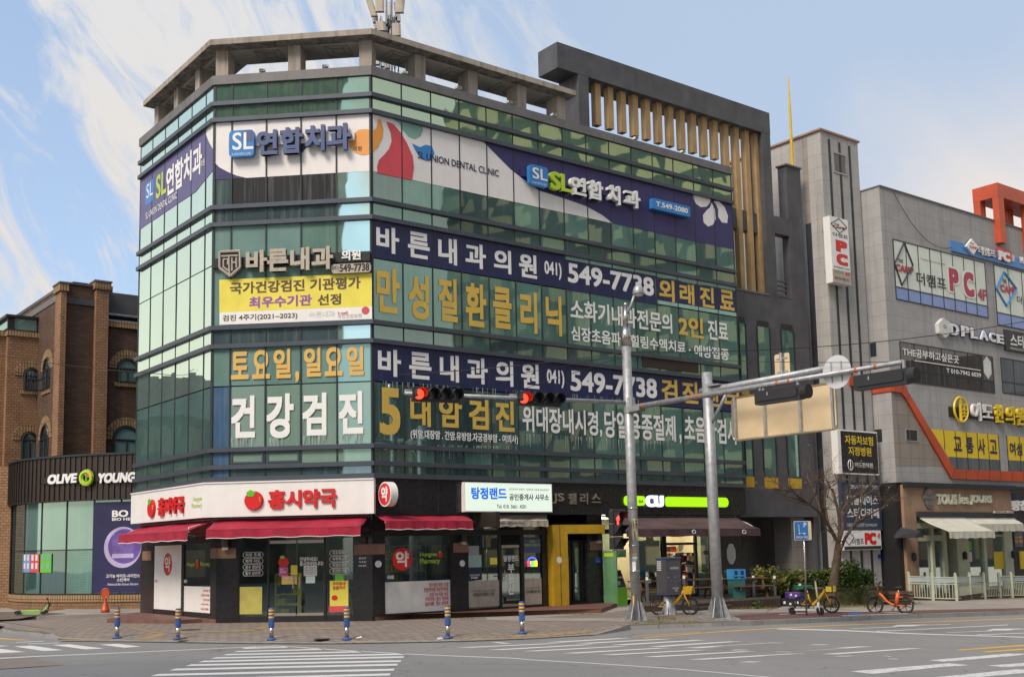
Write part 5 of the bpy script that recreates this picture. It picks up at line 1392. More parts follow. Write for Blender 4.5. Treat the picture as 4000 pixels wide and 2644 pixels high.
for f, x, y in ((FF, 1024, 281), (FF, 1270, 263), (FR, 1579, 288), (FR, 1789, 350), (FR, 1988, 407), (FR, 2162, 456), (FR, 2483, 549), (FR, 2667, 602)):
    u, v = f.uv(x, y, -.1); loc = Vector(f.P(u, 18.56, -.1))
    if fl is None:
        fl = thing('floodlight', 'white roof edge floodlight between the first and second pier above the chamfer', 'floodlight', loc, 'floodlights along the roof edge')
        Tq = lambda a, b, c: f.P(u + a, 18.56 + c, -.1 + b)
        mb = MB(); mb.box(Tq, (-.02, -.02, 0), (.02, .02, .07)); mb.build('stem', 'galv', fl)
        mb = MB(); mb.box(Tq, (-.10, -.07, .06), (.10, .08, .14)); mb.build('lamp_head', 'whitep', fl)
        mb = MB(); mb.box(Tq, (-.08, .081, .07), (.08, .09, .13)); mb.build('lens', 'dimglass', fl)
        f0 = f
    else: dup(fl, loc, (0, 0, f.ang - f0.ang), next(fn))

G['smoke'] = facade_glass('smoky_brown_glass', (.022, .02, .02), (.5, .48, .47), .08, .3, .08); G['greyfilm'] = facade_glass('grey_film_glass', (.06, .07, .08), (.5, .52, .55), .08, .35, .08)
# ================================================================ the grey office building at the right
GB = thing('office_building', 'grey stone office block with tall stair tower, orange trim and bakery at street level', 'building', FR.P(27.5, -.6, 1))
WB = 1.0; zt4 = zm(2900, 400, 1.742); zg = zm(3000, 1200, 1.96); z35 = zm(3500, 1300, 2.24); z19 = zm(3500, 1950, 3.136); zb8 = zm(3000, 1800, 1.858)
ftw = lambda x, y, w=0., z=zt4: FR.uv(*z(x, y), w)
uT0, uT1, zT = 24.48, 27.4, 21.6; uG0, uG1, zG = 27.5, 46., 19.15
mb = MB(); mb.box(FR.P, (uT0, -.9, -9), (uT1, zT, 0)); mb.build('stair_tower_wall', 'tower', GB)
mb = MB(); mb.box(FR.P, (uT0 - .1, zT, -9.1), (uT1 + .08, zT + .09, .08)); mb.build('tower_coping', 'terra', GB)
mb = MB()
for x, y in ((585, 210), (655, 235), (722, 255)):
    u = ftw(x, y)[0]
    mb.box(FR.P, (u - .085, -.9, -.05), (u + .085, zT - .3, .012))
mb.build('tower_strip', 'strip', GB)
FT = Face(FR.P(uT0, 0, 0)[:2], AR - pi / 2); uu_ = FT.uv(*zy(790, 500), 0)[0]
mb = MB(); mb.box(FT.P, (uu_ - .16, -.9, -.04), (uu_ + .16, 17.3, .012)); mb.box(FT.P, (-5.5, 8, -.04), (-5.2, zT - .3, .012)); mb.build('tower_strip', 'strip', GB)
mb = MB(); mb.box(FT.P, (uu_ - .15, 17.3, -.04), (uu_ + .15, zT - .1, .011)); mb.build('tower_strip', 'tpanel', GB)
mb = MB(); fbox(FR, mb, zt4, (618, 345), (704, 492), 0., -.1, .004); wn = mb.build('window', 'smoke', GB)
mb = MB(); a = FR.uv(*zt4(618, 345), 0); b = FR.uv(*zt4(704, 492), 0)
for p, q in (((a[0] - .08, b[1] - .08), (a[0], a[1] + .08)), ((b[0], b[1] - .08), (b[0] + .08, a[1] + .08)), ((a[0], a[1]), (b[0], a[1] + .08)), ((a[0], b[1] - .08), (b[0], b[1]))): mb.box(FR.P, (*p, -.05), (*q, .03))
mb.build('window_frame', 'galv', wn)
mb = MB(); zs0 = 4.95
mb.box(FR.P, (uG0, zs0, -12), (uG1, zG, WB)); mb.build('office_wall', 'gpanel', GB)
mb = MB(); mb.box(FR.P, (uG0 - .03, zG, -12), (uG1, zG + .07, WB + .05)); mb.build('roof_coping', 'cap', GB)
tri_ = [FR.uv(*zg(*p), WB) for p in ((962, 645), (1030, 660), (1065, 710), (1340, 1215), (1000, 1218))]
mb = MB(); mb.poly([FR.P(u, v, WB + .006) for u, v in [(uG0, tri_[0][1])] + tri_[1:4] + [(uG0, tri_[4][1])]]); mb.build('taupe_wall_panel', 'tpanel', GB)
mb = MB(); mb.box(FR.P, (uG0, -.9, -3), (uG0 + .42, zs0 - .002, WB - .05)); mb.build('side_pier', 'blackm', GB)
# orange trim running round the corner and down the facade
mb = MB()
fpoly(FR, mb, zg, [(622, 515), (808, 543), (808, 615), (625, 597)], 0, .06)
a = FR.uv(*zg(960, 566), WB); b = FR.uv(*zg(960, 644), WB)
mb.box(FR.P, (uG0 - .06, b[1], -.02), (uG0 - .002, a[1], WB + .06))
fpoly(FR, mb, zg, [(960, 565), (1040, 575), (1085, 665), (1430, 1240), (2400, 1275), (2400, 1352), (1410, 1310), (1060, 700), (1025, 655), (960, 643)], WB, WB + .12); mb.build('orange_trim', 'redtrim', GB)
mb = MB(); jn = [(1040, 575, 1025, 655), (1085, 665, 1060, 700), (1430, 1240, 1410, 1310)] + [(1430 + k * 88, 1240 + k * 3.2, 1430 + k * 88, 1311 + k * 3.2) for k in range(1, 8)]
for x0, y0, x1, y1 in jn:
    p, q = FR.uv(*zg(x0, y0), WB + .12), FR.uv(*zg(x1, y1), WB + .12); mb.tube([FR.P(*p, WB + .12), FR.P(*q, WB + .12)], .012, 4)
mb.build('trim_joint', 'strip', GB)


def glazing(nm, z, a, b, m, cols, rows=(), w=WB, fm='mull'):
    u0, v1 = FR.uv(*z(*a), w); u1, v0 = FR.uv(*z(*b), w); mb = MB(); mb.box(FR.P, (u0, v0, w - .08), (u1, v1, w + .012)); o = mb.build(nm, m, GB)
    mb = MB()
    for k in range(cols + 1): mb.box(FR.P, (u0 + (u1 - u0) * k / cols - .025, v0, w), (u0 + (u1 - u0) * k / cols + .025, v1, w + .028))
    for v in (v0, v1) + tuple(v0 + (v1 - v0) * r for r in rows): mb.box(FR.P, (u0, v - .025, w), (u1, v + .025, w + .026))
    mb.build('window_frame', fm, o); return o, u0, u1, v0, v1


G['mintfilm'] = M('pale_mint_film', (.64, .70, .62), .35, 0, .06); G['bluefilm'] = M('periwinkle_film', (.20, .29, .56), .35, 0, .08); G['yfilm'] = M('yellow_film', (.74, .54, .03), .4, 0, .06)
for a, b, c in (((1022, 932), (1665, 1380), 8), ((1708, 1105), (2420, 1560), 8)):
    # both upper corners lie on one level line of the facade
    u0, v1 = FR.uv(*zt4(*a), WB); u1 = FR.uv(*zt4(b[0], b[1]), WB)[0]; vs_ = FR.uv(*zt4(a[0] + 20, a[1] + 322), WB)[1]; v0 = FR.uv(*zt4(a[0] + 20, a[1] + 405), WB)[1]
    mb = MB(); mb.box(FR.P, (u0, vs_, WB - .1), (u1, v1, WB + .012)); wn = mb.build('film_window', 'mintfilm', GB)
    mb = MB(); mb.box(FR.P, (u0, v0, WB - .1), (u1, vs_ - .002, WB + .012)); mb.build('lower_film', 'bluefilm', wn)
    mb = MB()
    for k in range(c + 1): mb.box(FR.P, (u0 + (u1 - u0) * k / c - .022, v0, WB), (u0 + (u1 - u0) * k / c + .022, v1, WB + .03))
    for v in (v0, v1, vs_): mb.box(FR.P, (u0, v - .025, WB), (u1, v + .025, WB + .028))
    mb.build('window_frame', 'mull', wn)
ww_ = WB + .034; bk = MB(); rd2 = MB(); wh2 = MB()
for dx_, dy_ in ((0, 0), (690, 170)):
    q = lambda x, y: (x + dx_, y + dy_)
    p = [FR.uv(*zt4(*q(x, y)), ww_) for x, y in ((1100, 955), (1160, 1110), (1085, 1245), (1035, 1100))]
    if not dx_:
        for i in (0, 1, 2, 3): bk.tube([FR.P(*p[i], ww_), FR.P(*p[(i + 1) % 4], ww_)], .05, 4)
    else:
        b3 = MB(); p = [FR.uv(*zt4(x, y), ww_) for x, y in ((1780, 1155), (1865, 1270), (1797, 1385), (1728, 1268))]
        for i in range(4): b3.tube([FR.P(*p[i], ww_), FR.P(*p[(i + 1) % 4], ww_)], .06, 4)
        b3.build('diamond_outline', 'blue', GB)
    ftext(FR, bk, zt4, 'THE', q(1060, 1062) if not dx_ else (1770, 1200), q(1094, 1095) if not dx_ else (1800, 1235), ww_ + .004, bold=.02)
    ftext(FR, rd2, zt4, 'CAMP', q(1043, 1097) if not dx_ else (1755, 1235), q(1166, 1172) if not dx_ else (1868, 1312), ww_ + .006, bold=.05)
    ftext(FR, bk, zt4, '더캠프' if not dx_ else '더', (1183, 1150) if not dx_ else (1868, 1315), (1390, 1280) if not dx_ else (1905, 1372), ww_ + .004, bold=.012)
ftext(FR, wh2, zt4, 'P', (1390, 1108), (1485, 1308), ww_ + .002, bold=.11); ftext(FR, wh2, zt4, 'C', (1488, 1130), (1590, 1342), ww_ + .002, bold=.11)
ftext(FR, rd2, zt4, 'P', (1402, 1122), (1478, 1296), ww_ + .008, bold=.06); ftext(FR, rd2, zt4, 'C', (1500, 1145), (1582, 1330), ww_ + .008, bold=.06); ftext(FR, rd2, zt4, '4F', (1600, 1262), (1662, 1354), ww_ + .006, bold=.03)
ftext(FR, bk, zt4, 'Digital Exciting Life', (1215, 1058), (1380, 1112), ww_ + .004, bold=0); ftext(FR, bk, zt4, '천호점 탕정 1588-5423', (1062, 1300), (1205, 1330), ww_ + .004, bold=.01)
wh2.build('white_outline', 'letw', GB); rd2.build('window_lettering', M('maroon_vinyl', (.40, .02, .06), .4), GB); bk.build('window_lettering', 'strip', GB)
# study room glazing
o, u0, u1, v0, v1 = glazing('office_window', z35, (30, 78), (862, 525), 'smoke', 7, (.32,))
lets(GB, [('THE공부하고싶은곳', (55, 122), (553, 272), .022), ('T 010-7942 6039', (440, 308), (745, 390), .02)], 'letw', FR, z35, WB + .032, name='window_lettering')
mb = MB(); p, q = FR.uv(*z35(165, 243), WB + .03), FR.uv(*z35(738, 325), WB + .03); mb.tube([FR.P(p[0], p[1], WB + .03), FR.P(q[0], p[1], WB + .03)], .025, 4)
mb.build('white_rule', 'letw', GB)
mb = MB(); u_, v_ = FR.uv(*z35(800, 303), WB + .03); a, b = FR.uv(*z35(757, 200), WB + .03), FR.uv(*z35(850, 420), WB + .03); mb.box(FR.P, (a[0], b[1], WB + .014), (b[0], a[1], WB + .03)); hx = mb.build('grey_film', 'greyfilm', GB)
mb = MB(); mb.prism(FR.P, [(u_ + .42 * math.cos(pi / 2 + k * pi / 3), v_ + .6 * math.sin(pi / 2 + k * pi / 3)) for k in range(6)], WB + .031, WB + .036); mb.build('hexagon_logo', 'pale', hx)
glazing('office_window', z35, (912, 218), (1450, 590), 'greyfilm', 5, (.32,))
# yellow clinic windows under the slope of the trim
for a, b, c, st, x0 in (((312, 842), (905, 1110), 6, '교통사고', 500), ((965, 900), (1500, 1165), 5, '여성', 990)):
    u0, v1 = FR.uv(*z35(*a), WB); u1 = FR.uv(*z35(*b), WB)[0]; vs_ = FR.uv(*z35(470 if c == 6 else 985, 1083 if c == 6 else 1112), WB)[1]; v0 = FR.uv(*z35(515 if c == 6 else 985, 1190 if c == 6 else 1215), WB)[1]
    mb = MB()
    if c == 6:
        l0 = FR.uv(*z35(455, 1080), WB)[0]; mb.prism(FR.P, [(u0 - .1, v1), (l0, vs_), (u1, vs_), (u1, v1)], WB - .05, WB + .012)
    else: mb.box(FR.P, (u0, vs_, WB - .05), (u1, v1, WB + .012))
    wn = mb.build('film_window', 'yfilm', GB)
    mb = MB(); l1 = FR.uv(*z35(462, 1090), WB)[0] if c == 6 else u0; mb.box(FR.P, (l1, v0, WB - .05), (u1, vs_ - .003, WB + .011)); mb.build('lower_pane', 'greyfilm', wn)
    mb = MB()
    for k in range(c + 1):
        u = u0 + (u1 - u0) * k / c
        if u > l1 or c != 6: mb.box(FR.P, (u - .022, v0, WB), (u + .022, v1, WB + .026))
        elif k: mb.box(FR.P, (u - .022, vs_ + (v1 - vs_) * (1 - (u - u0) / (l1 - u0)), WB), (u + .022, v1, WB + .026))
    mb.build('window_frame', 'mull', wn)
lets(GB, [('교', (500, 905), (580, 1035)), ('통', (606, 910), (682, 1055)), ('사', (715, 920), (785, 1064)), ('고', (817, 932), (888, 1058)), ('여성', (992, 955), (1108, 1075))], 'ink', FR, z35, WB + .03, None, .025, 'window_lettering')
glazing('office_window', z35, (82, 842), (190, 950), 'smoke', 1, (), fm='galv')
for a, b in (((765, 280), (832, 375)), ((808, 938), (876, 1030))):
    FLs = Face(FR.P(uG0, 0, WB)[:2], AR - pi / 2); u0, v1 = FLs.uv(*zg(*a), 0); u1, v0 = FLs.uv(*zg(*b), 0); mb = MB(); mb.box(FLs.P, (max(u0, -1.), v0, -.05), (min(u1, -.25), v1, .01)); mb.build('side_window', 'mull', GB)
# orange portal frames on the roof
zp = lambda x, y, w=WB: FR.uv(*zt4(x, y), w)
tp = zp(1692, 557); bt = zp(1700, 650); p0, p1 = zp(1692, 600)[0], zp(1692, 900)[0]; ft = zp(1700, 955)
uP = tp[0]
mb = MB(); mb.box(FR.P, (uP, bt[1], WB - 1.1), (uP + 12, tp[1], WB + .35)); mb.build('roof_portal', 'redtrim', GB)
for k in range(5):
    u = uP + .0 + k * 2.9
    mb = MB(); mb.box(FR.P, (u, ft[1], WB + .004), (u + .55, bt[1] - .003, WB + .35)); mb.build('portal_post', 'redtrim', GB)
    mb = MB(); mb.box(FR.P, (u + .003, zG + .08, WB - 1.09), (u + .55, bt[1] - .004, WB - .7)); mb.build('portal_post', 'redtrim', GB)
# signs on the office block
def seat(name, label, f, z, a, w, cat='sign', grp=None):
    u, v = f.uv(*z(*a), w); return thing(name, label, cat, f.P(u, v, w), grp)


t = seat('internet_cafe_sign', 'tall narrow white vertical sign with red letters PC on the stair tower', FR, zt4, (620, 1220), .3)
a = FR.uv(*zt4(598, 770), .75); b = FR.uv(*zt4(720, 1205), .75)
Ts = Face(FR.P(b[0] + .05, 0, .05)[:2], AR + pi / 2 * 0)
ua_, ub4 = FR.uv(*zt4(600, 900), .5)[0], FR.uv(*zt4(722, 900), .5)[0]; va_, vb_ = FR.uv(*zt4(600, 772), .5)[1], FR.uv(*zt4(620, 1222), .5)[1]
mb = MB(); mb.box(FR.P, (ua_, vb_, .12), (ub4, va_, .5)); mb.build('sign_box', 'whitep', t)
mb = MB(); mb.box(FR.P, (ua_ + .1, vb_ + .5, -.02), (ua_ + .25, vb_ + .7, .12)); mb.box(FR.P, (ua_ + .1, va_ - .7, -.02), (ua_ + .25, va_ - .5, .12)); mb.build('bracket', 'galv', t)
W_ = ub4 - ua_; hh = va_ - vb_; T5 = lambda x, y: (ua_ + x * W_, vb_ + y * hh)
for st, x0, y0, x1, y1, m, bo in (('THE', .22, .875, .5, .905, 'strip', .03), ('CAMP', .12, .83, .88, .87, M('rust_letters', (.35, .09, .02), .5), .06), ('더캠프', .12, .70, .95, .76, 'strip', .01), ('P', .25, .48, .88, .655, 'red', .07), ('C', .25, .28, .88, .455, 'red', .07),
                                  ('INTERNET CAFE', .1, .225, .95, .25, 'strip', .01), ('4F', .68, .13, .95, .19, 'red', .03), ('천호점 탕정', .1, .15, .55, .18, 'ink', .0), ('탕정캠프', .1, .05, .9, .09, 'ink', .01)):
    mb = MB(); mb.text(FR.P, st, *T5(x0, y0), *T5(x1, y1), .505, None, bo); mb.build('lettering', m, t)
mb = MB(); p = [T5(.5, .99), T5(.92, .885), T5(.5, .77), T5(.04, .885)]
for i in range(4): mb.tube([FR.P(*p[i], .5), FR.P(*p[(i + 1) % 4], .5)], .022, 4)
mb.build('diamond_outline', 'strip', t)
mb = MB(); mb.box(FR.P, (*T5(0, 0), .5), (*T5(1, .2), .503)); mb.build('lower_plate', 'beige', t)
# internet cafe sign on blue rail
t = seat('internet_cafe_sign', 'blue rail sign with diamond badge and red PC under the orange roof frame', FR, zt4, (1500, 1000), WB)
mb = MB(); a = FR.uv(*zt4(1422, 938), WB + .1); b = FR.uv(*zt4(1560, 1000), WB + .1); mb.box(FR.P, (a[0], a[1] - .55, WB), (a[0] + 8.2, a[1], WB + .1)); mb.build('mounting_rail', 'blue', t)
mb = MB(); p = [FR.uv(*zt4(x, y), WB + .2) for x, y in ((1560, 928), (1605, 985), (1572, 1037), (1522, 980))]; mb.prism(FR.P, p, WB + .1, WB + .22); bd = mb.build('badge', 'whitep', t)
lets(bd, [('THE', (1548, 952), (1575, 968), .02)], 'strip', FR, zt4, WB + .225); lets(bd, [('CAMP', (1545, 972), (1597, 1005), .05)], 'dred', FR, zt4, WB + .225)
lets(t, [('더캠프', (1606, 975), (1725, 1060), .02)], 'whitep', FR, zt4, WB + .1, WB + .2)
mb = MB(); a = FR.uv(*zt4(1730, 985), WB + .1); b = FR.uv(*zt4(1828, 1090), WB + .1); mb.prism(FR.P, rrect(a[0], b[1], b[0], a[1], .1), WB + .1, WB + .16); pl = mb.build('red_plate', 'red', t)
lets(pl, [('PC', (1745, 1005), (1825, 1090), .06)], 'letw', FR, zt4, WB + .16, WB + .22); lets(t, [('방', (1832, 1035), (1855, 1085), .02), ('14', (1890, 1048), (1916, 1098), .05)], 'letw', FR, zt4, WB + .11, WB + .16)
# study cafe letters
t = seat('study_cafe_sign', 'raised white letters DPLACE with hexagon logo and dark panel beside them', FR, zg, (1350, 200), WB)
mb = MB(); p = [FR.uv(*zg(x, y), WB + .2) for x, y in ((1345, 82), (1392, 115), (1402, 195), (1360, 235), (1315, 195), (1305, 125))]; mb.prism(FR.P, p, WB, WB + .2); hx = mb.build('hexagon_logo', 'pale', t)
lets(hx, [('D', (1345, 135), (1368, 165), .01)], 'strip', FR, zg, WB + .205)
xs_ = ((1395, 1470), (1480, 1550), (1552, 1615), (1620, 1692), (1694, 1750), (1752, 1812))
lets(t, [(c, (xs_[i][0] - 4, 114 + i * 16.5), (xs_[i][1] + 3, 226 + i * 12.5), .085) for i, c in enumerate('DPLACE')], 'letnavy', FR, zg, WB, WB + .1, name='letter_backing')
lets(t, [(c, (xs_[i][0] + 4, 122 + i * 16.5), (xs_[i][1] - 4, 219 + i * 12.5), .03) for i, c in enumerate('DPLACE')], 'letw', FR, zg, WB + .1, WB + .16)
mb = MB(); a = FR.uv(*zg(1812, 168), WB + .1); b = FR.uv(*zg(1820, 325), WB + .1); mb.box(FR.P, (a[0], b[1], WB), (a[0] + 6.5, a[1], WB + .1)); pn = mb.build('sign_panel', 'strip', t)
lets(pn, [('스터디카페', (1852, 200), (2120, 345), .02), ('PRESTIGE STUDY CAFE', (1855, 305), (2000, 345), .0)], 'letw', FR, zg, WB + .104)
# oriental clinic sign
t = seat('oriental_clinic_sign', 'round yellow emblem with white and yellow raised Korean letters on dark rail', FR, zg, (1480, 880), WB)
mb = MB(); a = FR.uv(*zg(1385, 752), WB + .05); mb.box(FR.P, (a[0], a[1] - .55, WB), (a[0] + 10, a[1] - .05, WB + .06)); mb.build('mounting_rail', 'blackm', t)
u_, v_ = FR.uv(*zg(1480, 782), WB + .18); ro = abs(FR.uv(*zg(1480, 682), WB + .18)[1] - v_)
mb = MB(); rg = [FR.P(u_ + ro * .93 * math.cos(k * pi / 16), v_ + ro * .93 * math.sin(k * pi / 16), WB + .16) for k in range(33)]; mb.tube(rg, ro * .085, 6, False)
mb.box(FR.P, (u_ - ro * .12, v_ - ro * .9, WB + .1), (u_ + ro * .08, v_ + ro * .9, WB + .2))
for y in (.35, -.05, -.3, -.55): mb.box(FR.P, (u_ + ro * .08, v_ + ro * y, WB + .1), (u_ + ro * .8, v_ + ro * (y + .1), WB + .19))
mb.box(FR.P, (u_ + ro * .4, v_ - ro * .55, WB + .1), (u_ + ro * .5, v_ + ro * .35, WB + .185)); mb.build('round_emblem', 'yfilm', t)
lets(t, [('이', (1563, 725), (1640, 868)), ('도', (1650, 740), (1728, 852))], 'letw', FR, zg, WB + .06, WB + .2, .02); lets(t, [('한', (1742, 742), (1815, 885)), ('의', (1830, 755), (1895, 898)), ('원', (1905, 765), (1975, 905))], 'yfilm', FR, zg, WB + .06, WB + .2, .025)
# lightbox on the tower and the two banners below it
t = seat('clinic_lightbox', 'square black sign box with yellow Korean letters at the foot of the stair tower', FR, zg, (560, 1280), .3)
a = FR.uv(*zg(527, 933), .4); b = FR.uv(*zg(852, 1285), .4)
mb = MB(); mb.box(FR.P, (a[0] + .02, b[1], .05), (b[0], FR.uv(*zg(830, 955), .4)[1], .4)); mb.build('sign_box', 'whitep', t)
zt_ = FR.uv(*zg(830, 958), .4)[1]; uc_ = FR.uv(*zg(556, 1000), .4)[0]
mb = MB(); mb.box(FR.P, (uc_, b[1] + .06, .4), (b[0] - .04, zt_ - .05, .406)); mb.build('sign_face', 'blackm', t)
lets(t, [('자동차보험', (587, 975), (806, 1060), .02), ('지정병원', (614, 1062), (793, 1142), .02)], 'yfilm', FR, zg, .41); lets(t, [('이도한의원', (664, 1185), (803, 1230), .015)], 'letw', FR, zg, .41)
u_, v_ = FR.uv(*zg(632, 1207), .41); mb = MB(); mb.tube([FR.P(u_ + .18 * math.cos(k * pi / 10), v_ + .24 * math.sin(k * pi / 10), .41) for k in range(21)], .018, 4, False); mb.tube([FR.P(u_, v_ - .22, .41), FR.P(u_, v_ + .22, .41)], .02, 4); mb.build('emblem', 'letw', t)
t = seat('study_cafe_banner', 'large navy banner with white Korean letters behind the bare tree', FR, zb8, (560, 500), .2, 'banner')
a = FR.uv(*zb8(527, 150), .2); b = FR.uv(*zb8(832, 500), .2)
mb = MB(); mb.box(FR.P, (a[0], b[1], .03), (b[0], a[1], .2)); mb.build('sign_box', M('slate_navy_banner', (.035, .05, .085), .6), t)
lets(t, [('DPLACE STUDY CAFE', (596, 172), (798, 205), .02), ('디플레이스', (572, 245), (803, 320), .025), ('스터디카페', (572, 340), (808, 415), .03), ('디플레이스 충남탕정점 T.010-7942-6039', (572, 450), (792, 476), .0)], 'letw', FR, zb8, .206)
t = seat('internet_cafe_sign', 'wide low white sign with red PC letters under the navy banner', FR, zb8, (560, 645), .25)
a = FR.uv(*zb8(540, 505), .25); b = FR.uv(*zb8(825, 640), .25)
mb = MB(); mb.box(FR.P, (a[0], b[1], .03), (b[0], a[1], .25)); mb.build('sign_box', 'whitep', t)
lets(t, [('더캠프', (612, 560), (696, 605), .01)], 'strip', FR, zb8, .256); lets(t, [('PC', (700, 520), (788, 605), .07), ('4F', (793, 525), (815, 562), .03)], 'red', FR, zb8, .256)
mb = MB(); p = [FR.uv(*zb8(x, y), .256) for x, y in ((590, 512), (625, 555), (588, 608), (552, 560))]
for i in range(4): mb.tube([FR.P(*p[i], .256), FR.P(*p[(i + 1) % 4], .256)], .02, 4)
mb.build('diamond_outline', 'strip', t)
mb = MB(); u0, v1 = FR.uv(*zb8(555, 620), .25); mb.box(FR.P, (u0, b[1] + .02, .25), (b[0] - .03, v1, .254)); mb.build('dark_strip', 'strip', t)
u0, v1 = FR.uv(*zb8(797, 677), .0); u1, v0 = FR.uv(*zb8(819, 705), .0); mb = MB(); mb.box(FR.P, (u0, v0, .0), (u1, v1, .03)); mb.build('house_number_plate', 'blued', GB)
# bakery at street level
uB = FR.uv(*zb8(965, 200), WB)[0]; uBe = FR.uv(*zb8(1745, 200), WB)[0]; zBt_ = FR.uv(*zb8(965, 170), WB)[1]; zBm = FR.uv(*zb8(1070, 372), WB)[1]
G['bakery'] = M('bakery_render', (.30, .195, .125), .85, 0, .16, 1.5, .15, 40, streak=.2, dirt=(.18, .10, .06)); G['creamcl'] = M('cream_awning_cloth', (.52, .52, .43), .8, 0, .1, 3., .15, 90); G['sagep'] = M('sage_painted_timber', (.44, .47, .36), .6, 0, .1, 3.)
mb = MB(); mb.box(FR.P, (uG0 + .45, zBt_, -4), (uG1, zs0 - .003, WB + .02)); mb.build('dark_band', 'strip', GB)
mb = MB(); mb.box(FR.P, (uB, zBt_ - .12, WB + .06), (uBe + .3, zBt_ + .1, WB + .3)); mb.build('fascia_ledge', 'mull', GB)
uBj = FR.uv(*zb8(1080, 700), WB)[0]
mb = MB(); mb.box(FR.P, (uB, zBm, WB - 1), (uBe, zBt_ - .003, WB + .1)); mb.box(FR.P, (uB, -1., WB - 1), (uBj, zBm - .002, WB + .1)); mb.build('bakery_wall', 'bakery', GB)
mb = MB(); mb.box(FR.P, (uBj, zBm - .22, WB - .3), (uBe + .2, zBm + .02, WB + .22)); mb.build('shopfront_beam', 'strip', GB)
mb = MB(); mb.box(FR.P, (uBj - .05, -1., -3.2), (uG1, zBm, -3)); mb.box(FR.P, (uG0, -1., -1.4), (uB, zBm + .4, -1.2)); mb.build('dark_recess', 'int', GB)
mb = MB(); mb.box(FR.P, (uBj - .5, -1, -3), (uG1, -.1, WB - .1)); mb.build('bakery_floor', 'floor', GB)
ub_l = [FR.uv(*z19(x, 800), WB)[0] for x in (250, 450, 480, 590, 635, 705, 735, 880, 1085, 1120, 1340, 1380, 1440)]
v_d = FR.uv(*z19(300, 510), WB)[1]; v_t = FR.uv(*z19(300, 440), WB)[1]
mb = MB()
for a, b in ((ub_l[0], ub_l[0] + .1), (ub_l[1], ub_l[2]), (ub_l[3], ub_l[4]), (ub_l[8], ub_l[9]), (ub_l[10], ub_l[12])): mb.box(FR.P, (a, -.6, WB - .2), (b, zBm - .2, WB + .02))
mb.box(FR.P, (ub_l[0], v_d, WB - .19), (ub_l[4], v_t, WB + .015)); mb.box(FR.P, (ub_l[7], v_d + .15, WB - .19), (ub_l[10], v_d + .25, WB + .015)); mb.box(FR.P, (ub_l[0], zBm - .75, WB - .19), (ub_l[4], zBm - .5, WB + .014)); mb.box(FR.P, (ub_l[6], -.6, WB - .5), (ub_l[7], zBm - .2, WB + .12)); mb.build('sage_shopfront_frame', 'sagep', GB)
for a, b in ((ub_l[0] + .1, ub_l[1]), (ub_l[2], ub_l[3]), (ub_l[7], ub_l[8]), (ub_l[9], ub_l[10])):
    mb = MB(); mb.box(FR.P, (a, -.5, WB - .12), (b, zBm - .2, WB - .1)); mb.build('shop_window', 'dimglass', GB)
for x, y in ((200, 700), (825, 685), (1412, 672)):
    u, v = FR.uv(*z19(x, y), WB + .12); mb = MB(); mb.lathe([(.05, -.2), (.1, -.17), (.1, .12), (.04, .2)], 10, FR.P(u, v, WB + .22)); mb.build('wall_lantern', 'blackm', GB)
mb = MB(); a, b = FR.uv(*z19(1195, 640), WB - .09), FR.uv(*z19(1340, 800), WB - .09); mb.box(FR.P, (a[0], b[1] - .2, WB - .095), (b[0], a[1], WB - .09)); mb.build('poster', 'yfilm', GB)
mb = MB(); a, b = FR.uv(*z19(880, 640), WB - .09), FR.uv(*z19(935, 760), WB - .09); mb.box(FR.P, (a[0], b[1], WB - .095), (b[0], a[1], WB - .09)); mb.build('poster', 'pale', GB)
mb = MB(); a, b = FR.uv(*z19(870, 510), WB - .09), FR.uv(*z19(930, 620), WB - .09); mb.box(FR.P, (a[0], b[1], WB - .096), (b[0], a[1], WB - .091)); mb.build('poster', 'leaf', GB)
mb = MB(); mb.box(FR.P, (ub_l[12], -1, WB - .4), (uG1, zs0 - .3, WB - .05)); mb.build('dark_shopfront', 'strip', GB)
mb = MB(); a, b = FR.uv(*z19(1515, 635), WB), FR.uv(*z19(1568, 850), WB); mb.box(FR.P, (a[0], b[1], WB - .05), (a[0] + 2.5, a[1], WB + .0)); mb.build('poster', 'yfilm', GB)
mb = MB(); a, b = FR.uv(*z19(1445, 370), WB), FR.uv(*z19(1558, 580), WB); mb.box(FR.P, (a[0], b[1], WB - .05), (b[0], a[1], WB + .0)); ps = mb.build('poster', 'greyfilm', GB)
lets(ps, [('탕정', (1455, 450), (1540, 480), .02), ('맛집', (1455, 495), (1550, 530), .03)], 'orange', FR, z19, WB + .006)
mb = MB(); u0 = FR.uv(*z19(30, 400), WB + .4)[0]; zc_ = FR.uv(*z19(60, 470), WB + .3)[1]
mb.add([FR.P(uG0 - .35, zc_, .9), FR.P(uB + .1, zc_, .9), FR.P(uB + .1, zc_, 2.0), FR.P(uG0 - .35, zc_, 2.0), FR.P((uG0 + uB) / 2, zc_ + .5, .9), FR.P((uG0 + uB) / 2, zc_ + .3, 2.0)], [(0, 3, 5, 4), (4, 5, 2, 1), (3, 2, 5), (0, 1, 4)]); mb.build('door_canopy', 'strip', GB)
t = seat('bakery_sign', 'cream raised letters TOUS les JOURS on brown bakery wall', FR, z35, (600, 1500), WB + .1)
lets(t, [('TOUS', (355, 1406), (538, 1500), .045), ('les', (552, 1408), (640, 1496), .02), ('JOURS', (648, 1415), (845, 1505), .045)], M('cream_letters', (.52, .53, .43), .45), FR, z35, WB + .1, WB + .2)
u_, v_ = FR.uv(*z35(288, 1442), WB + .15); mb = MB(); disc(mb, FR.P, u_, v_, .42, .5, WB + .1, WB + .17, 24); hd = mb.build('emblem', 'cap', t)
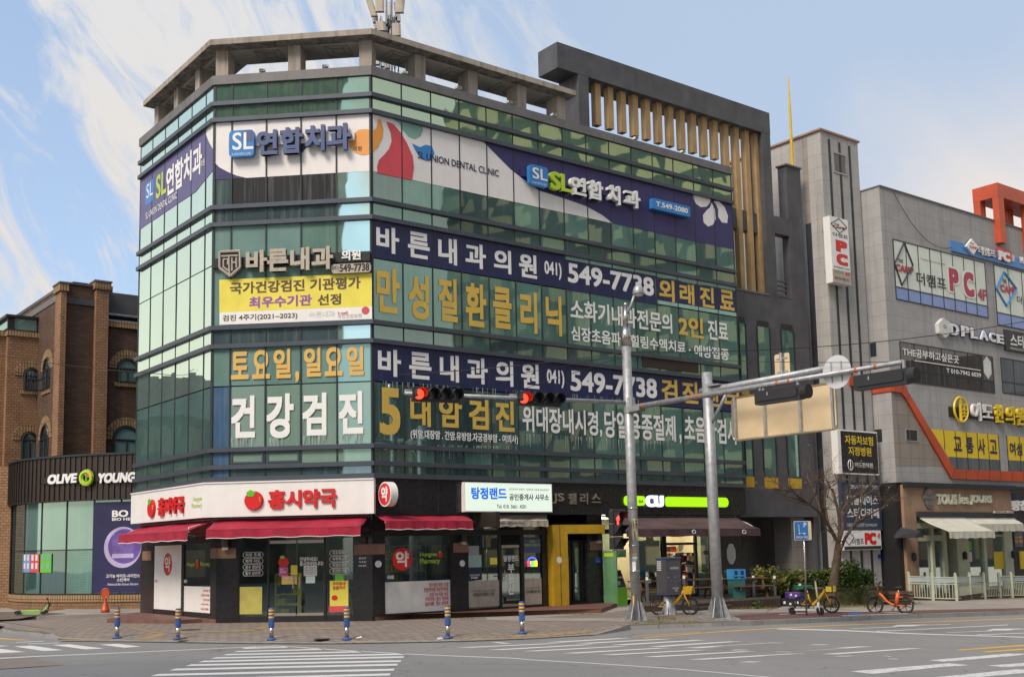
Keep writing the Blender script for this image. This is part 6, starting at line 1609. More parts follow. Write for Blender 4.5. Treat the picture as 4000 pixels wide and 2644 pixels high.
mb = MB(); mb.box(FR.P, (u_ - .52, v_ - .06, WB + .17), (u_ + .52, v_ + .08, WB + .2)); disc(mb, FR.P, u_, v_ + .28, .22, .16, WB + .17, WB + .195, 14); disc(mb, FR.P, u_, v_ - .28, .18, .1, WB + .17, WB + .192, 14); mb.build('emblem_relief', 'chrome', hd)
t = seat('bakery_caption', 'small raised words AUTHENTIC BAKERY right of the bakery beam', FR, z19, (1320, 165), WB + .25); lets(t, [('AUTHENTIC BAKERY', (1200, 138), (1448, 170), .02)], 'beige', FR, z19, WB + .24, WB + .29)
t = seat('shop_name_letters', 'white raised Korean letters cut by the right edge of the picture', FR, z19, (1480, 100), WB); lets(t, [('탕정', (1420, 10), (1620, 140), .04)], 'letw', FR, z19, WB - .05, WB + .15)
awning('pale striped awning over the bakery entrance, nearer and longer', FR, z19, ((285, 222), (850, 232)), ((655, 400), (1208, 380)), 3.2, .3, 'creamcl', WB + .15, grp='pale awnings of the bakery')
awning('pale awning over the bakery window, further right and short', FR, z19, ((855, 232), (1450, 238)), ((1005, 300), (1562, 298)), 2.1, .35, 'creamcl', WB + .15, grp='pale awnings of the bakery')
# yellow flagpole on the wing pillar
mb = MB(); u_ = FR.uv(*zy(662, 200), WF - .3)[0]; v_ = FR.uv(3089, 305, WF - .3)[1]
mb.tube([FR.P(u_, zPil + .07, WF - .3), FR.P(u_, zPil + 3, WF - .3), FR.P(u_, v_, WF - .3)], [.075, .065, .025], 8); tag(mb.build('flagpole', M('yellow_pole_paint', (.62, .40, .01), .45)), 'tall tapering yellow pole standing on the charcoal wing pillar', 'pole')

# ================================================================ the brick building at the left
BO = ((236 - 2000) / F * 50, 50.)
BF = Face(BO, AR); BL = Face(BO, AR - pi / 2)
zB = zm(0, 1050, 3.484); zS = zm(0, 1700, 1.661)
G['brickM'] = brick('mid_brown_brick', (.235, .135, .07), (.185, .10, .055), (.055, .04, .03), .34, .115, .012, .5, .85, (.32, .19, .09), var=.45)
K = thing('brick_building', 'brown brick building with arched windows, tan brick pillars and bronze shop canopy', 'building', (BO[0], BO[1], 0))
buv = lambda f, x, y, w=0.: f.uv(*zB(x, y), w)
zT1 = buv(BF, 900, 205)[1]; zg1_, zg0_ = buv(BF, 900, 388)[1], buv(BF, 900, 470)[1]
uP1, uP2a, uP2b = buv(BF, 905, 500, .3)[0], buv(BF, 1310, 500, .3)[0], buv(BF, 1480, 500, .3)[0]
zTr = buv(BF, 1600, 280)[1]; zCb = buv(BF, 1600, 720)[1]; zCb0 = buv(BF, 1600, 800)[1]
mb = MB(); mb.box(BF.P, (-.05, 0, -9), (uP2a, zT1, 0)); mb.build('dark_brick_wall', 'brickD', K)
mb = MB(); mb.box(BF.P, (uP2a + .01, 0, -9), (16, zCb, -.02)); mb.build('dark_brick_wall', 'brickD', K)
mb = MB(); mb.box(BF.P, (uP1, zg0_, -.05), (uP2a, zg1_, .07)); mb.box(BF.P, (-.08, zT1, -9), (uP2a, zT1 + .09, .06)); mb.build('grey_band', 'slate', K)
zr1, zr0 = buv(BF, 1600, 290)[1], buv(BF, 1600, 590)[1]
mb = MB(); mb.box(BF.P, (uP2b, zr0, -6), (16, zr1, -.6)); mb.build('metal_roof', 'slate', K)
mb = MB()
for v in (buv(BF, 1600, 620)[1], buv(BF, 1600, 705)[1]): mb.box(BF.P, (uP2b, v - .06, -.2), (16, v + .02, .05))
mb.build('terrace_rail', 'galv', K)
mb = MB(); mb.box(BF.P, (uP2b, zCb0, -.05), (16, zCb, .10)); mb.build('brick_corbel', 'brickS', K)
for a, b, zt_ in ((-.32, uP1, buv(BF, 830, 190, .3)[1]), (uP2a, uP2b, buv(BF, 1400, 180, .3)[1])):
    mb = MB(); mb.box(BF.P, (a, 0, -.6), (b, zt_, .3)); pr = mb.build('tan_brick_pillar', 'brickL', K)
    mb = MB(); mb.box(BF.P, (a - .08, zt_ - .35, -.7), (b + .08, zt_ - .02, .38)); mb.build('pillar_head', 'brickS', pr)
    mb = MB(); mb.box(BF.P, (a - .12, zt_ - .015, -.72), (b + .12, zt_ + .05, .42)); mb.build('pillar_cap', 'cap', pr)
# oblique side wall, its grey band, and the projecting bay with a glazed terrace on top
uBy = BL.uv(*zB(540, 900), 0)[0]
mb = MB(); mb.box(BL.P, (-13, 0, -1), (-.06, zT1 - .05, .02)); mb.build('side_brick_wall', 'brickM', K)  # lighter brick than the front: this side's brighter light put into colour
zq1, zq0 = BL.uv(*zB(700, 420), 0)[1], BL.uv(*zB(700, 500), 0)[1]
mb = MB(); mb.box(BL.P, (-13, zq0, -.05), (-.35, zq1, .09)); mb.box(BL.P, (-13, zT1 - .045, -1), (-.3, zT1 + .05, .08)); mb.build('grey_band', 'cap', K)
BB = Face(BL.P(uBy, 0, .0)[:2], AR); wB = .0
ub0 = BB.uv(*zB(105, 1000), 0)[0]; zbt = BB.uv(*zB(300, 850), 0)[1]; zbc = BB.uv(*zB(300, 925), 0)[1]
mb = MB(); mb.box(BB.P, (ub0, 0, -6), (.02, zbt - .01, 0)); mb.box(BB.P, (ub0 - .45, 0, -6), (ub0 - .001, zbt - .01, -.35)); mb.box(BB.P, (ub0 - .9, 0, -6), (ub0 - .452, zbt - .01, -.7)); mb.build('brick_bay', 'brickL', K)
mb = MB(); mb.box(BB.P, (ub0 - .05, zbc, -6), (.06, zbt, .1)); mb.box(BB.P, (ub0 - .55, zbc, -6), (ub0 - .052, zbt, -.25)); mb.build('brick_corbel', 'brickS', K)
zk1, zk0 = BB.uv(*zB(300, 635), 0)[1], BB.uv(*zB(300, 672), 0)[1]
mb = MB(); mb.box(BB.P, (ub0 + .05, zbt, -5), (-.02, zk0, -.15)); mb.build('terrace_glass', 'glassF', K)
mb = MB(); mb.box(BB.P, (ub0 - .1, zk0, -6), (.0, zk1, .02)); mb.box(BB.P, (ub0, zbt, -.2), (ub0 + .3, zk0 - .002, -.1)); mb.box(BB.P, (-.12, zbt, -.2), (-.0, zk0 - .002, -.1)); mb.box(BB.P, (ub0 - .1, zbt - .0, -6), (.06, zbt + .06, .05)); mb.build('terrace_frame', 'blackm', K)
mb = MB(); mb.box(BL.P, (-9, zT1, -4), (-6, zT1 + 1.6, -2)); mb.build('roof_box', 'bronze', K)


def arch_window(f, z, x0, x1, yt, yb, w=.0, gl='glassF', grille=False):
    u0, vt = f.uv(*z(x0, yt), w); u1, vb = f.uv(*z(x1, yb), w); r = (u1 - u0) / 2; uc = (u0 + u1) / 2; vs_ = max(vt - r * 1.05, vb + .3)
    ry = vt - vs_
    def shape(k): return [(uc - (r + k), vb - k * .4), (uc + (r + k), vb - k * .4)] + [(uc + (r + k) * math.cos(a), vs_ + (ry + k) * math.sin(a)) for a in [pi * j / 14 for j in range(15)]]
    mb = MB(); mb.prism(f.P, shape(0), w - .1, w + .03); o = mb.build('arched_window', gl, K)
    mb = MB(); pts = [f.P(u, v, w + .05) for u, v in shape(-.03)]; mb.tube(pts + pts[:1], .055, 5, False)
    mb.tube([f.P(uc - r, vs_, w + .05), f.P(uc + r, vs_, w + .05)], .05, 5); mb.tube([f.P(uc, vs_, w + .05), f.P(uc, vb, w + .05)], .04, 5); mb.build('window_frame', 'blackm', o)
    mb = MB(); n = 15
    for j in range(n):
        a0, a1 = pi * (j + .08) / n, pi * (j + .92) / n
        mb.prism(f.P, [(uc + (r + e) * math.cos(a), vs_ + (ry + e) * math.sin(a)) for e, a in ((.06, a0), (.42, a0), (.42, a1), (.06, a1))], w - .02, w + .05)
    mb.build('brick_arch', 'brickS', o)
    mb = MB(); mb.box(f.P, (u0 - .15, vb - .2, w - .02), (u1 + .15, vb - .02, w + .08)); mb.build('window_sill', 'brickS', o)
    if grille:
        mb = MB()
        for k in range(7): mb.tube([f.P(u0 + (u1 - u0) * k / 6, vb - .05, w + .25), f.P(u0 + (u1 - u0) * k / 6, vb + .75 + .15 * (k % 2), w + .2)], .015, 4)
        for v in (.0, .5): mb.tube([f.P(u0, vb + v, w + .05), f.P(u0, vb + v, w + .25), f.P(u1, vb + v, w + .25), f.P(u1, vb + v, w + .05)], .018, 4)
        mb.build('window_grille', 'blackm', o)


arch_window(BB, zA, 185, 295, 858, 1035, gl='glassFd', grille=True); arch_window(BB, zA, 166, 278, 1348, 1570, gl='glassFd')
arch_window(BL, zA, 341, 386, 795, 1012, .02, 'glassFd', True); arch_window(BL, zA, 322, 373, 1302, 1570, .02, 'glassFd')
arch_window(BF, zA, 903, 1047, 783, 975, -.02, grille=True); arch_window(BF, zA, 868, 1062, 1300, 1545, -.02)
# curved shop front
arc = [(46, 51.0), (60, 50.1), (80, 49.4), (105, 48.9), (140, 48.45), (190, 48.0), (250, 47.6), (320, 47.25), (400, 46.95), (480, 46.75), (560, 46.6), (640, 46.5), (760, 46.5)]
AX = [Vector(at(x, 2200, Y)[:2]).to_2d() for x, Y in arc]
AN = []
for i in range(len(AX)):
    t_ = (AX[min(i + 1, len(AX) - 1)] - AX[max(i - 1, 0)]).normalized(); AN.append(Vector((t_.y, -t_.x)))


def ribbon(mb, z0, z1, o0, o1):
    n = len(AX); vs = []
    for z in (z0, z1):
        for o_ in (o1, o0): vs += [(*(AX[i] + AN[i] * o_), z) for i in range(n)]
    fs = []
    for i in range(n - 1): fs += [(i, i + 1, 2 * n + i + 1, 2 * n + i), (n + i, n + i + 1, 3 * n + i + 1, 3 * n + i), (i, i + 1, n + i + 1, n + i), (2 * n + i, 2 * n + i + 1, 3 * n + i + 1, 3 * n + i)]
    return mb.add(vs, fs + [(0, n, 3 * n, 2 * n), (n - 1, 2 * n - 1, 4 * n - 1, 3 * n - 1)])


def arcp(px):
    for i in range(len(arc) - 1):
        if arc[i][0] <= px <= arc[i + 1][0]:
            k = (px - arc[i][0]) / (arc[i + 1][0] - arc[i][0]); return AX[i].lerp(AX[i + 1], k), AN[i].lerp(AN[i + 1], k).normalized()


mb = MB(); ribbon(mb, 4.6, 6.45, -2.5, .25); cn = mb.build('bronze_canopy', 'bronze', K)
mb = MB(); s_ = 0.
for px in [50, 55, 60, 66, 73, 81, 90, 100, 112, 125, 139, 154, 170, 187, 205, 224, 243, 263, 283, 303, 324, 345, 366, 388, 410, 432, 454, 476, 498, 520, 542, 564, 590, 620]:
    p, n_ = arcp(px); q = p + n_ * .25; t_ = Vector((-n_.y, n_.x)) * .012
    mb.box(lambda a, b, c: (q.x + t_.x / .012 * a + n_.x * b, q.y + t_.y / .012 * a + n_.y * b, c), (-.014, -.01, 4.62), (.014, .05, 6.44))
mb.build('standing_seam', 'bronze', cn)
mb = MB(); ribbon(mb, 6.45, 6.53, -2.5, .32); mb.build('canopy_edge', 'mull', cn)
mpx = [46, 95, 160, 258, 364, 470, 640]
for k in range(6):
    for z0_, z1_, m in ((2.58, 4.6, ('glassFd', 'glassF', 'glassF', 'glassF', 'glassF', 'glassF')[k]), (.74, 2.54, ('glassR', 'glassR3', 'glassR', 'glassR2', 'glassR', 'glassR')[k])):
        mb = MB(); vs = []; n_ = 8
        for i in range(n_ + 1):
            p, q = arcp(mpx[k] + (mpx[k + 1] - mpx[k]) * i / n_)
            for o_ in (0., -.06):
                for z in (z0_, z1_): vs.append((*(p + q * o_), z))
        mb.add(vs, [(4 * i, 4 * i + 4, 4 * i + 5, 4 * i + 1) for i in range(n_)] + [(4 * i + 2, 4 * i + 6, 4 * i + 7, 4 * i + 3) for i in range(n_)]); mb.build('shop_window', m, K)
mb = MB(); ribbon(mb, 2.54, 2.58, -.1, .02); ribbon(mb, .68, .74, -.1, .03)
for px in (50, 95, 160, 258, 364, 470):
    p, n_ = arcp(px); mb.tube([(*(p + n_ * .01), .74), (*(p + n_ * .01), 4.6)], .035, 4)
mb.build('window_frame', 'blackm', K)
mb = MB(); ribbon(mb, .40, .68, -.3, .16); mb.build('brick_sill', 'brickS', K)
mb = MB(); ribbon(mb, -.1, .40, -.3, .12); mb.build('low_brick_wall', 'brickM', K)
mb = MB(); p0_, n0_ = arcp(46); mb.box(lambda a, b, c: (p0_.x + a, p0_.y + b, c), (-3., -.2, 0), (-.02, 3, 6.4)); mb.build('tan_brick_pillar', 'brickL', K)


def chord(pa, pb, off=0.):
    a, b = arcp(pa)[0], arcp(pb)[0]; f = Face((a.x, a.y), math.atan2(b.y - a.y, b.x - a.x)); return f


t = thing('beauty_shop_sign', 'white italic shop letters with lime ring emblem on the curved bronze canopy', 'sign', (*arcp(330)[0], 5.2))
f1, f2, f3 = chord(170, 310), chord(300, 375), chord(370, 540)
ITAL = lambda f: (lambda u, v, w: f.P(u + (v - 5.2) * .16, v, w))
wq = .42
for f, st, a, b in ((f1, 'OLIVE', (303, 256), (490, 307)), (f3, 'YOUNG', (628, 246), (868, 302))):
    u0, v1 = f.uv(*zS(*a), wq); u1, v0 = f.uv(*zS(*b), wq); mb = MB(); mb.text(ITAL(f), st, u0, v0, u1, v1, .36, wq, .05); mb.build('lettering', 'letw', t)
u_, v_ = f2.uv(*zS(559, 275), wq); ry = abs(f2.uv(*zS(559, 228), wq)[1] - v_)
mb = MB(); mb.tube([f2.P(u_ + ry * .86 * math.cos(k * pi / 14), v_ + ry * .86 * math.sin(k * pi / 14), .4) for k in range(29)], .10, 6, False); mb.build('ring_emblem', 'lime', t)
mb = MB(); mb.tube([f2.P(u_ - .12 + ry * .6 * math.cos(k * pi / 14) * .75, v_ + ry * .74 * math.sin(k * pi / 14), .42) for k in range(29)], .055, 6, False); mb.build('ring_emblem', 'leaf', t)
mb = MB(); disc(mb, f2.P, u_ + .14, v_ + ry * .5, .13, .15, .36, .46, 14); mb.build('red_dot', 'dred', t)
mb = MB()
for a_, b_ in ((295, 500), (500, 700), (700, 870)):
    fr_ = chord(a_ / 1.661, b_ / 1.661); v_ = fr_.uv(*zS(400, 285), .3)[1]; le = (arcp(a_ / 1.661)[0] - arcp(b_ / 1.661)[0]).length; mb.box(fr_.P, (0, v_ - .16, .22), (le, v_ + .1, .34))
mb.build('mounting_rail', 'blackm', t)
# navy poster
fp = chord(367, 600); t = thing('cosmetics_poster', 'tall dark violet poster with white ring and purple jar on the curved shop front', 'poster', (*arcp(460)[0], .75))
u0, v1 = fp.uv(*zS(611, 432), .12); u1 = fp.uv(*zS(930, 432), .12)[0]; v0 = fp.uv(*zS(700, 1018), .12)[1]
mb = MB(); mb.box(fp.P, (u0, v0, .05), (u1 + .6, v1 - .02, .12)); mb.build('sheet', M('violet_poster', (.016, .014, .065), .4, 0, .4, .5), t)
u_, v_ = fp.uv(*zS(795, 725), .13); r_ = abs(fp.uv(*zS(795, 592), .13)[1] - v_)
G['lilac'] = M('lilac_print', (.46, .40, .60), .4, 0, .25, 1.); G['violet'] = M('violet_print', (.13, .07, .32), .4, 0, .4, 1.)
mb = MB(); disc(mb, fp.P, u_, v_, r_, r_, .122, .126, 40); mb.build('ring_print', 'lilac', t)
mb = MB(); disc(mb, fp.P, u_ + r_ * .1, v_ + r_ * .05, r_ * .88, r_ * .84, .127, .130, 40); mb.build('ring_print', 'violet', t)
mb = MB(); mb.prism(fp.P, rrect(u_ - r_ * .55, v_ - r_ * .3, u_ + r_ * .6, v_ + r_ * .45, .1), .131, .135); mb.prism(fp.P, rrect(u_ - r_ * .5, v_ + r_ * .46, u_ + r_ * .55, v_ + r_ * .66, .05), .131, .135); mb.build('jar_print', M('purple_jar_print', (.16, .10, .34), .3, 0, .4, 3.), t)
mb = MB(); mb.prism(fp.P, rrect(u_ - r_ * .55, v_ - r_ * .52, u_ + r_ * .6, v_ - r_ * .31, .03), .131, .135); mb.build('stand_print', 'lilac', t)
lets(t, [('BO', (727, 486), (832, 527), .035), ('BIO HE', (727, 535), (846, 550), .03), ('고기능 바이오-사이언스', (688, 900), (907, 920), .02), ('스킨케어', (758, 925), (838, 946), .02), ('Advanced Bio-Science Skincare', (697, 957), (896, 970), .0)], 'letw', fp, zS, .137)
for nm, a, b, m, lb in (('window_poster', (195, 770), (250, 888), 'dred', 'red edged poster with product pictures in the shop window, beside the green one'), ('window_poster', (262, 768), (330, 888), 'leaf', 'bright green poster in the curved shop window'), ('window_poster', (148, 770), (192, 888), 'bluefilm', 'blue poster at the left of the curved shop window')):
    f = chord(a[0] / 1.661, b[0] / 1.661); u0, v1 = f.uv(*zS(*a), .05); u1, v0 = f.uv(*zS(*b), .05)
    mb = MB(); mb.box(f.P, (u0, v0, .02), (u1, v1, .04)); o = tag(mb.build(nm, m), lb, 'poster'); ORG[o.name] = o.location.copy()
    mb = MB()
    for i in range(2):
        for j in range(2): mb.box(f.P, (u0 + .1 + i * (u1 - u0) / 2.2, v0 + .15 + j * (v1 - v0) / 2.2, .041), (u0 + .1 + (i + .55) * (u1 - u0) / 2.2, v0 + .15 + (j + .7) * (v1 - v0) / 2.2, .046))
    mb.build('picture_print', 'sage' if m == 'leaf' else 'pale', o)

# ================================================================ street furniture
# bollards
bp = [onp(x, y, 0) for x, y in ((457, 2491), (695, 2496), (1060, 2498), (1355, 2497), (1750, 2491), (2040, 2473))]
bl = thing('bollard', 'blue bollard with yellow reflective rings, leftmost of the six at the kerb', 'bollard', bp[0], 'blue bollards along the corner kerb')
mb = MB(); mb.lathe([(.13, 0), (.125, .03), (.085, .05), (.07, .06)], 20, bp[0]); mb.build('base_flange', 'bolblue', bl, True)
mb = MB(); mb.lathe([(.058, .045), (.058, .36)], 20, bp[0]); mb.build('steel_post', 'steel', bl, True)
mb = MB(); n = 40; vs = []; fs = []; b0 = bp[0]
for zz_ in (.34, .555):
    for k in range(n):
        r = .079 - (.006 if k % 2 else 0); vs.append((b0.x + r * math.cos(2 * pi * k / n), b0.y + r * math.sin(2 * pi * k / n), b0.z + zz_))
mb.add(vs, [(k, (k + 1) % n, n + (k + 1) % n, n + k) for k in range(n)] + [tuple(range(n)), tuple(range(n, 2 * n))]); mb.lathe([(.074, .556), (.074, .83), (.066, .845)], 24, b0); mb.build('sleeve', 'bolblue', bl, False)
for z0_ in (.575, .665, .755):
    mb = MB(); mb.lathe([(.0755, z0_), (.077, z0_ + .003), (.077, z0_ + .042), (.0755, z0_ + .045)], 24, b0); mb.build('reflective_band', 'bolyel', bl, True)
names = ['second bollard from the left, before the pharmacy side windows', 'third bollard from the left, before the pharmacy doors', 'fourth bollard from the left, before the pier right of the doors', 'fifth bollard from the left, before the estate office', 'rightmost of the six blue bollards, near the signal pole']
for p, nm in zip(bp[1:], names): dup(bl, p, None, nm)

# signal pole
P1 = gp(2487, 2424); z24 = zm(2380, 1050, 2.24); z27 = zm(2700, 1350, 2.636); z15 = zm(1550, 1450, 3.389)
top = at(2446, 1350, P1.y); hi = at(2443, 1198, P1.y)
t = thing('signal_pole', 'tall galvanised traffic signal pole with two mast arms and a street lamp on top', 'pole', P1)
mb = MB(); mb.tube([P1, P1.lerp(top, .5), top], [.15, .145, .14], 20); mb.build('pole', 'galv', t, True)
mb = MB(); mb.tube([top - Vector((0, 0, .02)), top + Vector((0, 0, .6))], .148, 20); mb.tube([top + Vector((0, 0, .55)), hi], .088, 16); mb.lathe([(.01, 0), (.05, .02), (.07, .07), (.05, .12), (.005, .14)], 12, hi); mb.build('polished_top', 'steel', t, True)


def gussets(P, r, hgt, wid, n=8):
    mb = MB()
    for k in range(n):
        a = 2 * pi * k / n + .2; c, s = math.cos(a), math.sin(a)
        Tg = lambda x, y, z: (P.x + c * x - s * y, P.y + s * x + c * y, P.z + z)
        mb.add([Tg(r * .9, -.01, 0), Tg(wid, -.01, 0), Tg(wid, -.01, .06), Tg(r * .95, -.01, hgt), Tg(r * .9, .01, 0), Tg(wid, .01, 0), Tg(wid, .01, .06), Tg(r * .95, .01, hgt)], [(0, 1, 2, 3), (4, 5, 6, 7), (0, 1, 5, 4), (1, 2, 6, 5), (2, 3, 7, 6), (3, 0, 4, 7)])
    mb.lathe([(wid + .05, -.02), (wid + .05, .02)], 4, P)
    return mb


gussets(P1, .15, .62, .36).build('base_gusset', 'galv', t)
FA = Face((P1.x, P1.y), AR - pi / 2); FB1 = Face((P1.x, P1.y), math.atan2(.42, .91))
za1 = FB1.uv(*z15(2371, 385))[1]
uaL = FB1.uv(*z15(105, 275))[0]
mb = MB(); mb.tube([FB1.P(0, za1, 0), FB1.P(uaL, za1, 0)], [.065, .05], 12); mb.build('mast_arm', 'galv', t, True)
ue, ve = FA.uv(*z27(2170, 125)); vs1 = FA.uv(*zm(2300, 1500, 1)(150, 95))[1]
mb = MB(); a1_ = FA.P(.12, vs1, 0); mb.tube([a1_, FA.P(ue, vs1 + .05, 0)], [.085, .06], 12); mb.build('mast_arm', 'galv', t, True)
mb = MB()
for k in (.055, .27, .30, .60, .64, .86, .92):
    u = ue * k; mb.tube([FA.P(u, vs1 + .05 * k, 0), FA.P(u + .07, vs1 + .05 * k, 0)], .088 - .022 * k, 12)
mb.build('rust_band', 'rust', t, True)
mb = MB(); mb.tube([FA.P(.0, vs1 - .16, 0), FA.P(.0, vs1 + .16, 0)], .19, 12); mb.box(FA.P, (.1, vs1 - .14, -.16), (.55, vs1 + .02, -.12)); mb.box(FA.P, (.1, vs1 - .14, .12), (.55, vs1 + .02, .16)); mb.tube([FB1.P(0, za1 - .15, 0), FB1.P(0, za1 + .15, 0)], .165, 12); mb.build('arm_clamp', 'galv', t)
# lamp
hd = at(*z24(255, 225), P1.y - .2); s0 = at(*z24(148, 405), P1.y); s1 = at(*z24(190, 320), P1.y - .1)
mb = MB(); mb.tube([s0, s1, hd + Vector((-.12, 0, .0))], .04, 8); mb.build('lamp_arm', 'galv', t, True)
mb = MB(); mb.lathe([(.17, .0), (.185, .03), (.17, .14), (.12, .25), (.05, .31), (.01, .32)], 20, hd); lh = mb.build('lamp_head', 'galv', t, True)
mb = MB(); mb.lathe([(.03, -.06), (.11, -.04), (.15, -.005)], 16, hd); mb.build('lamp_lens', 'pale', lh, True)
# stickers on the pole
G['tape'] = M('yellowed_tape', (.50, .44, .27), .6)
zpp = zm(2380, 1950, 6.27)
fp1 = Face((P1.x, P1.y), .12)
ctr = lambda y: fp1.uv(2470 + (y - 2000) * .038, y)[0]


def wrap(mb, y0, y1, a0, a1, r=.152):
    z0, z1 = fp1.uv(2475, y1)[1], fp1.uv(2475, y0)[1]; n = 8; vs = []
    c = P1.lerp(top, ((z0 + z1) / 2 - P1.z) / (top.z - P1.z))
    for z in (z0, z1):
        for k in range(n + 1):
            a = a0 + (a1 - a0) * k / n; vs.append((c.x + r * math.sin(a), c.y - r * math.cos(a), z))
    mb.add(vs, [(k, k + 1, n + 2 + k, n + 1 + k) for k in range(n)]); return c, z0, z1


mb = MB(); c, zl_, zh_ = wrap(mb, 2026, 2108, -.3, 1.25); st_ = mb.build('paper_sticker', 'tape', t)
mb = MB()
for i, ch in enumerate('1544-5650'):
    v = zh_ - .02 - (i + 1) * (zh_ - zl_ - .03) / 9; x = c.x - .045 + .006 * i
    mb.text(lambda u, vv, w: (x + u, c.y - .1535 + abs(x + u - c.x) * .06, vv), ch, .02 if ch in '1-' else 0, v + (.025 if ch == '-' else 0), .04 if ch in '1-' else .06, v + (.035 if ch == '-' else .06), 0, None, .02)
for i, ch in enumerate('부동산'):
    v = zh_ - .02 - (i + 1) * .095; x = c.x + .045 + .004 * i
    mb.text(lambda u, vv, w: (x + u, c.y - .155 + (x + u - c.x) ** 2 * 3.2, vv), ch, 0, v, .07, v + .08, 0, None, .03)
mb.build('lettering', 'ink', st_)
for y0, y1, m, a0, a1 in ((2160, 2166, 'orange', -.5, .5), (2167, 2173, 'bluefilm', -.5, .55), (2174, 2182, 'pale', -.5, .55), (2183, 2189, 'sage', -.5, .5), (2192, 2232, 'whitep', -.55, .15), (2325, 2372, 'yfilm', -.75, -.45)):
    mb = MB(); wrap(mb, y0, y1, a0, a1); mb.build('paper_sticker', m, t)
mb = MB()
for y in (1985, 2130, 2230):
    z = fp1.uv(2475, y)[1]; c = P1.lerp(top, (z - P1.z) / (top.z - P1.z)); mb.tube([c - Vector((0, 0, .025)), c + Vector((0, 0, .025))], .156, 18)
mb.build('steel_strap', 'steel', t, True)


# traffic lights
def lens_head(label, f, u0, z0, n, lit, group):
    """housing with n lenses in a row, seen from the front"""
    wd = .36; t = thing('traffic_light', label, 'traffic light', f.P(u0, z0 - .22, 0), group)
    mb = MB(); mb.prism(f.P, rrect(u0, z0 - .2, u0 + wd * n, z0 + .2, .04), -.06, .10); mb.build('housing', 'plastic', t)
    for k in range(n):
        uc = u0 + wd * (k + .5)
        mb = MB(); disc(mb, f.P, uc, z0, .145, .145, .10, .115, 24); mb.build('lens', lit if k == 0 else 'dimlens', t)
        mb = MB(); vs = []; m_ = 18
        for j, w in enumerate((.1, .42)):
            for i in range(m_ + 1):
                a = math.radians(-38) + math.radians(256) * i / m_; rr = .165 if j == 0 else .158
                vs.append(f.P(uc + rr * math.cos(a), z0 + rr * math.sin(a), w * (1 if j == 0 else (1 - .28 * (1 - math.sin(max(a, 0) if a < pi else pi - .01)) * .0))))
        vs += [tuple(Vector(v) + Vector((0, 0, .006))) for v in vs]; q = m_ + 1
        mb.add(vs, [(i, i + 1, q + i + 1, q + i) for i in range(m_)] + [(2 * q + i, 2 * q + i + 1, 3 * q + i + 1, 3 * q + i) for i in range(m_)]); mb.build('visor', 'plastic', t)
    mb = MB(); mb.box(f.P, (u0 - .18, z0 + .02, -.12), (u0 + .02, z0 + .14, .0)); mb.build('bracket', 'galv', t)
    return t


G['dimlens'] = M('unlit_lens', (.03, .03, .028), .25)
lit = E('red_signal_lamp', (1., .03, .012), 3.)
for a, lb in (((175, 330), 'traffic light with red lamp lit, at the far left end of the mast arm'), ((1565, 355), 'traffic light with red lamp lit, on the mast arm close to the pole')):
    u, v = FB1.uv(*z15(*a)); lens_head(lb, FB1, u + .05, za1 - .02, 4, lit, 'traffic lights facing the camera')
for a, b, lb in (((668, 480), (1205, 410), 'black backed traffic light under the right mast arm, nearer the pole'), ((1682, 280), (2315, 200), 'black backed traffic light at the tip of the right mast arm')):
    u0 = FA.uv(*z27(*a))[0]; u1 = FA.uv(*z27(*b))[0]; v = vs1 - .30
    t = thing('traffic_light', lb, 'traffic light', FA.P((u0 + u1) / 2, v - .2, 0), 'traffic lights seen from behind')
    le = u1 - u0 - .2; mb = MB(); mb.prism(FA.P, rrect(u0, v - .19, u0 + le, v + .19, .06), -.12, .08); mb.build('housing', 'plastic', t)
    mb = MB(); mb.prism(FA.P, rrect(u0 + .1, v - .1, u0 + le - .1, v + .14, .05), .082, .11); mb.build('back_cover', 'plastic', t)
    for k in range(4):
        uc = u0 + le * (k + .5) / 4; mb = MB()
        Tv = lambda a_, b_, c_: FA.P(uc + a_, v + b_, -.12 - c_)
        vs = []; m_ = 14
        for w in (0, .32):
            for i in range(m_ + 1): a_ = math.radians(-40 + 260 * i / m_); vs.append(Tv(.17 * math.cos(a_), .17 * math.sin(a_), w))
        q = m_ + 1; mb.add(vs, [(i, i + 1, q + i + 1, q + i) for i in range(m_)]); mb.build('visor', 'plastic', t)
    mb = MB(); disc(mb, lambda a_, b_, c_: FA.P(u0 + le + c_, v + b_, a_ - .02), 0, 0, .17, .19, 0, .2, 14); mb.build('end_cap', 'plastic', t)
    mb = MB()
    for u in (u0 + .12, u0 + le - .15): mb.box(FA.P, (u, v + .15, -.03), (u + .06, vs1 + .1, .03))
    mb.box(FA.P, (u0 + .45, v + .03, .111), (u0 + .48, v + .12, .115)); mb.build('bracket', 'galv', t)
# pedestrian signal
fq = Face(P1.lerp(top, .25)[:2], .6435)
u0, v1 = fq.uv(*zpp(88, 262), .0); u1 = u0 + .40; v0 = fq.uv(*zpp(100, 1235), .0)[1]
t = thing('pedestrian_signal', 'three box pedestrian signal showing a red standing figure on the pole', 'signal', fq.P(u0, v0, 0))
for k in range(3):
    h_ = (v1 - v0) / 3; mb = MB(); mb.prism(fq.P, rrect(u0, v0 + k * h_ + .005, u1, v0 + (k + 1) * h_ - .005, .03), -.2, 0); mb.build('housing', 'plastic', t)
    mb = MB(); a, b = v0 + (k + .12) * h_, v0 + (k + .9) * h_
    mb.add([fq.P(u0 + .03, b, 0), fq.P(u1 - .03, b, 0), fq.P(u1 - .03, b - .02, .3), fq.P(u0 + .03, b - .02, .3), fq.P(u0 + .03, a, 0), fq.P(u1 - .03, a, 0)], [(0, 1, 2, 3), (0, 3, 4), (1, 2, 5)]); mb.build('visor', 'plastic', t)
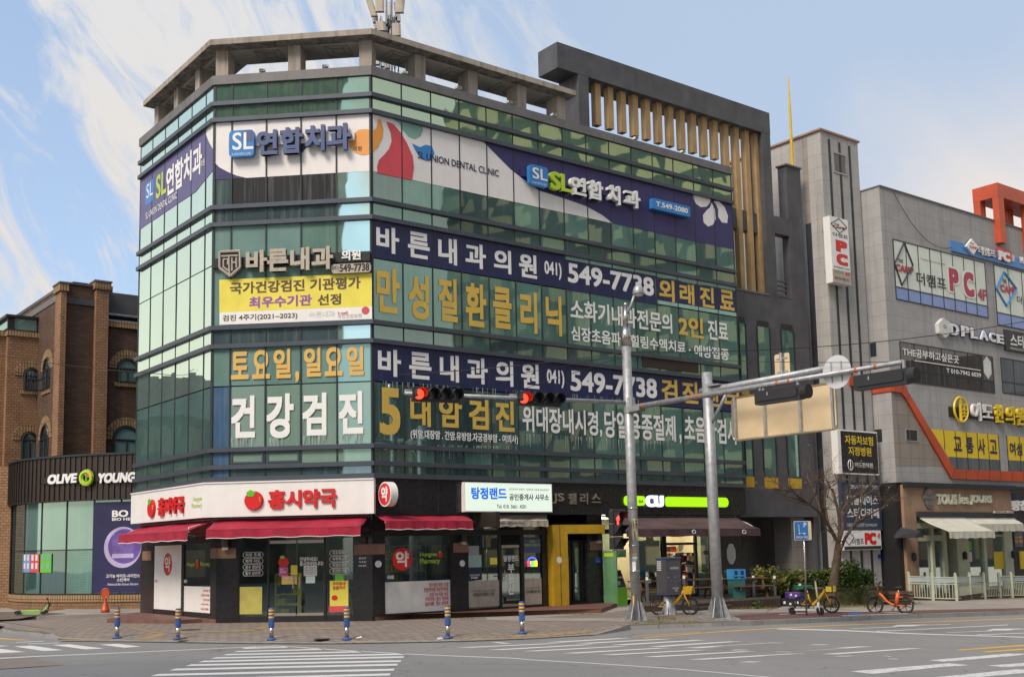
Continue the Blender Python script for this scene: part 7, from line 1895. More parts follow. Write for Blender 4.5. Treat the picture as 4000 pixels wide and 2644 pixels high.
rm = MB(); uc, vc = (u0 + u1) / 2 - .02, v1 - .27; wf = .006
disc(rm, fq.P, uc, vc + .145, .035, .04, wf, wf + .01, 12); rm.prism(fq.P, [(uc - .06, vc - .02), (uc - .03, vc - .02), (uc - .03, vc - .16), (uc + .03, vc - .16), (uc + .03, vc - .02), (uc + .06, vc - .02), (uc + .06, vc + .07), (uc + .035, vc + .10), (uc - .035, vc + .10), (uc - .06, vc + .07)], wf, wf + .01)
rm.build('red_figure', E('red_figure_lamp', (1, .03, .03), 4.), t)
mb = MB(); mb.box(fq.P, (u0, v1 + .0, -.1), (u1 + .15, v1 + .03, -.06)); mb.box(fq.P, (u0, v0 - .03, -.1), (u1 + .15, v0, -.06)); mb.build('bracket', 'steel', t)
# second pole with direction board seen from behind
P2 = gp(2806, 2416); top2 = at(*z24(852, 908), P2.y)
t = thing('sign_pole', 'thick galvanised pole carrying a mast arm with a direction board seen from behind', 'pole', P2)
mb = MB(); mb.tube([P2, P2.lerp(top2, .5), top2], [.175, .168, .16], 22); mb.build('pole', 'galv', t, True)
gussets(P2, .17, .68, .40).build('base_gusset', 'galv', t)
mb = MB(); mb.box(lambda a, b, c: (P2.x + a, P2.y + b, P2.z + c), (-.55, -.55, -.1), (.55, .55, .035)); mb.build('base_plate', 'galv', t)
F2 = Face((P2.x, P2.y), AR - pi / 2)
v2 = F2.uv(*z27(230, 455))[1]; ua2 = F2.uv(*z27(1300, 320))[0]
mb = MB(); mb.tube([F2.P(-.35, v2, 0), F2.P(.2, v2, 0), F2.P(ua2 + .3, v2 + .08, 0)], [.11, .11, .09], 12); mb.build('mast_arm', 'galv', t, True)
mb = MB(); a = F2.uv(*z27(215, 790)); b = F2.uv(*z27(400, 500)); mb.tube([F2.P(.12, a[1], .05), F2.P(b[0], v2 - .05, .05)], .05, 8); mb.build('brace', 'galv', t, True)
mb = MB(); mb.tube([(*P2.xy, v2 - .2), (*P2.xy, v2 + .2)], .2, 14); mb.box(F2.P, (.1, v2 + .1, -.2), (.55, v2 + .14, .2)); mb.box(F2.P, (.1, v2 - .14, -.2), (.55, v2 - .1, .2)); mb.build('arm_clamp', 'galv', t)
u0, v1 = F2.uv(*z27(420, 535), -.1); u1 = F2.uv(*z27(1500, 600), -.1)[0]; v0 = F2.uv(*z27(437, 990), -.1)[1]
bd = thing('direction_board', 'large blank aluminium back of a road direction board hanging under the arm', 'sign', F2.P(u0, v0, -.1))
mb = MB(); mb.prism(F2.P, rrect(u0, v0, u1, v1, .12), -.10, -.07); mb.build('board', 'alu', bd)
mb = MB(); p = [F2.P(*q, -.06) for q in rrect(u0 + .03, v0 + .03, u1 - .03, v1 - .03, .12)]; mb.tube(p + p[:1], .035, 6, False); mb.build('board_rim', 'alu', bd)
mb = MB()
for k in (.02, .32, .66, .955): u = u0 + (u1 - u0) * k; mb.box(F2.P, (u + .02, v0 + .05, -.069), (u + .09, v1 - .02 if k in (.02, .955) else v1 + .12, -.02))
mb.build('stiffener', 'galv', bd)
u_, v_ = FA.uv(*z27(1440, 262), .12); r_ = abs(FA.uv(*z27(1440, 88), .12)[1] - v_)
t = thing('round_sign', 'round white road sign seen from behind on the right mast arm', 'sign', FA.P(u_, v_ - r_, -.12))
mb = MB(); disc(mb, FA.P, u_, v_, r_, r_, -.13, -.115, 40); mb.build('disc', M('white_sign_back', (.62, .63, .64), .4, .2, .06, 2.), t)
mb = MB()
for s_ in (-.35, .35): mb.box(FA.P, (u_ + s_ * r_ - .015, v_ - r_ * .6, -.114), (u_ + s_ * r_ + .015, v_ + r_ * .6, -.09))
mb.build('clamp_rail', 'galv', t)
a = F2.uv(*z27(845, 95)); b = F2.uv(*z27(1010, 310))
t = thing('small_sign', 'small rectangular sign back on a short post above the mast arm', 'sign', F2.P((a[0] + b[0]) / 2, v2, 0))
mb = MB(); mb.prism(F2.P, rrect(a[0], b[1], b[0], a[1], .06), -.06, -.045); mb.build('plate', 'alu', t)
mb = MB(); uc = (a[0] + b[0]) / 2; mb.tube([F2.P(uc, v2 + .1, 0), F2.P(uc, a[1] + .02, 0)], .045, 8); mb.build('post', 'galv', t)
mb = MB(); vv1, vv0 = a[1] - .15, b[1] + .15
for v in (vv0, vv1): mb.box(F2.P, (a[0] + .08, v - .02, -.044), (b[0] - .08, v + .02, -.02))
mb.build('clamp_rail', 'galv', t)


# wires
def wire(p, q, sag, label, r=.016):
    p, q = Vector(p), Vector(q); mb = MB(); n = 24
    mb.tube([p.lerp(q, k / n) - Vector((0, 0, sag * 4 * (k / n) * (1 - k / n))) for k in range(n + 1)], r, 4); tag(mb.build('overhead_cable', 'rubber'), label, 'cable')


wp = at(2450, 1375, P1.y)
wire(at(-60, 1378, 44), wp, .0 + .9, 'thin black overhead cable crossing the brick building and glass front to the pole')
wire(FB1.P(FB1.uv(*z15(420, 240))[0], za1 + .2, 0), wp + Vector((0, 0, -.05)), .05, 'thin stay wire from the far left traffic light up to the pole', .010)
wire(FB1.P(FB1.uv(*z15(1420, 320))[0], za1 + .08, 0), wp + Vector((0, 0, -.1)), .02, 'short stay wire from the inner traffic light to the pole', .010)
wire(wp, at(4060, 1245, 40), .35, 'thin overhead cable running from the pole across the grey office block')
wire(wp + Vector((0, 0, -.06)), FA.P(ue - .3, vs1 + .1, 0), .1, 'thin stay wire along the right mast arm', .010)
a = FR.P(FR.uv(*zt4(1028, 610), WB + .1)[0], FR.uv(*zt4(1028, 610), WB + .1)[1], WB + .1); b = FR.P(FR.uv(*zt4(1420, 990), WB + .1)[0], FR.uv(*zt4(1420, 990), WB + .1)[1], WB + .15)
wire(a, b, .9, 'slack black cable hanging on the grey stone wall under the roof edge')

def infront(x, gap, z=0.):
    """a point on the ground that far in front of the shop fronts"""
    y = FR.P(*FR.uv(x, 2250, WG), WG)[1] - gap; p = at(x, 2250, y); return Vector((p.x, y, z))


# grey control cabinet on a stump
PC_ = gp(2614, 2400); fc = Face((PC_.x, PC_.y), .42); zc2 = zm(2480, 1950, 3.137)
vb = fc.uv(*zc2(400, 1155), .3)[1]; vt = fc.uv(*zc2(400, 728), .3)[1]
t = thing('control_cabinet', 'dark grey steel control cabinet on a round galvanised stump', 'cabinet', PC_)
mb = MB(); mb.lathe([(.24, -.02), (.19, .02), (.17, .12), (.165, vb - PC_.z)], 20, PC_); mb.build('stump', 'galv', t, True)
gussets(PC_, .16, .4, .27, 6).build('base_gusset', 'galv', t)
u0 = fc.uv(*zc2(385, 900), .3)[0]; u1 = fc.uv(*zc2(560, 900), .3)[0]; G['cab'] = M('cabinet_grey_paint', (.085, .085, .10), .5, .1, .12, 3.)
mb = MB(); mb.prism(fc.P, rrect(u0, vb, u1, vt, .015), -.32, .3); mb.build('body', 'cab', t)
mb = MB(); mb.box(fc.P, (u0 - .02, vt, -.34), (u1 + .02, vt + .05, .33)); mb.box(fc.P, (u0 - .01, vb - .03, -.33), (u1 + .01, vb, .31)); mb.build('lid', 'letnavy', t)
mb = MB(); hh_ = vt - vb
for a, b in (((.28, .70), (.88, .77)), ((.4, .13), (.85, .18)), ((.55, .06), (.75, .12))): mb.box(fc.P, (u0 + (u1 - u0) * a[0], vb + hh_ * a[1], .3), (u0 + (u1 - u0) * b[0], vb + hh_ * b[1], .306))
for x in (.12, .6): disc(mb, fc.P, u0 + (u1 - u0) * x, vb + hh_ * .47, .022, .022, .3, .32, 10)
mb.build('door_plate', 'galv', t)
mb = MB(); fcs = Face(fc.P(u0, 0, .3)[:2], .42 - pi / 2)
for k in range(6): mb.box(fcs.P, (-.55, vt - .1 - k * .055, 0), (-.3, vt - .07 - k * .055, .008))
mb.build('vent', 'pale', t)
# green kiosk
z23 = zm(2300, 1900, 2.85); PK = infront(2409, 1.15); fk = Face((PK.x, PK.y), AR); fk2 = Face((PK.x, PK.y), AR - pi / 2)
G['kgreen'] = M('faded_green_paint', (.10, .235, .115), .5, 0, .2, 2., streak=.15, dirt=(.3, .42, .3)); G['kgreen2'] = M('bright_green_paint', (.10, .30, .02), .5, 0, .1, 2.)
ht = fk.uv(*z23(310, 712))[1] - PK.z; wr = fk.uv(*z23(430, 1280))[0]; wl2 = -fk2.uv(*z23(172, 1290))[0]; wl2 = min(wl2, 1.3)
kt = lambda u, v, w: fk.P(u, PK.z + v, w)
t = thing('payment_kiosk', 'tall faded green kiosk with black recessed panel beside the shop entrance', 'kiosk', PK)
mb = MB(); mb.box(kt, (0, .05, -wl2), (wr, .72, 0)); mb.box(kt, (0, .722, -wl2), (.05, ht, 0)); mb.box(kt, (.05, ht - .25, -wl2), (wr + .06, ht, -.05)); mb.box(kt, (.051, .722, -wl2), (wr, ht - .26, -wl2 * .7)); mb.build('body', 'kgreen', t)
mb = MB(); mb.add([kt(.051, ht - .25, 0), kt(.30, ht - .02, 0), kt(.05, ht - .02, 0), kt(.051, 1.15, 0), kt(.051, ht - .25, -.04), kt(.30, ht - .02, -.04), kt(.05, ht - .02, -.04), kt(.051, 1.15, -.04)], [(3, 0, 1, 2), (7, 6, 5, 4), (0, 1, 5, 4), (3, 0, 4, 7), (1, 2, 6, 5)]); mb.build('side_wing', 'kgreen', t)
mb = MB(); mb.box(kt, (.01, .06, .0), (wr - .01, .70, .012)); mb.build('lower_panel', 'kgreen2', t)
mb = MB(); mb.add([kt(.06, .73, -.02), kt(wr - .02, .73, -.02), kt(wr - .02, 1.35, -.3), kt(.06, 1.35, -.3), kt(.06, .73, -.5), kt(wr - .02, .73, -.5), kt(wr - .02, 1.35, -.5), kt(.06, 1.35, -.5)], [(0, 1, 2, 3), (4, 5, 6, 7), (0, 1, 5, 4), (1, 2, 6, 5), (2, 3, 7, 6), (3, 0, 4, 7)]); mb.build('black_panel', 'plastic', t)
mb = MB(); mb.box(kt, (.09, .80, -.06), (.2, .95, -.03)); mb.box(kt, (.15, 1.05, -.16), (.4, 1.12, -.1)); mb.build('card_reader', 'galv', t)
k2 = lambda u, v, w: fk2.P(u, PK.z + v, w); mb = MB(); mb.box(k2, (-wl2 + .08, ht - .22, 0), (-.15, ht - .08, .01)); mb.build('label_strip', 'lime', t)
mb = MB(); mb.box(kt, (-.04, -.03, -wl2), (wr + .08, .05, .05)); mb.build('plinth', 'galv', t)

# parking sign for scooters
PP = gp(3151, 2405); fs_ = Face((PP.x, PP.y), .12); a = fs_.uv(*zb8(187, 436), .06); b = fs_.uv(*zb8(299, 573), .06)
t = thing('scooter_parking_sign', 'blue parking sign with white scooter symbol on a thin steel post', 'sign', PP)
mb = MB(); mb.tube([PP, at(*zb8(256, 440), PP.y)], .03, 10); mb.build('post', 'steel', t, True)
mb = MB(); mb.prism(fs_.P, rrect(a[0], b[1], b[0], a[1], .04), .035, .055); mb.build('plate', 'letw', t)
mb = MB(); mb.prism(fs_.P, rrect(a[0] + .015, b[1] + .015, b[0] - .015, a[1] - .015, .03), .055, .059); mb.build('blue_face', 'blue', t)
mb = MB(); w_ = .064; u0, v0, u1, v1 = a[0], b[1], b[0], a[1]; W_, H_ = u1 - u0, v1 - v0
mb.text(fs_.P, 'P', u0 + W_ * .66, v0 + H_ * .68, u0 + W_ * .86, v0 + H_ * .92, w_, None, .035); mb.text(fs_.P, '전동킥보드 주차존', u0 + W_ * .1, v0 + H_ * .09, u0 + W_ * .92, v0 + H_ * .22, w_, None, .03)
q = lambda x, y: fs_.P(u0 + W_ * x, v0 + H_ * y, w_)
mb.tube([q(.26, .8), q(.33, .8), q(.34, .36), q(.7, .36)], .012, 5); disc(mb, fs_.P, u0 + W_ * .34, v0 + H_ * .34, .025, .025, .06, .068, 12); disc(mb, fs_.P, u0 + W_ * .7, v0 + H_ * .34, .03, .03, .06, .068, 12); mb.build('white_symbols', 'letw', t)
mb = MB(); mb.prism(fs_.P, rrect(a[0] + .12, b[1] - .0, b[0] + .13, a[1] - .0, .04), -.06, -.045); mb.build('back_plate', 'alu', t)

# orange plastic post
PO = gp(411, 2391, .12)
t = thing('orange_warning_post', 'orange plastic warning post with round head on a conical foot', 'warning post', PO)
mb = MB(); mb.lathe([(.165, 0), (.165, .11), (.15, .13), (.06, .42), (.05, .52), (.06, .56)], 18, PO); mb.build('cone_foot', 'redtrim', t, True)
mb = MB(); fo = Face((PO.x, PO.y), .1); disc(mb, fo.P, 0, PO.z + .73, .165, .20, -.05, .05, 24); hd_ = mb.build('round_head', 'redtrim', t)
mb = MB(); rr_ = [fo.P(.15 * math.cos(k * pi / 12), PO.z + .73 + .185 * math.sin(k * pi / 12), .05) for k in range(25)]; mb.tube(rr_, .018, 5, False); mb.build('rim', 'redtrim', hd_)


# ================================================================ plants
def leafcloud(mb, c, rad, n, size, seed, flat=.6):
    rnd = random.Random(seed)
    lumps = [(Vector((rnd.uniform(-.75, .75) * rad[0], rnd.uniform(-.75, .75) * rad[1], rnd.uniform(-.55, .7) * rad[2])), rnd.uniform(.25, .5)) for _ in range(14)]
    for i in range(n):
        lc, lr = rnd.choice(lumps)
        while True:
            v = Vector((rnd.uniform(-1, 1), rnd.uniform(-1, 1), rnd.uniform(-1, 1)))
            if .25 < v.length < 1: break
        p = Vector(c) + lc + Vector((v.x * rad[0], v.y * rad[1], v.z * rad[2])) * lr * 1.25
        a = Vector((rnd.gauss(0, 1), rnd.gauss(0, 1), rnd.gauss(0, flat))).normalized(); b = a.cross(Vector((rnd.gauss(0, .5), rnd.gauss(0, .5), 1))).normalized()
        s = size * rnd.uniform(.6, 1.3)
        mb.add([p - a * s, p + b * s * .45, p + a * s, p - b * s * .45], [(0, 1, 2, 3)])


def leafmat(name, rgb, var=.5):
    m, nt, p, o = newmat(name); setp(p, .5, 0, .35)
    f = mrange(nt, noise(nt, 3.5, 3.), .35, .65); f2 = mrange(nt, noise(nt, 22., 2.), .4, .6)
    c = mixc(nt, f, [x * (1 - var) for x in rgb], [x * (1 + var * .5) for x in rgb]); c = mixc(nt, mth(nt, 'MULTIPLY', f2, .35), c, (rgb[0] * 1.9, rgb[1] * 1.35, rgb[2] * .9))
    tr = nd(nt, 'ShaderNodeBsdfTranslucent'); nt.links.new(c, tr.inputs[0]); nt.links.new(c, p.inputs['Base Color'])
    ms = nd(nt, 'ShaderNodeMixShader', _0=.22); nt.links.new(p.outputs[0], ms.inputs[1]); nt.links.new(tr.outputs[0], ms.inputs[2]); nt.links.new(ms.outputs[0], o.inputs[0])
    return m


G['lfY'] = leafmat('variegated_leaves', (.20, .20, .055)); G['lfG'] = leafmat('dark_green_leaves', (.055, .115, .025)); G['lfM'] = leafmat('mid_green_leaves', (.085, .15, .035)); G['lfD'] = leafmat('dry_leaves', (.20, .14, .045))
G['bark'] = M('grey_brown_bark', (.095, .068, .05), .9, 0, .4, 5., .6, 25, .2); G['twig'] = M('brown_twig', (.085, .055, .042), .9, 0, .3, 5.)


def shrub(label, c, rad, n, mats, seed, size=.075):
    t = thing('shrub', label, 'shrub', (c[0], c[1], c[2] - rad[2]), 'shrubs in the long planter')
    rnd = random.Random(seed); mb = MB()
    for k in range(14):
        a = rnd.uniform(0, 2 * pi); e = Vector((math.cos(a) * rad[0] * rnd.uniform(.3, .8), math.sin(a) * rad[1] * rnd.uniform(.3, .8), rad[2] * rnd.uniform(-.2, .8)))
        mb.tube([(c[0] + e.x * .2, c[1] + e.y * .2, c[2] - rad[2]), Vector(c) + e * .6, Vector(c) + e], [.02, .014, .006], 4)
    mb.build('stems', 'twig', t)
    for i, (m, k) in enumerate(mats):
        mb = MB(); leafcloud(mb, c, rad, int(n * k), size, seed + 17 * i); mb.build('foliage', m, t, recalc=False)


zr = zm(3000, 2150, 3.953)
YP = gp(*zr(1200, 848)).y


def pc(x, y, Y): return at(*zr(x, y), Y - 40.8 + YP)
shrub('yellow green variegated shrub at the left end of the planter, by the light posts', pc(20, 470, 41.4), (0.68, 0.56, 0.60), 1900, (('lfY', .7), ('lfM', .3)), 1)
shrub('pale edged shrub between the dark post and the parking sign', pc(300, 490, 41.3), (0.60, 0.52, 0.58), 1800, (('lfY', .55), ('lfM', .45)), 2)
shrub('low green shrub behind the white scooter and parking sign', pc(660, 470, 41.9), (0.76, 0.48, 0.48), 1600, (('lfM', .6), ('lfG', .4)), 3)
shrub('green shrub right behind the tree trunk', pc(930, 470, 42.1), (0.56, 0.48, 0.48), 1300, (('lfM', .5), ('lfY', .5)), 4)
shrub('tall loose green shrub right of the tree trunk with leaves hanging over planter', pc(1200, 440, 41.2), (0.60, 0.48, 0.76), 2300, (('lfG', .5), ('lfM', .5)), 5)
shrub('dark round shrub at the right end of the planter', pc(1440, 480, 41.9), (0.60, 0.52, 0.54), 1900, (('lfG', .8), ('lfM', .2)), 6)
# planter box
p0, p1 = gp(*zr(600, 850)), gp(*zr(1790, 845)); pv = (p1 - p0); pv.z = 0; L_ = pv.length; fpz = Face((p0.x, p0.y), math.atan2(pv.y, pv.x))
G['moss'] = M('mossy_timber', (.085, .085, .035), .95, 0, .5, 3., .4, 20, .2, streak=.3, dirt=(.03, .025, .015))
t = thing('planter', 'long low mossy timber planter wall in front of the shrubs', 'planter', p0); gzp = gz((p0.x + p1.x) / 2)
mb = MB(); mb.box(fpz.P, (0, gzp - .1, -2.2), (L_, gzp + .62, 0)); mb.build('wall', 'moss', t)
mb = MB(); mb.box(fpz.P, (-.03, gzp + .622, -2.2), (L_ + .05, gzp + .70, .04)); mb.build('coping', 'woodd', t)
mb = MB(); mb.box(fpz.P, (.05, gzp + .5, -2.1), (L_ - .05, gzp + .705, -.05)); mb.build('earth', 'soil', t)
# street tree
PT = gp(3246, 2372); rt = random.Random(21)
t = thing('bare_tree', 'leafless street tree with forked trunk and spreading fine twigs', 'tree', PT)
tr_ = MB(); br = MB(); tw = MB(); lv = MB()
Tp = lambda x, y, dy=0: at(*zb8(x, y), PT.y + dy)
fork = Tp(503, 700); f2 = Tp(512, 600)
tr_.tube([PT + Vector((0, 0, -.05)), PT + Vector((.01, 0, .25)), Tp(478, 860), fork, f2], [.24, .19, .165, .15, .13], 12)
cnt = [0]


def grow(p, d, ln, r, dep):
    pts = [p]; n = 4; dd = d.copy()
    for k in range(n):
        dd = (dd + Vector((rt.gauss(0, .13), rt.gauss(0, .13), rt.gauss(.02, .10)))).normalized(); pts.append(pts[-1] + dd * ln / n)
    rs = [r * (1 - .55 * k / n) for k in range(n + 1)]
    (br if dep > 2 else tw).tube(pts, rs, 6 if dep > 2 else 4 if dep > 1 else 3, False)
    if dep == 0:
        if rt.random() < .035:
            q = pts[-1]; a = Vector((rt.gauss(0, 1), rt.gauss(0, 1), rt.gauss(0, 1))).normalized() * .05; b = a.orthogonal().normalized() * .03
            lv.add([q - a, q + b, q + a, q - b], [(0, 1, 2, 3)])
        return
    for k in range(rt.choice((3, 3, 4)) if dep < 4 else 4):
        i = rt.randint(1, n); sp = .75 if dep > 2 else .95
        nd_ = (dd + Vector((rt.gauss(0, sp), rt.gauss(0, sp), rt.gauss(.02, sp * .55)))).normalized()
        grow(pts[i], nd_, ln * rt.uniform(.5, .78), max(rs[i] * .6, .0042), dep - 1)


for pts, r in (([f2, Tp(440, 470, -.3), Tp(385, 380, -.6), Tp(300, 310, -.9), Tp(190, 270, -1.2)], .08), ([f2, Tp(545, 480), Tp(535, 370, .3), Tp(575, 300, .5), Tp(600, 215, .7)], .07), ([fork, Tp(560, 560, -.4), Tp(640, 440, -.7), Tp(700, 250, -.8)], .07), ([f2, Tp(520, 450, .8), Tp(500, 320, 1.3), Tp(470, 200, 1.6)], .07),
               ([Tp(385, 380, -.6), Tp(330, 200, -.4), Tp(280, 110, -.2)], .05), ([Tp(300, 310, -.9), Tp(180, 220, -1.4), Tp(50, 200, -1.7)], .045), ([Tp(575, 300, .5), Tp(690, 230, .4), Tp(790, 120, .2)], .05), ([Tp(440, 470, -.3), Tp(410, 300, .4), Tp(420, 180, .8)], .05), ([Tp(640, 440, -.7), Tp(760, 380, -.9), Tp(850, 330, -1)], .035)):
    br.tube(pts, [r * (1 - .16 * k) for k in range(len(pts))], 7, False)
    for k in range(1, len(pts)):
        for j in range(2 if k > 1 else 1):
            d = (pts[k] - pts[k - 1]).normalized(); q = pts[k - 1].lerp(pts[k], rt.uniform(.4, 1))
            grow(q, (d * .8 + Vector((rt.gauss(0, .7), rt.gauss(0, .7), rt.gauss(.1, .4)))).normalized(), rt.uniform(.7, 1.15), r * .4, 3)
tr_.build('trunk', 'bark', t, True); br.build('limbs', 'bark', t, True); tw.build('twigs', 'twig', t)
if lv.v: lv.build('last_leaves', 'lfD', t, recalc=False)
# weeds
mb = MB(); rw = random.Random(4)


def tuft(x0, x1, y0, y1, n, h, k=1.):
    for _ in range(n):
        p = gp(rw.uniform(x0, x1), rw.uniform(y0, y1)); a = rw.uniform(0, 2 * pi); hh = h * rw.uniform(.25, 1.) * .75; e = Vector((math.cos(a), math.sin(a), 0)) * hh * rw.uniform(.3, .9); s_ = Vector((-math.sin(a), math.cos(a), 0)) * .007
        mb.add([p - s_, p + s_, p + e * .5 + Vector((0, 0, hh * .7)) + s_ * .6, p + e + Vector((0, 0, hh))], [(0, 1, 2, 3)])


tuft(2505, 2740, 2426, 2434, 260, .07); tuft(2520, 2600, 2425, 2433, 120, .1); tuft(2640, 2720, 2428, 2434, 110, .09); tuft(2570, 2645, 2412, 2424, 160, .13); tuft(2755, 2790, 2414, 2424, 80, .13); tuft(1580, 1850, 2414, 2420, 220, .07); tuft(2090, 2345, 2396, 2401, 260, .09); tuft(2450, 2500, 2428, 2436, 60, .1); tuft(2830, 3040, 2372, 2380, 380, .12); tuft(3240, 3420, 2360, 2374, 420, .18); tuft(3500, 3600, 2355, 2362, 120, .15); tuft(3860, 4000, 2335, 2342, 160, .14); tuft(3230, 3300, 2372, 2382, 120, .06)
kind(mb.build('grass', 'lfY', recalc=False), 'stuff')
mb = MB(); leafcloud(mb, gp(2865, 2372) + Vector((0, 0, .12)), (.28, .2, .14), 120, .06, 31); leafcloud(mb, gp(2960, 2372) + Vector((0, 0, .12)), (.2, .2, .16), 90, .06, 32); kind(mb.build('weeds', 'lfM', recalc=False), 'stuff')

# ================================================================ patio of the convenience shop
pf = [gp(2500, 2389), gp(2715, 2380), gp(2870, 2374), gp(3050, 2369)]
mb = MB(); hz = .22
mb.prism(T0, [tuple(p[:2]) for p in pf] + [FR.P(LR + 1.2, 0, .6)[:2], FR.P(12.2, 0, -.25)[:2]], -.5, .19)
dk_ = tag(mb.build('timber_patio', 'woodd'), 'dark timber patio deck in front of the convenience shop', 'deck')
mb = MB(); a, b = gp(2715, 2384), gp(2862, 2378); mb.prism(T0, [tuple(a[:2]), tuple(b[:2]), tuple((b + Vector((0, .5, 0)))[:2]), tuple((a + Vector((0, .5, 0)))[:2])], -.1, .09); tag(mb.build('patio_step', 'woodd'), 'low timber step along the front of the dark patio', 'step')


def picnic(label, px, gap, ang):
    P = infront(px, gap, .19); c, s = math.cos(ang), math.sin(ang)
    P = Vector((P.x, P.y, .19)); T = lambda x, y, z: (P.x + c * x - s * y, P.y + s * x + c * y, P.z + z)
    t = thing('picnic_table', label, 'picnic table', P, 'timber picnic tables on the patio')
    mb = MB()
    for k in range(5): mb.box(T, (-.85, -.37 + k * .15, .70), (.85, -.37 + k * .15 + .138, .745))
    mb.build('tabletop', 'wood', t)
    for sg in (-1, 1):
        mb = MB()
        for k in range(2): mb.box(T, (-.85, sg * .70 - .14 + k * .145, .42), (.85, sg * .70 - .14 + k * .145 + .135, .46))
        mb.build('bench_seat', 'wood', t)
    for x in (-.62, .62):
        for sg in (-1, 1):
            mb = MB(); mb.add([T(x - .02, sg * .22, .70), T(x + .02, sg * .22, .70), T(x + .02, sg * .34, .70), T(x - .02, sg * .34, .70), T(x - .02, sg * .60, 0), T(x + .02, sg * .60, 0), T(x + .02, sg * .73, 0), T(x - .02, sg * .73, 0)], [(0, 1, 2, 3), (4, 5, 6, 7), (0, 1, 5, 4), (1, 2, 6, 5), (2, 3, 7, 6), (3, 0, 4, 7)]); mb.build('leg', 'wood', t)
        mb = MB(); mb.box(T, (x + .021, -.82, .30), (x + .06, .82, .42)); mb.build('cross_beam', 'wood', t)
    return P


P_a = picnic('dark timber picnic table behind the signal pole, leftmost on the patio', 2548, 1.6, .25)
P_b = picnic('timber picnic table behind the yellow bicycle and thick pole', 2722, 2.2, .3)
P_c = picnic('timber picnic table under the right end of the plum awning', 2905, 3.6, .3)
# lit posts with rails
pp_ = [gp(*zc2(x, y)) for x, y in ((158, 1330), (612, 1300), (1068, 1300), (1462, 1290), (1722, 1285))]
lp = thing('light_post', 'dark patio light post with white lamp cap, leftmost, right of the signal pole', 'light post', pp_[0], 'patio posts with white lamps')
b0 = pp_[0]; Tl = lambda x, y, z: (b0.x + x, b0.y + y, b0.z + z)
mb = MB(); mb.box(Tl, (-.05, -.05, 0), (.05, .05, 1.0)); mb.build('post', 'cab', lp)
mb = MB(); mb.box(Tl, (-.045, -.045, 1.0), (.045, .045, 1.12)); mb.build('lamp', 'letw', lp)
mb = MB(); mb.box(Tl, (-.055, -.055, 1.121), (.055, .055, 1.15)); mb.box(Tl, (-.055, -.008, 1.0), (-.046, .008, 1.12)); mb.build('cap', 'cab', lp)
for p, lb in zip(pp_[1:], ('patio light post behind the grey cabinet', 'patio light post hidden behind the thick sign pole', 'patio light post before the right hand picnic table', 'patio light post among the yellow green shrubs')): dup(lp, p, None, lb)
mb = MB()
for a, b in ((2, 3), (3, 4), (0, 1)):
    for z in (.42, .62): mb.tube([pp_[a] + Vector((0, 0, z)), pp_[b] + Vector((0, 0, z))], .022, 4)
tag(mb.build('patio_rail', 'woodd'), 'thin dark rails linking the patio light posts', 'railing')
# things on and by the tables
rb = thing('red_bucket', 'red paper bucket on the middle picnic table', 'bucket', P_b + Vector((-.45, -.1, .745)), 'red buckets on the picnic tables')
q = P_b + Vector((-.45, -.1, .745)); mb = MB(); mb.lathe([(.07, 0), (.10, .22), (.104, .225)], 18, q); mb.build('tub', 'red', rb, True)
mb = MB(); fr3 = Face((q.x, q.y), .1); mb.text(fr3.P, 'm', -.05, q.z + .06, .05, q.z + .15, .105, None, .05); mb.build('printed_mark', 'bolyel', rb)
dup(rb, P_c + Vector((-.12, -.15, .745)), None, 'red paper bucket on the right hand picnic table')
bt_ = thing('bottle', 'dark green bottle on the right picnic table, left of the red bucket', 'bottle', P_c + Vector((-.72, 0, .745)), 'green bottles on the right picnic table')
q = P_c + Vector((-.72, 0, .745)); mb = MB(); mb.lathe([(.035, 0), (.037, .15), (.014, .2), (.013, .26)], 12, q); mb.build('glass', M('bottle_green', (.01, .06, .035), .15), bt_, True); mb = MB(); mb.lathe([(.015, .261), (.015, .28)], 8, q); mb.build('cap', 'pale', bt_)
for k, dx_ in enumerate((.12, .22, .34)): dup(bt_, P_c + Vector((-.72 + dx_, .05 * (k % 2), .745)), None, bt_['label'])
q = at(*zc2(1240, 905), 43.6); q.z = .19; fb = Face((q.x, q.y), .35)
t = thing('recycling_bin', 'twin blue recycling box with two dark openings behind the right picnic table', 'bin', q)
mb = MB(); mb.box(fb.P, (-.26, .19, -.2), (.26, .9, .2)); mb.build('body', M('sea_green_plastic', (.03, .13, .12), .5), t)
mb = MB(); mb.box(fb.P, (-.29, .902, -.22), (.29, 1.28, .22)); mb.build('blue_top', M('bright_blue_plastic', (.03, .24, .52), .45), t)
mb = MB()
for x in (-.22, .05): mb.box(fb.P, (x, .95, .221), (x + .17, 1.01, .226)); mb.box(fb.P, (x + .02, 1.07, .221), (x + .15, 1.22, .224))
mb.build('slots', 'ink', t)
# goods shelf inside the shop
rg_ = random.Random(8)


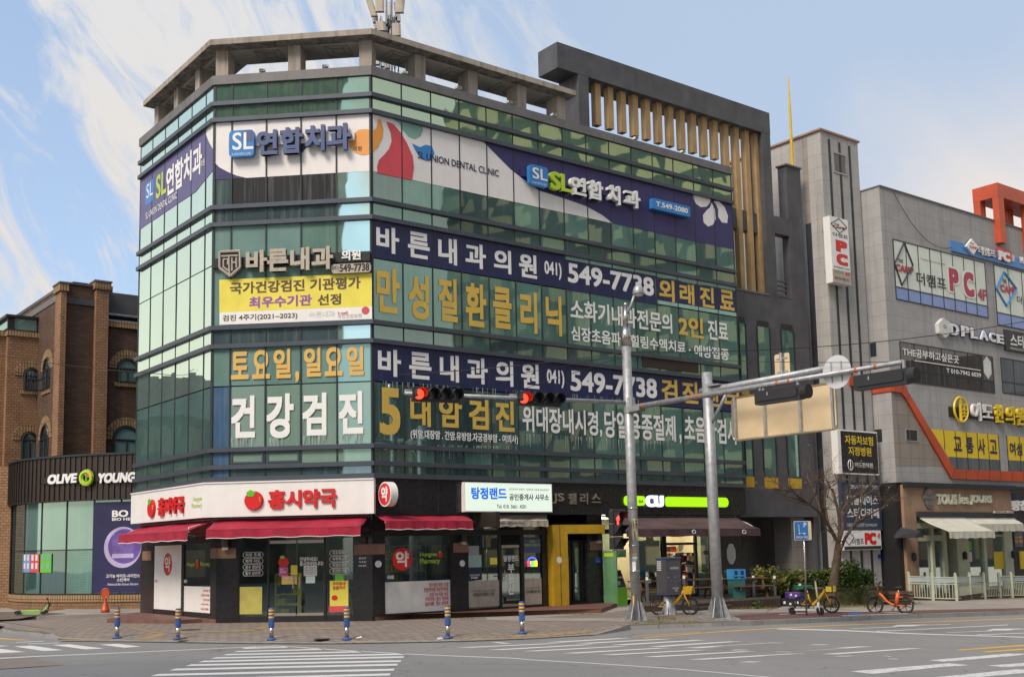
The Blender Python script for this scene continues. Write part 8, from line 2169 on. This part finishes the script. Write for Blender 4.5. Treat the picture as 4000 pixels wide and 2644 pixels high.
def goods(label, f, u0, u1, z0, z1, w, rows, cols, pal, frame):
    t = thing('display_shelf', label, 'shelf', f.P((u0 + u1) / 2, z0, w)); mb = MB()
    for k in range(rows + 1): v = z0 + (z1 - z0) * k / rows; mb.box(f.P, (u0, v - .02, w - .3), (u1, v + .02, w + .02))
    for u in (u0, u1): mb.box(f.P, (u - .025, z0, w - .3), (u + .025, z1, w + .015))
    mb.build('shelf_frame', frame, t); bins = {}
    for r in range(rows):
        for c in range(cols):
            if rg_.random() < .12: continue
            m = rg_.choice(pal); b = bins.setdefault(m, MB()); a = u0 + .04 + (u1 - u0 - .08) * c / cols; wd = (u1 - u0 - .08) / cols * .86; v = z0 + (z1 - z0) * r / rows + .022; h = (z1 - z0) / rows * rg_.uniform(.45, .8)
            b.box(f.P, (a, v, w - .25), (a + wd, v + h, w - .02))
    for m, b in bins.items(): b.build('goods', m, t)
    return t


goods('lit shelf of packets seen through the convenience shop door', FR, gu(FR, zd, 672, 800) + .1, gu(FR, zd, 930, 800) + 1.3, .16, 2.25, WG - 1.9, 7, 16, ('goldF', 'yfilm', 'red', 'beige', 'orange', 'brownt', 'whitep'), 'pale')
goods('shelf of coloured packets behind the right pane of the convenience shop', FR, gu(FR, zd, 945, 800) + .1, gu(FR, zd, 1060, 800) + .3, .16, 1.9, WG - 1.0, 5, 9, ('red', 'dred', 'brownt', 'yfilm', 'ink', 'whitep'), 'blackm')
goods('yellow framed shelf of boxes behind the pharmacy doors', FF, gu(FF, zs, 1160, 1000), gu(FF, zs, 1345, 1000), .2, 1.55, WG - .6, 4, 5, ('yfilm', 'goldF', 'ink', 'leaf', 'yellowb'), 'yellowb')
goods('dim shelf of medicine boxes behind the pharmacy window', FR, gu(FR, zC, 240, 900), gu(FR, zC, 800, 900), .2, 2.4, WG - 1.5, 5, 14, ('greytext', 'pale', 'yfilm', 'sage', 'whitep', 'blue', 'red'), 'pale')
goods('dim shelf behind the right hand pane of the pharmacy front', FF, gu(FF, zs, 1640, 1000), gu(FF, zs, 1830, 1000), .2, 1.9, WG - .6, 4, 4, ('leaf', 'pale', 'yfilm', 'blue', 'sage'), 'pale')
for k, (nm, x, y) in enumerate((('left', 520, 690), ('right', 552, 690))):
    u, v = FR.uv(*zd(x, y), WG - .02); mb = MB(); disc(mb, FR.P, u, v, .11 if k else .10, .18 if k else .17, WG - .035, WG - .03, 16); mb.build('window_sticker', 'beige', B)
mb = MB(); ftext(FR, mb, zd, 'CU', (1008, 782), (1060, 815), WG - .02, bold=.06); mb.build('window_lettering', 'ink', B)

# ================================================================ person by the shop door


def skinmesh(name, joints, edges, m, parent, sub=2):
    nm = list(joints); me = bpy.data.meshes.new('t'); org = ORG[parent.name]
    me.from_pydata([tuple(Vector(joints[k][0])) for k in nm], [(nm.index(a), nm.index(b)) for a, b in edges], [])
    o = bpy.data.objects.new('t', me); COL.objects.link(o); o.modifiers.new('s', 'SKIN'); sm_ = o.modifiers.new('u', 'SUBSURF'); sm_.levels = sub; sm_.render_levels = sub
    for i, k in enumerate(nm):
        r = joints[k][1]; r = r if hasattr(r, '__len__') else (r, r); me.skin_vertices[0].data[i].radius = r
    me.skin_vertices[0].data[0].use_root = True
    me2 = bpy.data.meshes.new_from_object(o.evaluated_get(bpy.context.evaluated_depsgraph_get())); bpy.data.objects.remove(o)
    me2.name = name; me2.materials.clear(); me2.materials.append(G[m] if isinstance(m, str) else m); me2.polygons.foreach_set('use_smooth', [True] * len(me2.polygons))
    ob = bpy.data.objects.new(name, me2); COL.objects.link(ob); ob.parent = parent
    return ob


PQ = infront(2692, .38, .19)
pr = thing('person', 'person in dark and white striped sweater and cap standing at shop door, hand at mouth', 'person', PQ)
pr.rotation_euler = (0, 0, -.35)      # local +x is where the face looks: to the right and a little towards the street
J = {'pelvis': ((0, 0, .92), (.13, .15)), 'waist': ((.0, 0, 1.08), (.11, .135)), 'chest': ((-.01, 0, 1.28), (.12, .16)), 'neckb': ((-.01, 0, 1.42), (.07, .09)), 'neck': ((.01, 0, 1.49), .052), 'head1': ((.03, 0, 1.57), (.082, .07)), 'head2': ((.025, 0, 1.66), (.095, .078)), 'top': ((.015, 0, 1.715), (.06, .055)),
     'nose': ((.135, 0, 1.60), .014), 'chin': ((.095, 0, 1.535), .03), 'mouth': ((.115, 0, 1.56), .018),
     'hipL': ((0, .09, .86), .085), 'kneeL': ((.03, .10, .48), .058), 'ankL': ((0, .10, .09), .042), 'toeL': ((.15, .11, .035), .035), 'hipR': ((0, -.09, .86), .085), 'kneeR': ((.01, -.10, .48), .058), 'ankR': ((-.03, -.10, .09), .042), 'toeR': ((.12, -.11, .035), .035),
     'shL': ((-.01, .18, 1.37), .06), 'elL': ((-.05, .24, 1.10), .043), 'wrL': ((.04, .22, .87), .03), 'hdL': ((.06, .21, .79), (.018, .036)), 'shR': ((-.01, -.18, 1.37), .06), 'elR': ((.14, -.22, 1.16), .043), 'wrR': ((.20, -.10, 1.38), .03), 'hdR': ((.175, -.05, 1.47), (.018, .036))}
for sd, h, d in (('L', Vector((.06, .21, .79)), Vector((.03, -.01, -.09))), ('R', Vector((.175, -.05, 1.47)), Vector((-.03, .025, .08)))):
    for i in range(4):
        o_ = Vector((.025 - .017 * i, 0, 0)) if sd == 'L' else Vector((0, .0, 0)) + Vector((.02 - .013 * i, .012 * i - .02, 0)); ln = (.85, 1, .93, .75)[i]
        J['f%s%da' % (sd, i)] = (tuple(h + o_ + d * .5 * ln), .0095); J['f%s%db' % (sd, i)] = (tuple(h + o_ * 1.05 + d * ln + Vector((.012, -.012 if sd == 'L' else .01, 0))), .008)
    J['t%sa' % sd] = (tuple(h + Vector((.045, -.01, -.01 if sd == 'L' else .02))), .0105); J['t%sb' % sd] = (tuple(h + Vector((.055, -.02, -.05 if sd == 'L' else .055))), .009)
Ed = [('pelvis', 'waist'), ('waist', 'chest'), ('chest', 'neckb'), ('neckb', 'neck'), ('neck', 'head1'), ('head1', 'head2'), ('head2', 'top'), ('head1', 'nose'), ('head1', 'chin'), ('head1', 'mouth')]
for s_ in 'LR':
    Ed += [('pelvis', 'hip' + s_), ('hip' + s_, 'knee' + s_), ('knee' + s_, 'ank' + s_), ('ank' + s_, 'toe' + s_), ('neckb', 'sh' + s_), ('sh' + s_, 'el' + s_), ('el' + s_, 'wr' + s_), ('wr' + s_, 'hd' + s_), ('hd' + s_, 't%sa' % s_), ('t%sa' % s_, 't%sb' % s_)]
    for i in range(4): Ed += [('hd' + s_, 'f%s%da' % (s_, i)), ('f%s%da' % (s_, i), 'f%s%db' % (s_, i))]
skinmesh('body', J, Ed, 'skin', pr)
inc = lambda k, e: (J[k][0], tuple(x + e for x in (J[k][1] if hasattr(J[k][1], '__len__') else (J[k][1], J[k][1]))))
m_, nt, p_, o_ = newmat('striped_sweater'); setp(p_, .85)
tcn = nd(nt, 'ShaderNodeTexCoord'); sp_ = nd(nt, 'ShaderNodeSeparateXYZ'); nt.links.new(tcn.outputs['Object'], sp_.inputs[0])
f_ = mth(nt, 'GREATER_THAN', sp_.outputs[2], 1.25); g_ = mth(nt, 'MULTIPLY', mth(nt, 'GREATER_THAN', sp_.outputs[2], 1.19), mth(nt, 'LESS_THAN', sp_.outputs[2], 1.225)); h_ = mth(nt, 'LESS_THAN', sp_.outputs[2], .98)
k_ = mth(nt, 'MINIMUM', mth(nt, 'ADD', mth(nt, 'ADD', f_, g_), h_), 1.); nt.links.new(mixc(nt, k_, (.55, .55, .54), (.025, .035, .05)), p_.inputs['Base Color'])
SW = {k: inc(k, .022) for k in ('pelvis', 'waist', 'chest', 'neckb', 'shL', 'elL', 'wrL', 'shR', 'elR', 'wrR')}
skinmesh('sweater', SW, [('pelvis', 'waist'), ('waist', 'chest'), ('chest', 'neckb'), ('neckb', 'shL'), ('shL', 'elL'), ('elL', 'wrL'), ('neckb', 'shR'), ('shR', 'elR'), ('elR', 'wrR')], m_, pr)
TRs = {k: inc(k, .02) for k in ('pelvis', 'hipL', 'kneeL', 'ankL', 'hipR', 'kneeR', 'ankR')}
skinmesh('trousers', TRs, [('pelvis', 'hipL'), ('hipL', 'kneeL'), ('kneeL', 'ankL'), ('pelvis', 'hipR'), ('hipR', 'kneeR'), ('kneeR', 'ankR')], 'ink', pr)
HR = {'a': ((-.035, 0, 1.60), (.075, .075)), 'b': ((-.005, 0, 1.69), (.10, .086)), 'c': ((.05, 0, 1.72), (.06, .07))}
skinmesh('hair', HR, [('a', 'b'), ('b', 'c')], 'rubber', pr)
for s_ in 'LR':
    SH = {'a': (tuple(Vector(J['ank' + s_][0]) + Vector((-.03, 0, -.04))), .05), 'b': (tuple(Vector(J['toe' + s_][0]) + Vector((.02, 0, .01))), .045)}
    skinmesh('shoe', SH, [('a', 'b')], 'rubber', pr, 1)


# ================================================================ bicycles and scooters
def wheel(parent, T, r, m_rim='rubber', spokes=6, tw=.024):
    mb = MB(); pts = [T(r * math.cos(a), r * math.sin(a), 0) for a in [2 * pi * k / 32 for k in range(33)]]
    mb.tube(pts, tw, 8, False); wh = mb.build('wheel', 'rubber', parent, True)
    mb = MB(); mb.tube([T((r - tw * 1.3) * math.cos(a), (r - tw * 1.3) * math.sin(a), 0) for a in [2 * pi * k / 32 for k in range(33)]], tw * .6, 6, False)
    for k in range(spokes):
        a = 2 * pi * k / spokes + .3; mb.tube([T(.02 * math.cos(a), .02 * math.sin(a), 0), T((r - tw) * math.cos(a), (r - tw) * math.sin(a), 0)], [.016, .009], 5)
    mb.build('rim', 'plastic', wh); mb = MB(); mb.tube([T(0, 0, -.05), T(0, 0, .05)], .045, 12); mb.build('hub', 'plastic', wh)
    return wh


def bicycle(name, label, col, style, pa, pb, grp=None):
    """built along +x (front wheel at x = 1.02), then set where its tyres touch the ground"""
    Lb = 1.02; r = .265; t = thing(name, label, 'bicycle', (0, 0, 0), grp)
    wheel(t, lambda a, b, c: (a, c, r + b), r); wheel(t, lambda a, b, c: (Lb + a, c, r + b), r)
    if style == 'yellow':
        fr_ = [((.0, .04, r), (.33, .045, .27)), ((.0, -.04, r), (.33, -.045, .27))]
        mb = MB(); mb.tube([(.30, 0, .25), (.42, 0, .27), (.60, 0, .45), (.80, 0, .70), (.83, 0, .78)], [.05, .058, .055, .05, .045], 10)
        for a, b in fr_: mb.tube([a, b], .018, 8)
        mb.tube([(.32, 0, .26), (.26, 0, .50), (.235, 0, .62)], [.035, .03, .026], 8); mb.tube([(.26, 0, .5), (.02, .05, r)], .013, 6); mb.tube([(.26, 0, .5), (.02, -.05, r)], .013, 6); mb.build('frame', col, t, True)
        mb = MB(); mb.tube([(.84, 0, .70), (.89, .05, .56), (Lb, .055, r)], [.03, .022, .018], 8); mb.tube([(.84, 0, .70), (.89, -.05, .56), (Lb, -.055, r)], [.03, .022, .018], 8); mb.build('fork', col, t, True)
        bx = [(.86, -.15, .66), (1.08, .15, .66), (1.14, .18, .9), (.82, -.18, .9)]
        mb = MB(); mb.add([(.87, -.14, .66), (1.07, -.12, .66), (1.07, .12, .66), (.87, .14, .66), (.83, -.18, .90), (1.15, -.16, .90), (1.15, .16, .90), (.83, .18, .90)], [(0, 1, 2, 3), (0, 1, 5, 4), (1, 2, 6, 5), (2, 3, 7, 6), (3, 0, 4, 7)])
        mb.add([(.88, -.13, .67), (1.06, -.11, .67), (1.06, .11, .67), (.88, .13, .67), (.84, -.17, .90), (1.14, -.15, .90), (1.14, .15, .90), (.84, .17, .90)], [(0, 1, 2, 3), (0, 1, 5, 4), (1, 2, 6, 5), (2, 3, 7, 6), (3, 0, 4, 7)]); mb.build('basket', col if 'cabinet' in label else 'plastic', t)
        if 'cabinet' not in label: mb = MB(); mb.box(T0, (.9, -.185, .70), (1.1, -.176, .88)); mb.box(T0, (1.135, -.15, .7), (1.16, .15, .9)); mb.build('basket_plate', 'yfilm', t)
        hb = (.80, .98)
        mb = MB(); mb.tube([(.825, 0, .78), (.80, 0, .97)], .02, 8); mb.tube([(.70, -.29, 1.02), (.80, -.16, .98), (.80, .16, .98), (.70, .29, 1.02)], .014, 6); mb.build('handlebar', 'plastic', t, True)
        st = (.21, .78)
    else:
        mb = MB(); mb.tube([(.86, 0, .68), (.78, 0, .62), (.62, 0, .42), (.44, 0, .30), (.32, 0, .28)], [.045, .05, .045, .04, .04], 10); mb.tube([(0, .05, r), (.32, .05, .27)], .022, 8); mb.tube([(0, -.05, r), (.32, -.05, .27)], .022, 8); mb.tube([(.30, 0, .26), (.22, 0, .72)], .065, 12); mb.tube([(.9, 0, .80), (.85, 0, 1.0)], .025, 8); mb.tube([(.25, 0, .55), (.05, 0, .56)], .02, 6); mb.build('frame', col, t, True)
        mb = MB(); mb.tube([(.87, 0, .72), (.93, .05, .56), (Lb, .055, r)], [.03, .022, .018], 8); mb.tube([(.87, 0, .72), (.93, -.05, .56), (Lb, -.055, r)], [.03, .022, .018], 8); mb.build('fork', 'plastic', t, True)
        mb = MB()
        for z in (.62, .76): p = [(.92, -.15, z), (1.18, -.13, z), (1.18, .13, z), (.92, .15, z)]; mb.tube(p + p[:1], .01, 4, False)
        for k in range(10): x = .92 + .26 * (k % 5) / 4; y = -.15 if k < 5 else .15; mb.tube([(x, y, .62), (x, y, .76)], .006, 4)
        mb.box(T0, (.92, -.14, .615), (1.18, .14, .622)); mb.build('basket', 'plastic', t)
        mb = MB(); mb.tube([(.87, 0, .86), (.84, 0, 1.05)], .03, 8); mb.tube([(.72, -.29, 1.10), (.83, -.14, 1.05), (.83, .14, 1.05), (.72, .29, 1.10)], .014, 6); mb.build('handlebar', 'plastic', t, True)
        st = (.19, .84)
    mb = MB(); mb.tube([(st[0] + .04, 0, .6), (st[0], 0, st[1] - .02)], .016, 8); mb.build('seat_post', 'steel', t, True)
    mb = MB(); mb.tube([(st[0] + .16, 0, st[1] + .02), (st[0] + .05, 0, st[1] + .03), (st[0] - .10, 0, st[1] + .035)], [.025, .05, .085], 10); mb.build('seat', 'rubber', t, True)
    for x in (0, Lb):
        mb = MB(); vs = []; n_ = 14
        for i in range(n_ + 1):
            a = math.radians(20 if x else 15) + math.radians(130) * i / n_
            for y in (-.035, .035): vs.append((x + (r + .035) * math.cos(a), y, r + (r + .035) * math.sin(a)))
        mb.add(vs, [(2 * i, 2 * i + 1, 2 * i + 3, 2 * i + 2) for i in range(n_)]); mb.build('mudguard', 'plastic', t)
    mb = MB(); mb.tube([(.32, -.07, .27), (.32, .07, .27)], .05, 10); mb.tube([(.32, .09, .27), (.40, .09, .13)], .012, 5); mb.tube([(.32, -.09, .27), (.24, -.09, .41)], .012, 5); mb.box(T0, (.37, .07, .115), (.45, .17, .14)); mb.box(T0, (.19, -.17, .40), (.27, -.07, .425)); mb.build('pedals', 'plastic', t)
    mb = MB(); mb.tube([(.22, -.06, .24), (.15, -.16, .01)], .011, 5); mb.build('kickstand', 'plastic', t)
    mb = MB(); mb.box(T0, (-.23, -.03, .30), (-.215, .03, .38)); mb.build('reflector', 'orange', t)
    t.location = pa; t.rotation_euler = (0, 0, math.radians(pb))
    return t


G['ybike'] = M('yellow_bike_paint', (.64, .36, .012), .4, 0, .12, 8.); G['obike'] = M('orange_bike_paint', (.68, .12, .018), .4, 0, .12, 8.)
bicycle('bicycle', 'yellow bicycle with yellow front basket parked behind the grey cabinet stump', 'ybike', 'yellow', gp(2574, 2400), -17, 'yellow rental bicycles')
bicycle('bicycle', 'yellow bicycle with dark basket parked beside the white scooter', 'ybike', 'yellow', gp(3133, 2390), -31, 'yellow rental bicycles')
bicycle('bicycle', 'orange bicycle with black wire basket standing alone at the kerb', 'obike', 'orange', gp(3538, 2395), 150)


def scooter(label, m1, m2, loc, rot):
    t = thing('kick_scooter', label, 'scooter', (0, 0, 0))
    for x in (0, .93): wheel(t, lambda a, b, c, x=x: (x + a, c, .115 + b), .10, spokes=5, tw=.028)
    mb = MB(); mb.prism(lambda u, v, w: (u, v, w), [(.10, -.075), (.72, -.085), (.80, -.05), (.80, .05), (.72, .085), (.10, .075)], .13, .20); mb.build('deck', m1, t)
    mb = MB(); mb.prism(lambda u, v, w: (u, v, w), [(.13, -.06), (.70, -.065), (.70, .065), (.13, .06)], .2, .206); mb.build('grip_pad', 'plastic', t)
    mb = MB(); mb.tube([(.74, 0, .17), (.86, 0, .27), (.88, 0, .40)], [.04, .045, .04], 8); mb.tube([(.89, .055, .32), (.93, .06, .115)], .018, 6); mb.tube([(.89, -.055, .32), (.93, -.06, .115)], .018, 6); mb.build('front_fork', m1, t, True)
    mb = MB(); mb.tube([(.88, 0, .36), (.80, 0, 1.12)], [.034, .028], 10); mb.build('stem', m2, t, True)
    mb = MB(); mb.tube([(.76, -.27, 1.14), (.80, -.1, 1.15), (.80, .1, 1.15), (.76, .27, 1.14)], .02, 8); mb.box(T0, (.77, -.06, 1.14), (.86, .06, 1.20)); mb.build('handlebar', 'plastic', t)
    for x, m in ((0, 'plastic'), (.93, 'plastic')):
        mb = MB(); vs = []
        for i in range(11):
            a = math.radians(25) + math.radians(140) * i / 10
            for y in (-.045, .045): vs.append((x + .15 * math.cos(a), y, .115 + .15 * math.sin(a)))
        mb.add(vs, [(2 * i, 2 * i + 1, 2 * i + 3, 2 * i + 2) for i in range(10)]); mb.build('mudguard', m, t)
    mb = MB(); mb.tube([(.4, .08, .15), (.42, .16, .01)], .011, 5); mb.build('kickstand', 'plastic', t)
    t.location = loc; t.rotation_euler = rot
    return t


a, b = gp(*zr(380, 983)), gp(*zr(748, 1006)); d = b - a
scooter('white kick scooter with cream stem parked left of the yellow bicycle', M('white_scooter_paint', (.66, .66, .62), .4), M('cream_tape', (.62, .52, .32), .5), a, (0, 0, math.radians(-32)))
a = gp(150, 2415, .02); 
scooter('lime green kick scooter lying on its side on the far left pavement', M('lime_scooter_paint', (.36, .60, .20), .45), M('lime_scooter_stem', (.36, .60, .20), .45), a + Vector((-.95, .35, .17)), (math.radians(-76), math.radians(0), math.radians(6)))
# delivery boxes stacked by the planter
for nm, lb, a, b, Y, m in (('delivery_box', 'black plastic delivery box on the ground by the planter', (208, 735), (425, 862), None, 'plastic'), ('delivery_box', 'purple plastic delivery box on top of the black one', (315, 640), (500, 732), None, 'purple'), ('delivery_box', 'dark blue box with white stickers right of the purple one', (430, 645), (570, 860), None, 'ink'), ('delivery_box', 'green plastic crate behind the purple box', (440, 532), (690, 650), None, 'kg')):
    if m == 'kg': m = M('crate_green', (.01, .16, .075), .5)
    base = gp(*zr(315, 862)); Yb = base.y + (.0 if m != 'ink' else .05)
    if 'green' in lb: Yb += .6
    p0, p1 = at(*zr(a[0], b[1]), Yb), at(*zr(b[0], a[1]), Yb); fbx = Face((p0.x, p0.y), .05); z0_ = max(p0.z, base.z)
    if 'on top' in lb: z0_ = bz + .003
    if 'green' in lb: z0_ = base.z + .62
    wd = p1.x - p0.x; t = thing(nm, lb, 'box', (p0.x + wd / 2, p0.y + .2, z0_), 'delivery boxes by the planter'); bz_ = p1.z
    mb = MB(); mb.prism(fbx.P, rrect(0, z0_, wd, p1.z - .04, .02), -.42, 0); mb.build('body', m if m != 'purple' else M('purple_plastic', (.11, .05, .30), .5), t)
    mb = MB(); mb.box(fbx.P, (-.015, p1.z - .039, -.435), (wd + .015, p1.z, .015)); mb.build('lid', m if m != 'purple' else 'violet', t)
    mb = MB(); mb.box(fbx.P, (wd * .15, z0_ + .1, .001), (wd * .3, z0_ + .2, .005)); mb.box(fbx.P, (wd * .55, z0_ + .06, .001), (wd * .7, z0_ + .13, .005)); mb.build('sticker', 'letw', t)
    if 'on the ground' in lb: bz = p1.z
# timber pallets by the bakery
P_ = gp(*zr(1870, 835)); fpl = Face((P_.x, P_.y), .15); t = thing('timber_stack', 'short stack of weathered timber boards at the left end of bakery fence', 'timber stack', P_)
for k in range(4): mb = MB(); mb.box(fpl.P, (.0 + .03 * (k % 2), P_.z + k * .135, -.5), (1.1 - .04 * (k % 2), P_.z + k * .135 + .11, 0)); mb.build('board', 'wood' if k % 2 else 'woodd', t)
# bakery fence
q = lambda x, y: gp(*z19(x, y), .06)
t = thing('terrace_fence', 'sage green timber fence with balusters round the bakery terrace', 'fence', q(165, 1205))
mb_p = []; runs = [[q(168, 1208), q(455, 1222), q(742, 1228), q(912, 1212), q(1088, 1200)], [q(1275, 1188), q(1425, 1186), q(1700, 1182)]]
for run in runs:
    for P_ in run: mb = MB(); mb.box(lambda a, b, c: (P_.x + a, P_.y + b, P_.z + c), (-.055, -.055, -.1), (.055, .055, 1.12)); mb.lathe([(.05, 1.12), (.06, 1.14), (.05, 1.18), (.01, 1.2)], 8, P_); mb.build('post', 'sagep', t)
    for a, b in zip(run, run[1:]):
        mb = MB()
        for z in (.05, .68, .98): mb.tube([a + Vector((0, 0, z)), b + Vector((0, 0, z))], .03, 4)
        mb.build('rail', 'sagep', t)
        n_ = max(4, int((b - a).length / .13)); mb = MB()
        for k in range(1, n_): p = a.lerp(b, k / n_); mb.tube([p + Vector((0, 0, .05)), p + Vector((0, 0, .68))], .018, 4)
        mb.build('balusters', 'sagep', t)
        mb = MB(); d = (b - a); mb.add([a + Vector((0, 0, .74)), b + Vector((0, 0, .74)), b + Vector((0, 0, .95)), a + Vector((0, 0, .95))], [(0, 1, 2, 3)]); mb.build('glass_strip', M('frosted_strip', (.33, .40, .40), .3), t)
mb = MB(); a, b = q(1088, 1200), q(1275, 1190)
for z in (.05, .4, .68): mb.tube([a + Vector((0, 0, z)), b + Vector((0, 0, z))], .025, 4)
for k in range(1, 9): p = a.lerp(b, k / 9); mb.tube([p + Vector((0, 0, .05)), p + Vector((0, 0, .68))], .016, 4)
mb.build('gate', 'sagep', t)
mb = MB(); mb.prism(T0, [tuple(x[:2]) for x in (runs[0][0], runs[0][2], runs[0][4], runs[1][0], runs[1][2])] + [FR.P(38, 0, WB + .1)[:2], FR.P(uBj, 0, WB + .1)[:2]], -1.2, -.28); tag(mb.build('terrace_deck', 'woodd'), 'low terrace deck inside the sage green bakery fence', 'deck')
pl_ = q(950, 1150) + Vector((.2, 1.2, 0)); t = thing('potted_plant', 'leafy potted plant inside the bakery fence, before the window', 'plant', pl_)
mb = MB(); mb.lathe([(.16, 0), (.2, .35), (.21, .36)], 14, pl_); mb.build('pot', 'plastic', t); mb = MB(); leafcloud(mb, pl_ + Vector((0, 0, .85)), (.42, .42, .5), 420, .09, 77); mb.build('foliage', 'lfM', t, recalc=False)
pl_ = q(250, 1150) + Vector((.1, 1.0, 0)); t = thing('covered_table', 'terrace table under a grey plastic sheet behind the fence', 'table', pl_)
mb = MB(); mb.box(lambda a, b, c: (pl_.x + a, pl_.y + b, pl_.z + c), (-.6, -.4, .66), (.6, .4, .72)); mb.build('tabletop', 'galv', t)
for x in (-.5, .5):
    for y in (-.3, .3): mb = MB(); mb.tube([pl_ + Vector((x, y, 0)), pl_ + Vector((x, y, .66))], .03, 6); mb.build('leg', 'cab', t)
mb = MB(); rc = random.Random(2); vs = []; n_ = 12
for j in range(4):
    for i in range(n_ * 2):
        a = 2 * pi * i / (n_ * 2); s_ = (.2, .66, .7, .72)[j]; vs.append((pl_.x + s_ * math.cos(a) * 1.0 + rc.uniform(-.03, .03), pl_.y + s_ * .65 * math.sin(a) + rc.uniform(-.03, .03), pl_.z + (.78, .76, .5, .22)[j] + rc.uniform(-.02, .02)))
mb.add(vs, [(j * 24 + i, j * 24 + (i + 1) % 24, (j + 1) * 24 + (i + 1) % 24, (j + 1) * 24 + i) for j in range(3) for i in range(24)] + [tuple(range(24))]); mb.build('plastic_sheet', 'pale', t)
# litter and manhole covers
for x, y, rx in ((2650 / 2.372 * 0 + 745, 2458, .3), (1255, 2494, .22), (710, 2494, .15)):
    c = gp(x, y, .004 if y < 2480 else -.03); mb = MB(); mb.lathe([(rx, 0), (rx, .006)], 20, c); tag(mb.build('manhole_cover', 'bronze'), {745: 'dark round manhole cover behind the third bollard', 1255: 'rusty dark plate on the pavement left of the fourth bollard', 710: 'small dark plate beside the second bollard'}[int(x)], 'manhole cover')
c = gp(1708, 2495, -.03); mb = MB(); mb.tube([c, c + Vector((.11, .02, .01)), c + Vector((.15, .03, .01))], [.035, .035, .015], 8); tag(mb.build('plastic_cup', 'pale'), 'crushed clear cup lying left of the fifth bollard', 'litter')
c = gp(1392, 2492, -.03); mb = MB(); mb.add([c, c + Vector((.14, .02, .02)), c + Vector((.12, .1, .05)), c + Vector((-.02, .09, .01))], [(0, 1, 2, 3)]); tag(mb.build('paper_scrap', 'letw'), 'white paper scrap right of the fourth bollard', 'litter')

# ================================================================ blocks across the street, seen only as reflections in the glass
G['apt'] = brick('cream_apartment_wall', (.55, .46, .28), (.50, .42, .26), (.05, .07, .07), 3.4, 2.8, .62, 0., .8, bump=.0, var=.2)
G['apt2'] = brick('brown_block_wall', (.20, .155, .11), (.17, .13, .10), (.04, .05, .05), 2.6, 3.2, .6, 0., .8, bump=.0, var=.4)


def block(label, cx, cy, wx, wy, h, ang, m, roof=True):
    t = thing('apartment_block', label, 'building', (cx, cy, 0), 'buildings across the street')
    f = Face((cx, cy), ang); mb = MB(); mb.box(f.P, (-wx / 2, RZ, -wy / 2), (wx / 2, h, wy / 2)); mb.build('wall', m, t)
    mb = MB(); mb.box(f.P, (-wx / 2 - .3, h, -wy / 2 - .3), (wx / 2 + .3, h + .8, wy / 2 + .3)); mb.box(f.P, (-wx / 4, h + .8, -2), (wx / 5, h + 4, 2)); mb.build('roof', 'cap', t)


block('tall cream apartment tower far right, mirrored in the upper teal windows', 72, 34, 34, 13, 62, -1.35, 'apt')
block('cream apartment tower right of the junction, mirrored in middle windows', 66, -8, 30, 13, 54, -1.0, 'apt')
block('low brown shop block opposite the right facade, mirrored in lower windows', 46, 6, 40, 10, 15, -1.15, 'apt2')
block('tall brown tower behind the camera, mirrored in the chamfer windows', -39, -22, 17, 12, 46, .35, 'apt2')
block('low brown shop row straight behind the camera', 12, -22, 30, 10, 13, -.15, 'apt2')
block('long low shop row far along the street to the right, mirrored in bakery windows', 74, 62, 34, 10, 15, -1.4, 'apt2')
block('grey low block beyond the side street, mirrored in the left glass face', -62, 66, 36, 12, 13, 1.0, 'apt2')
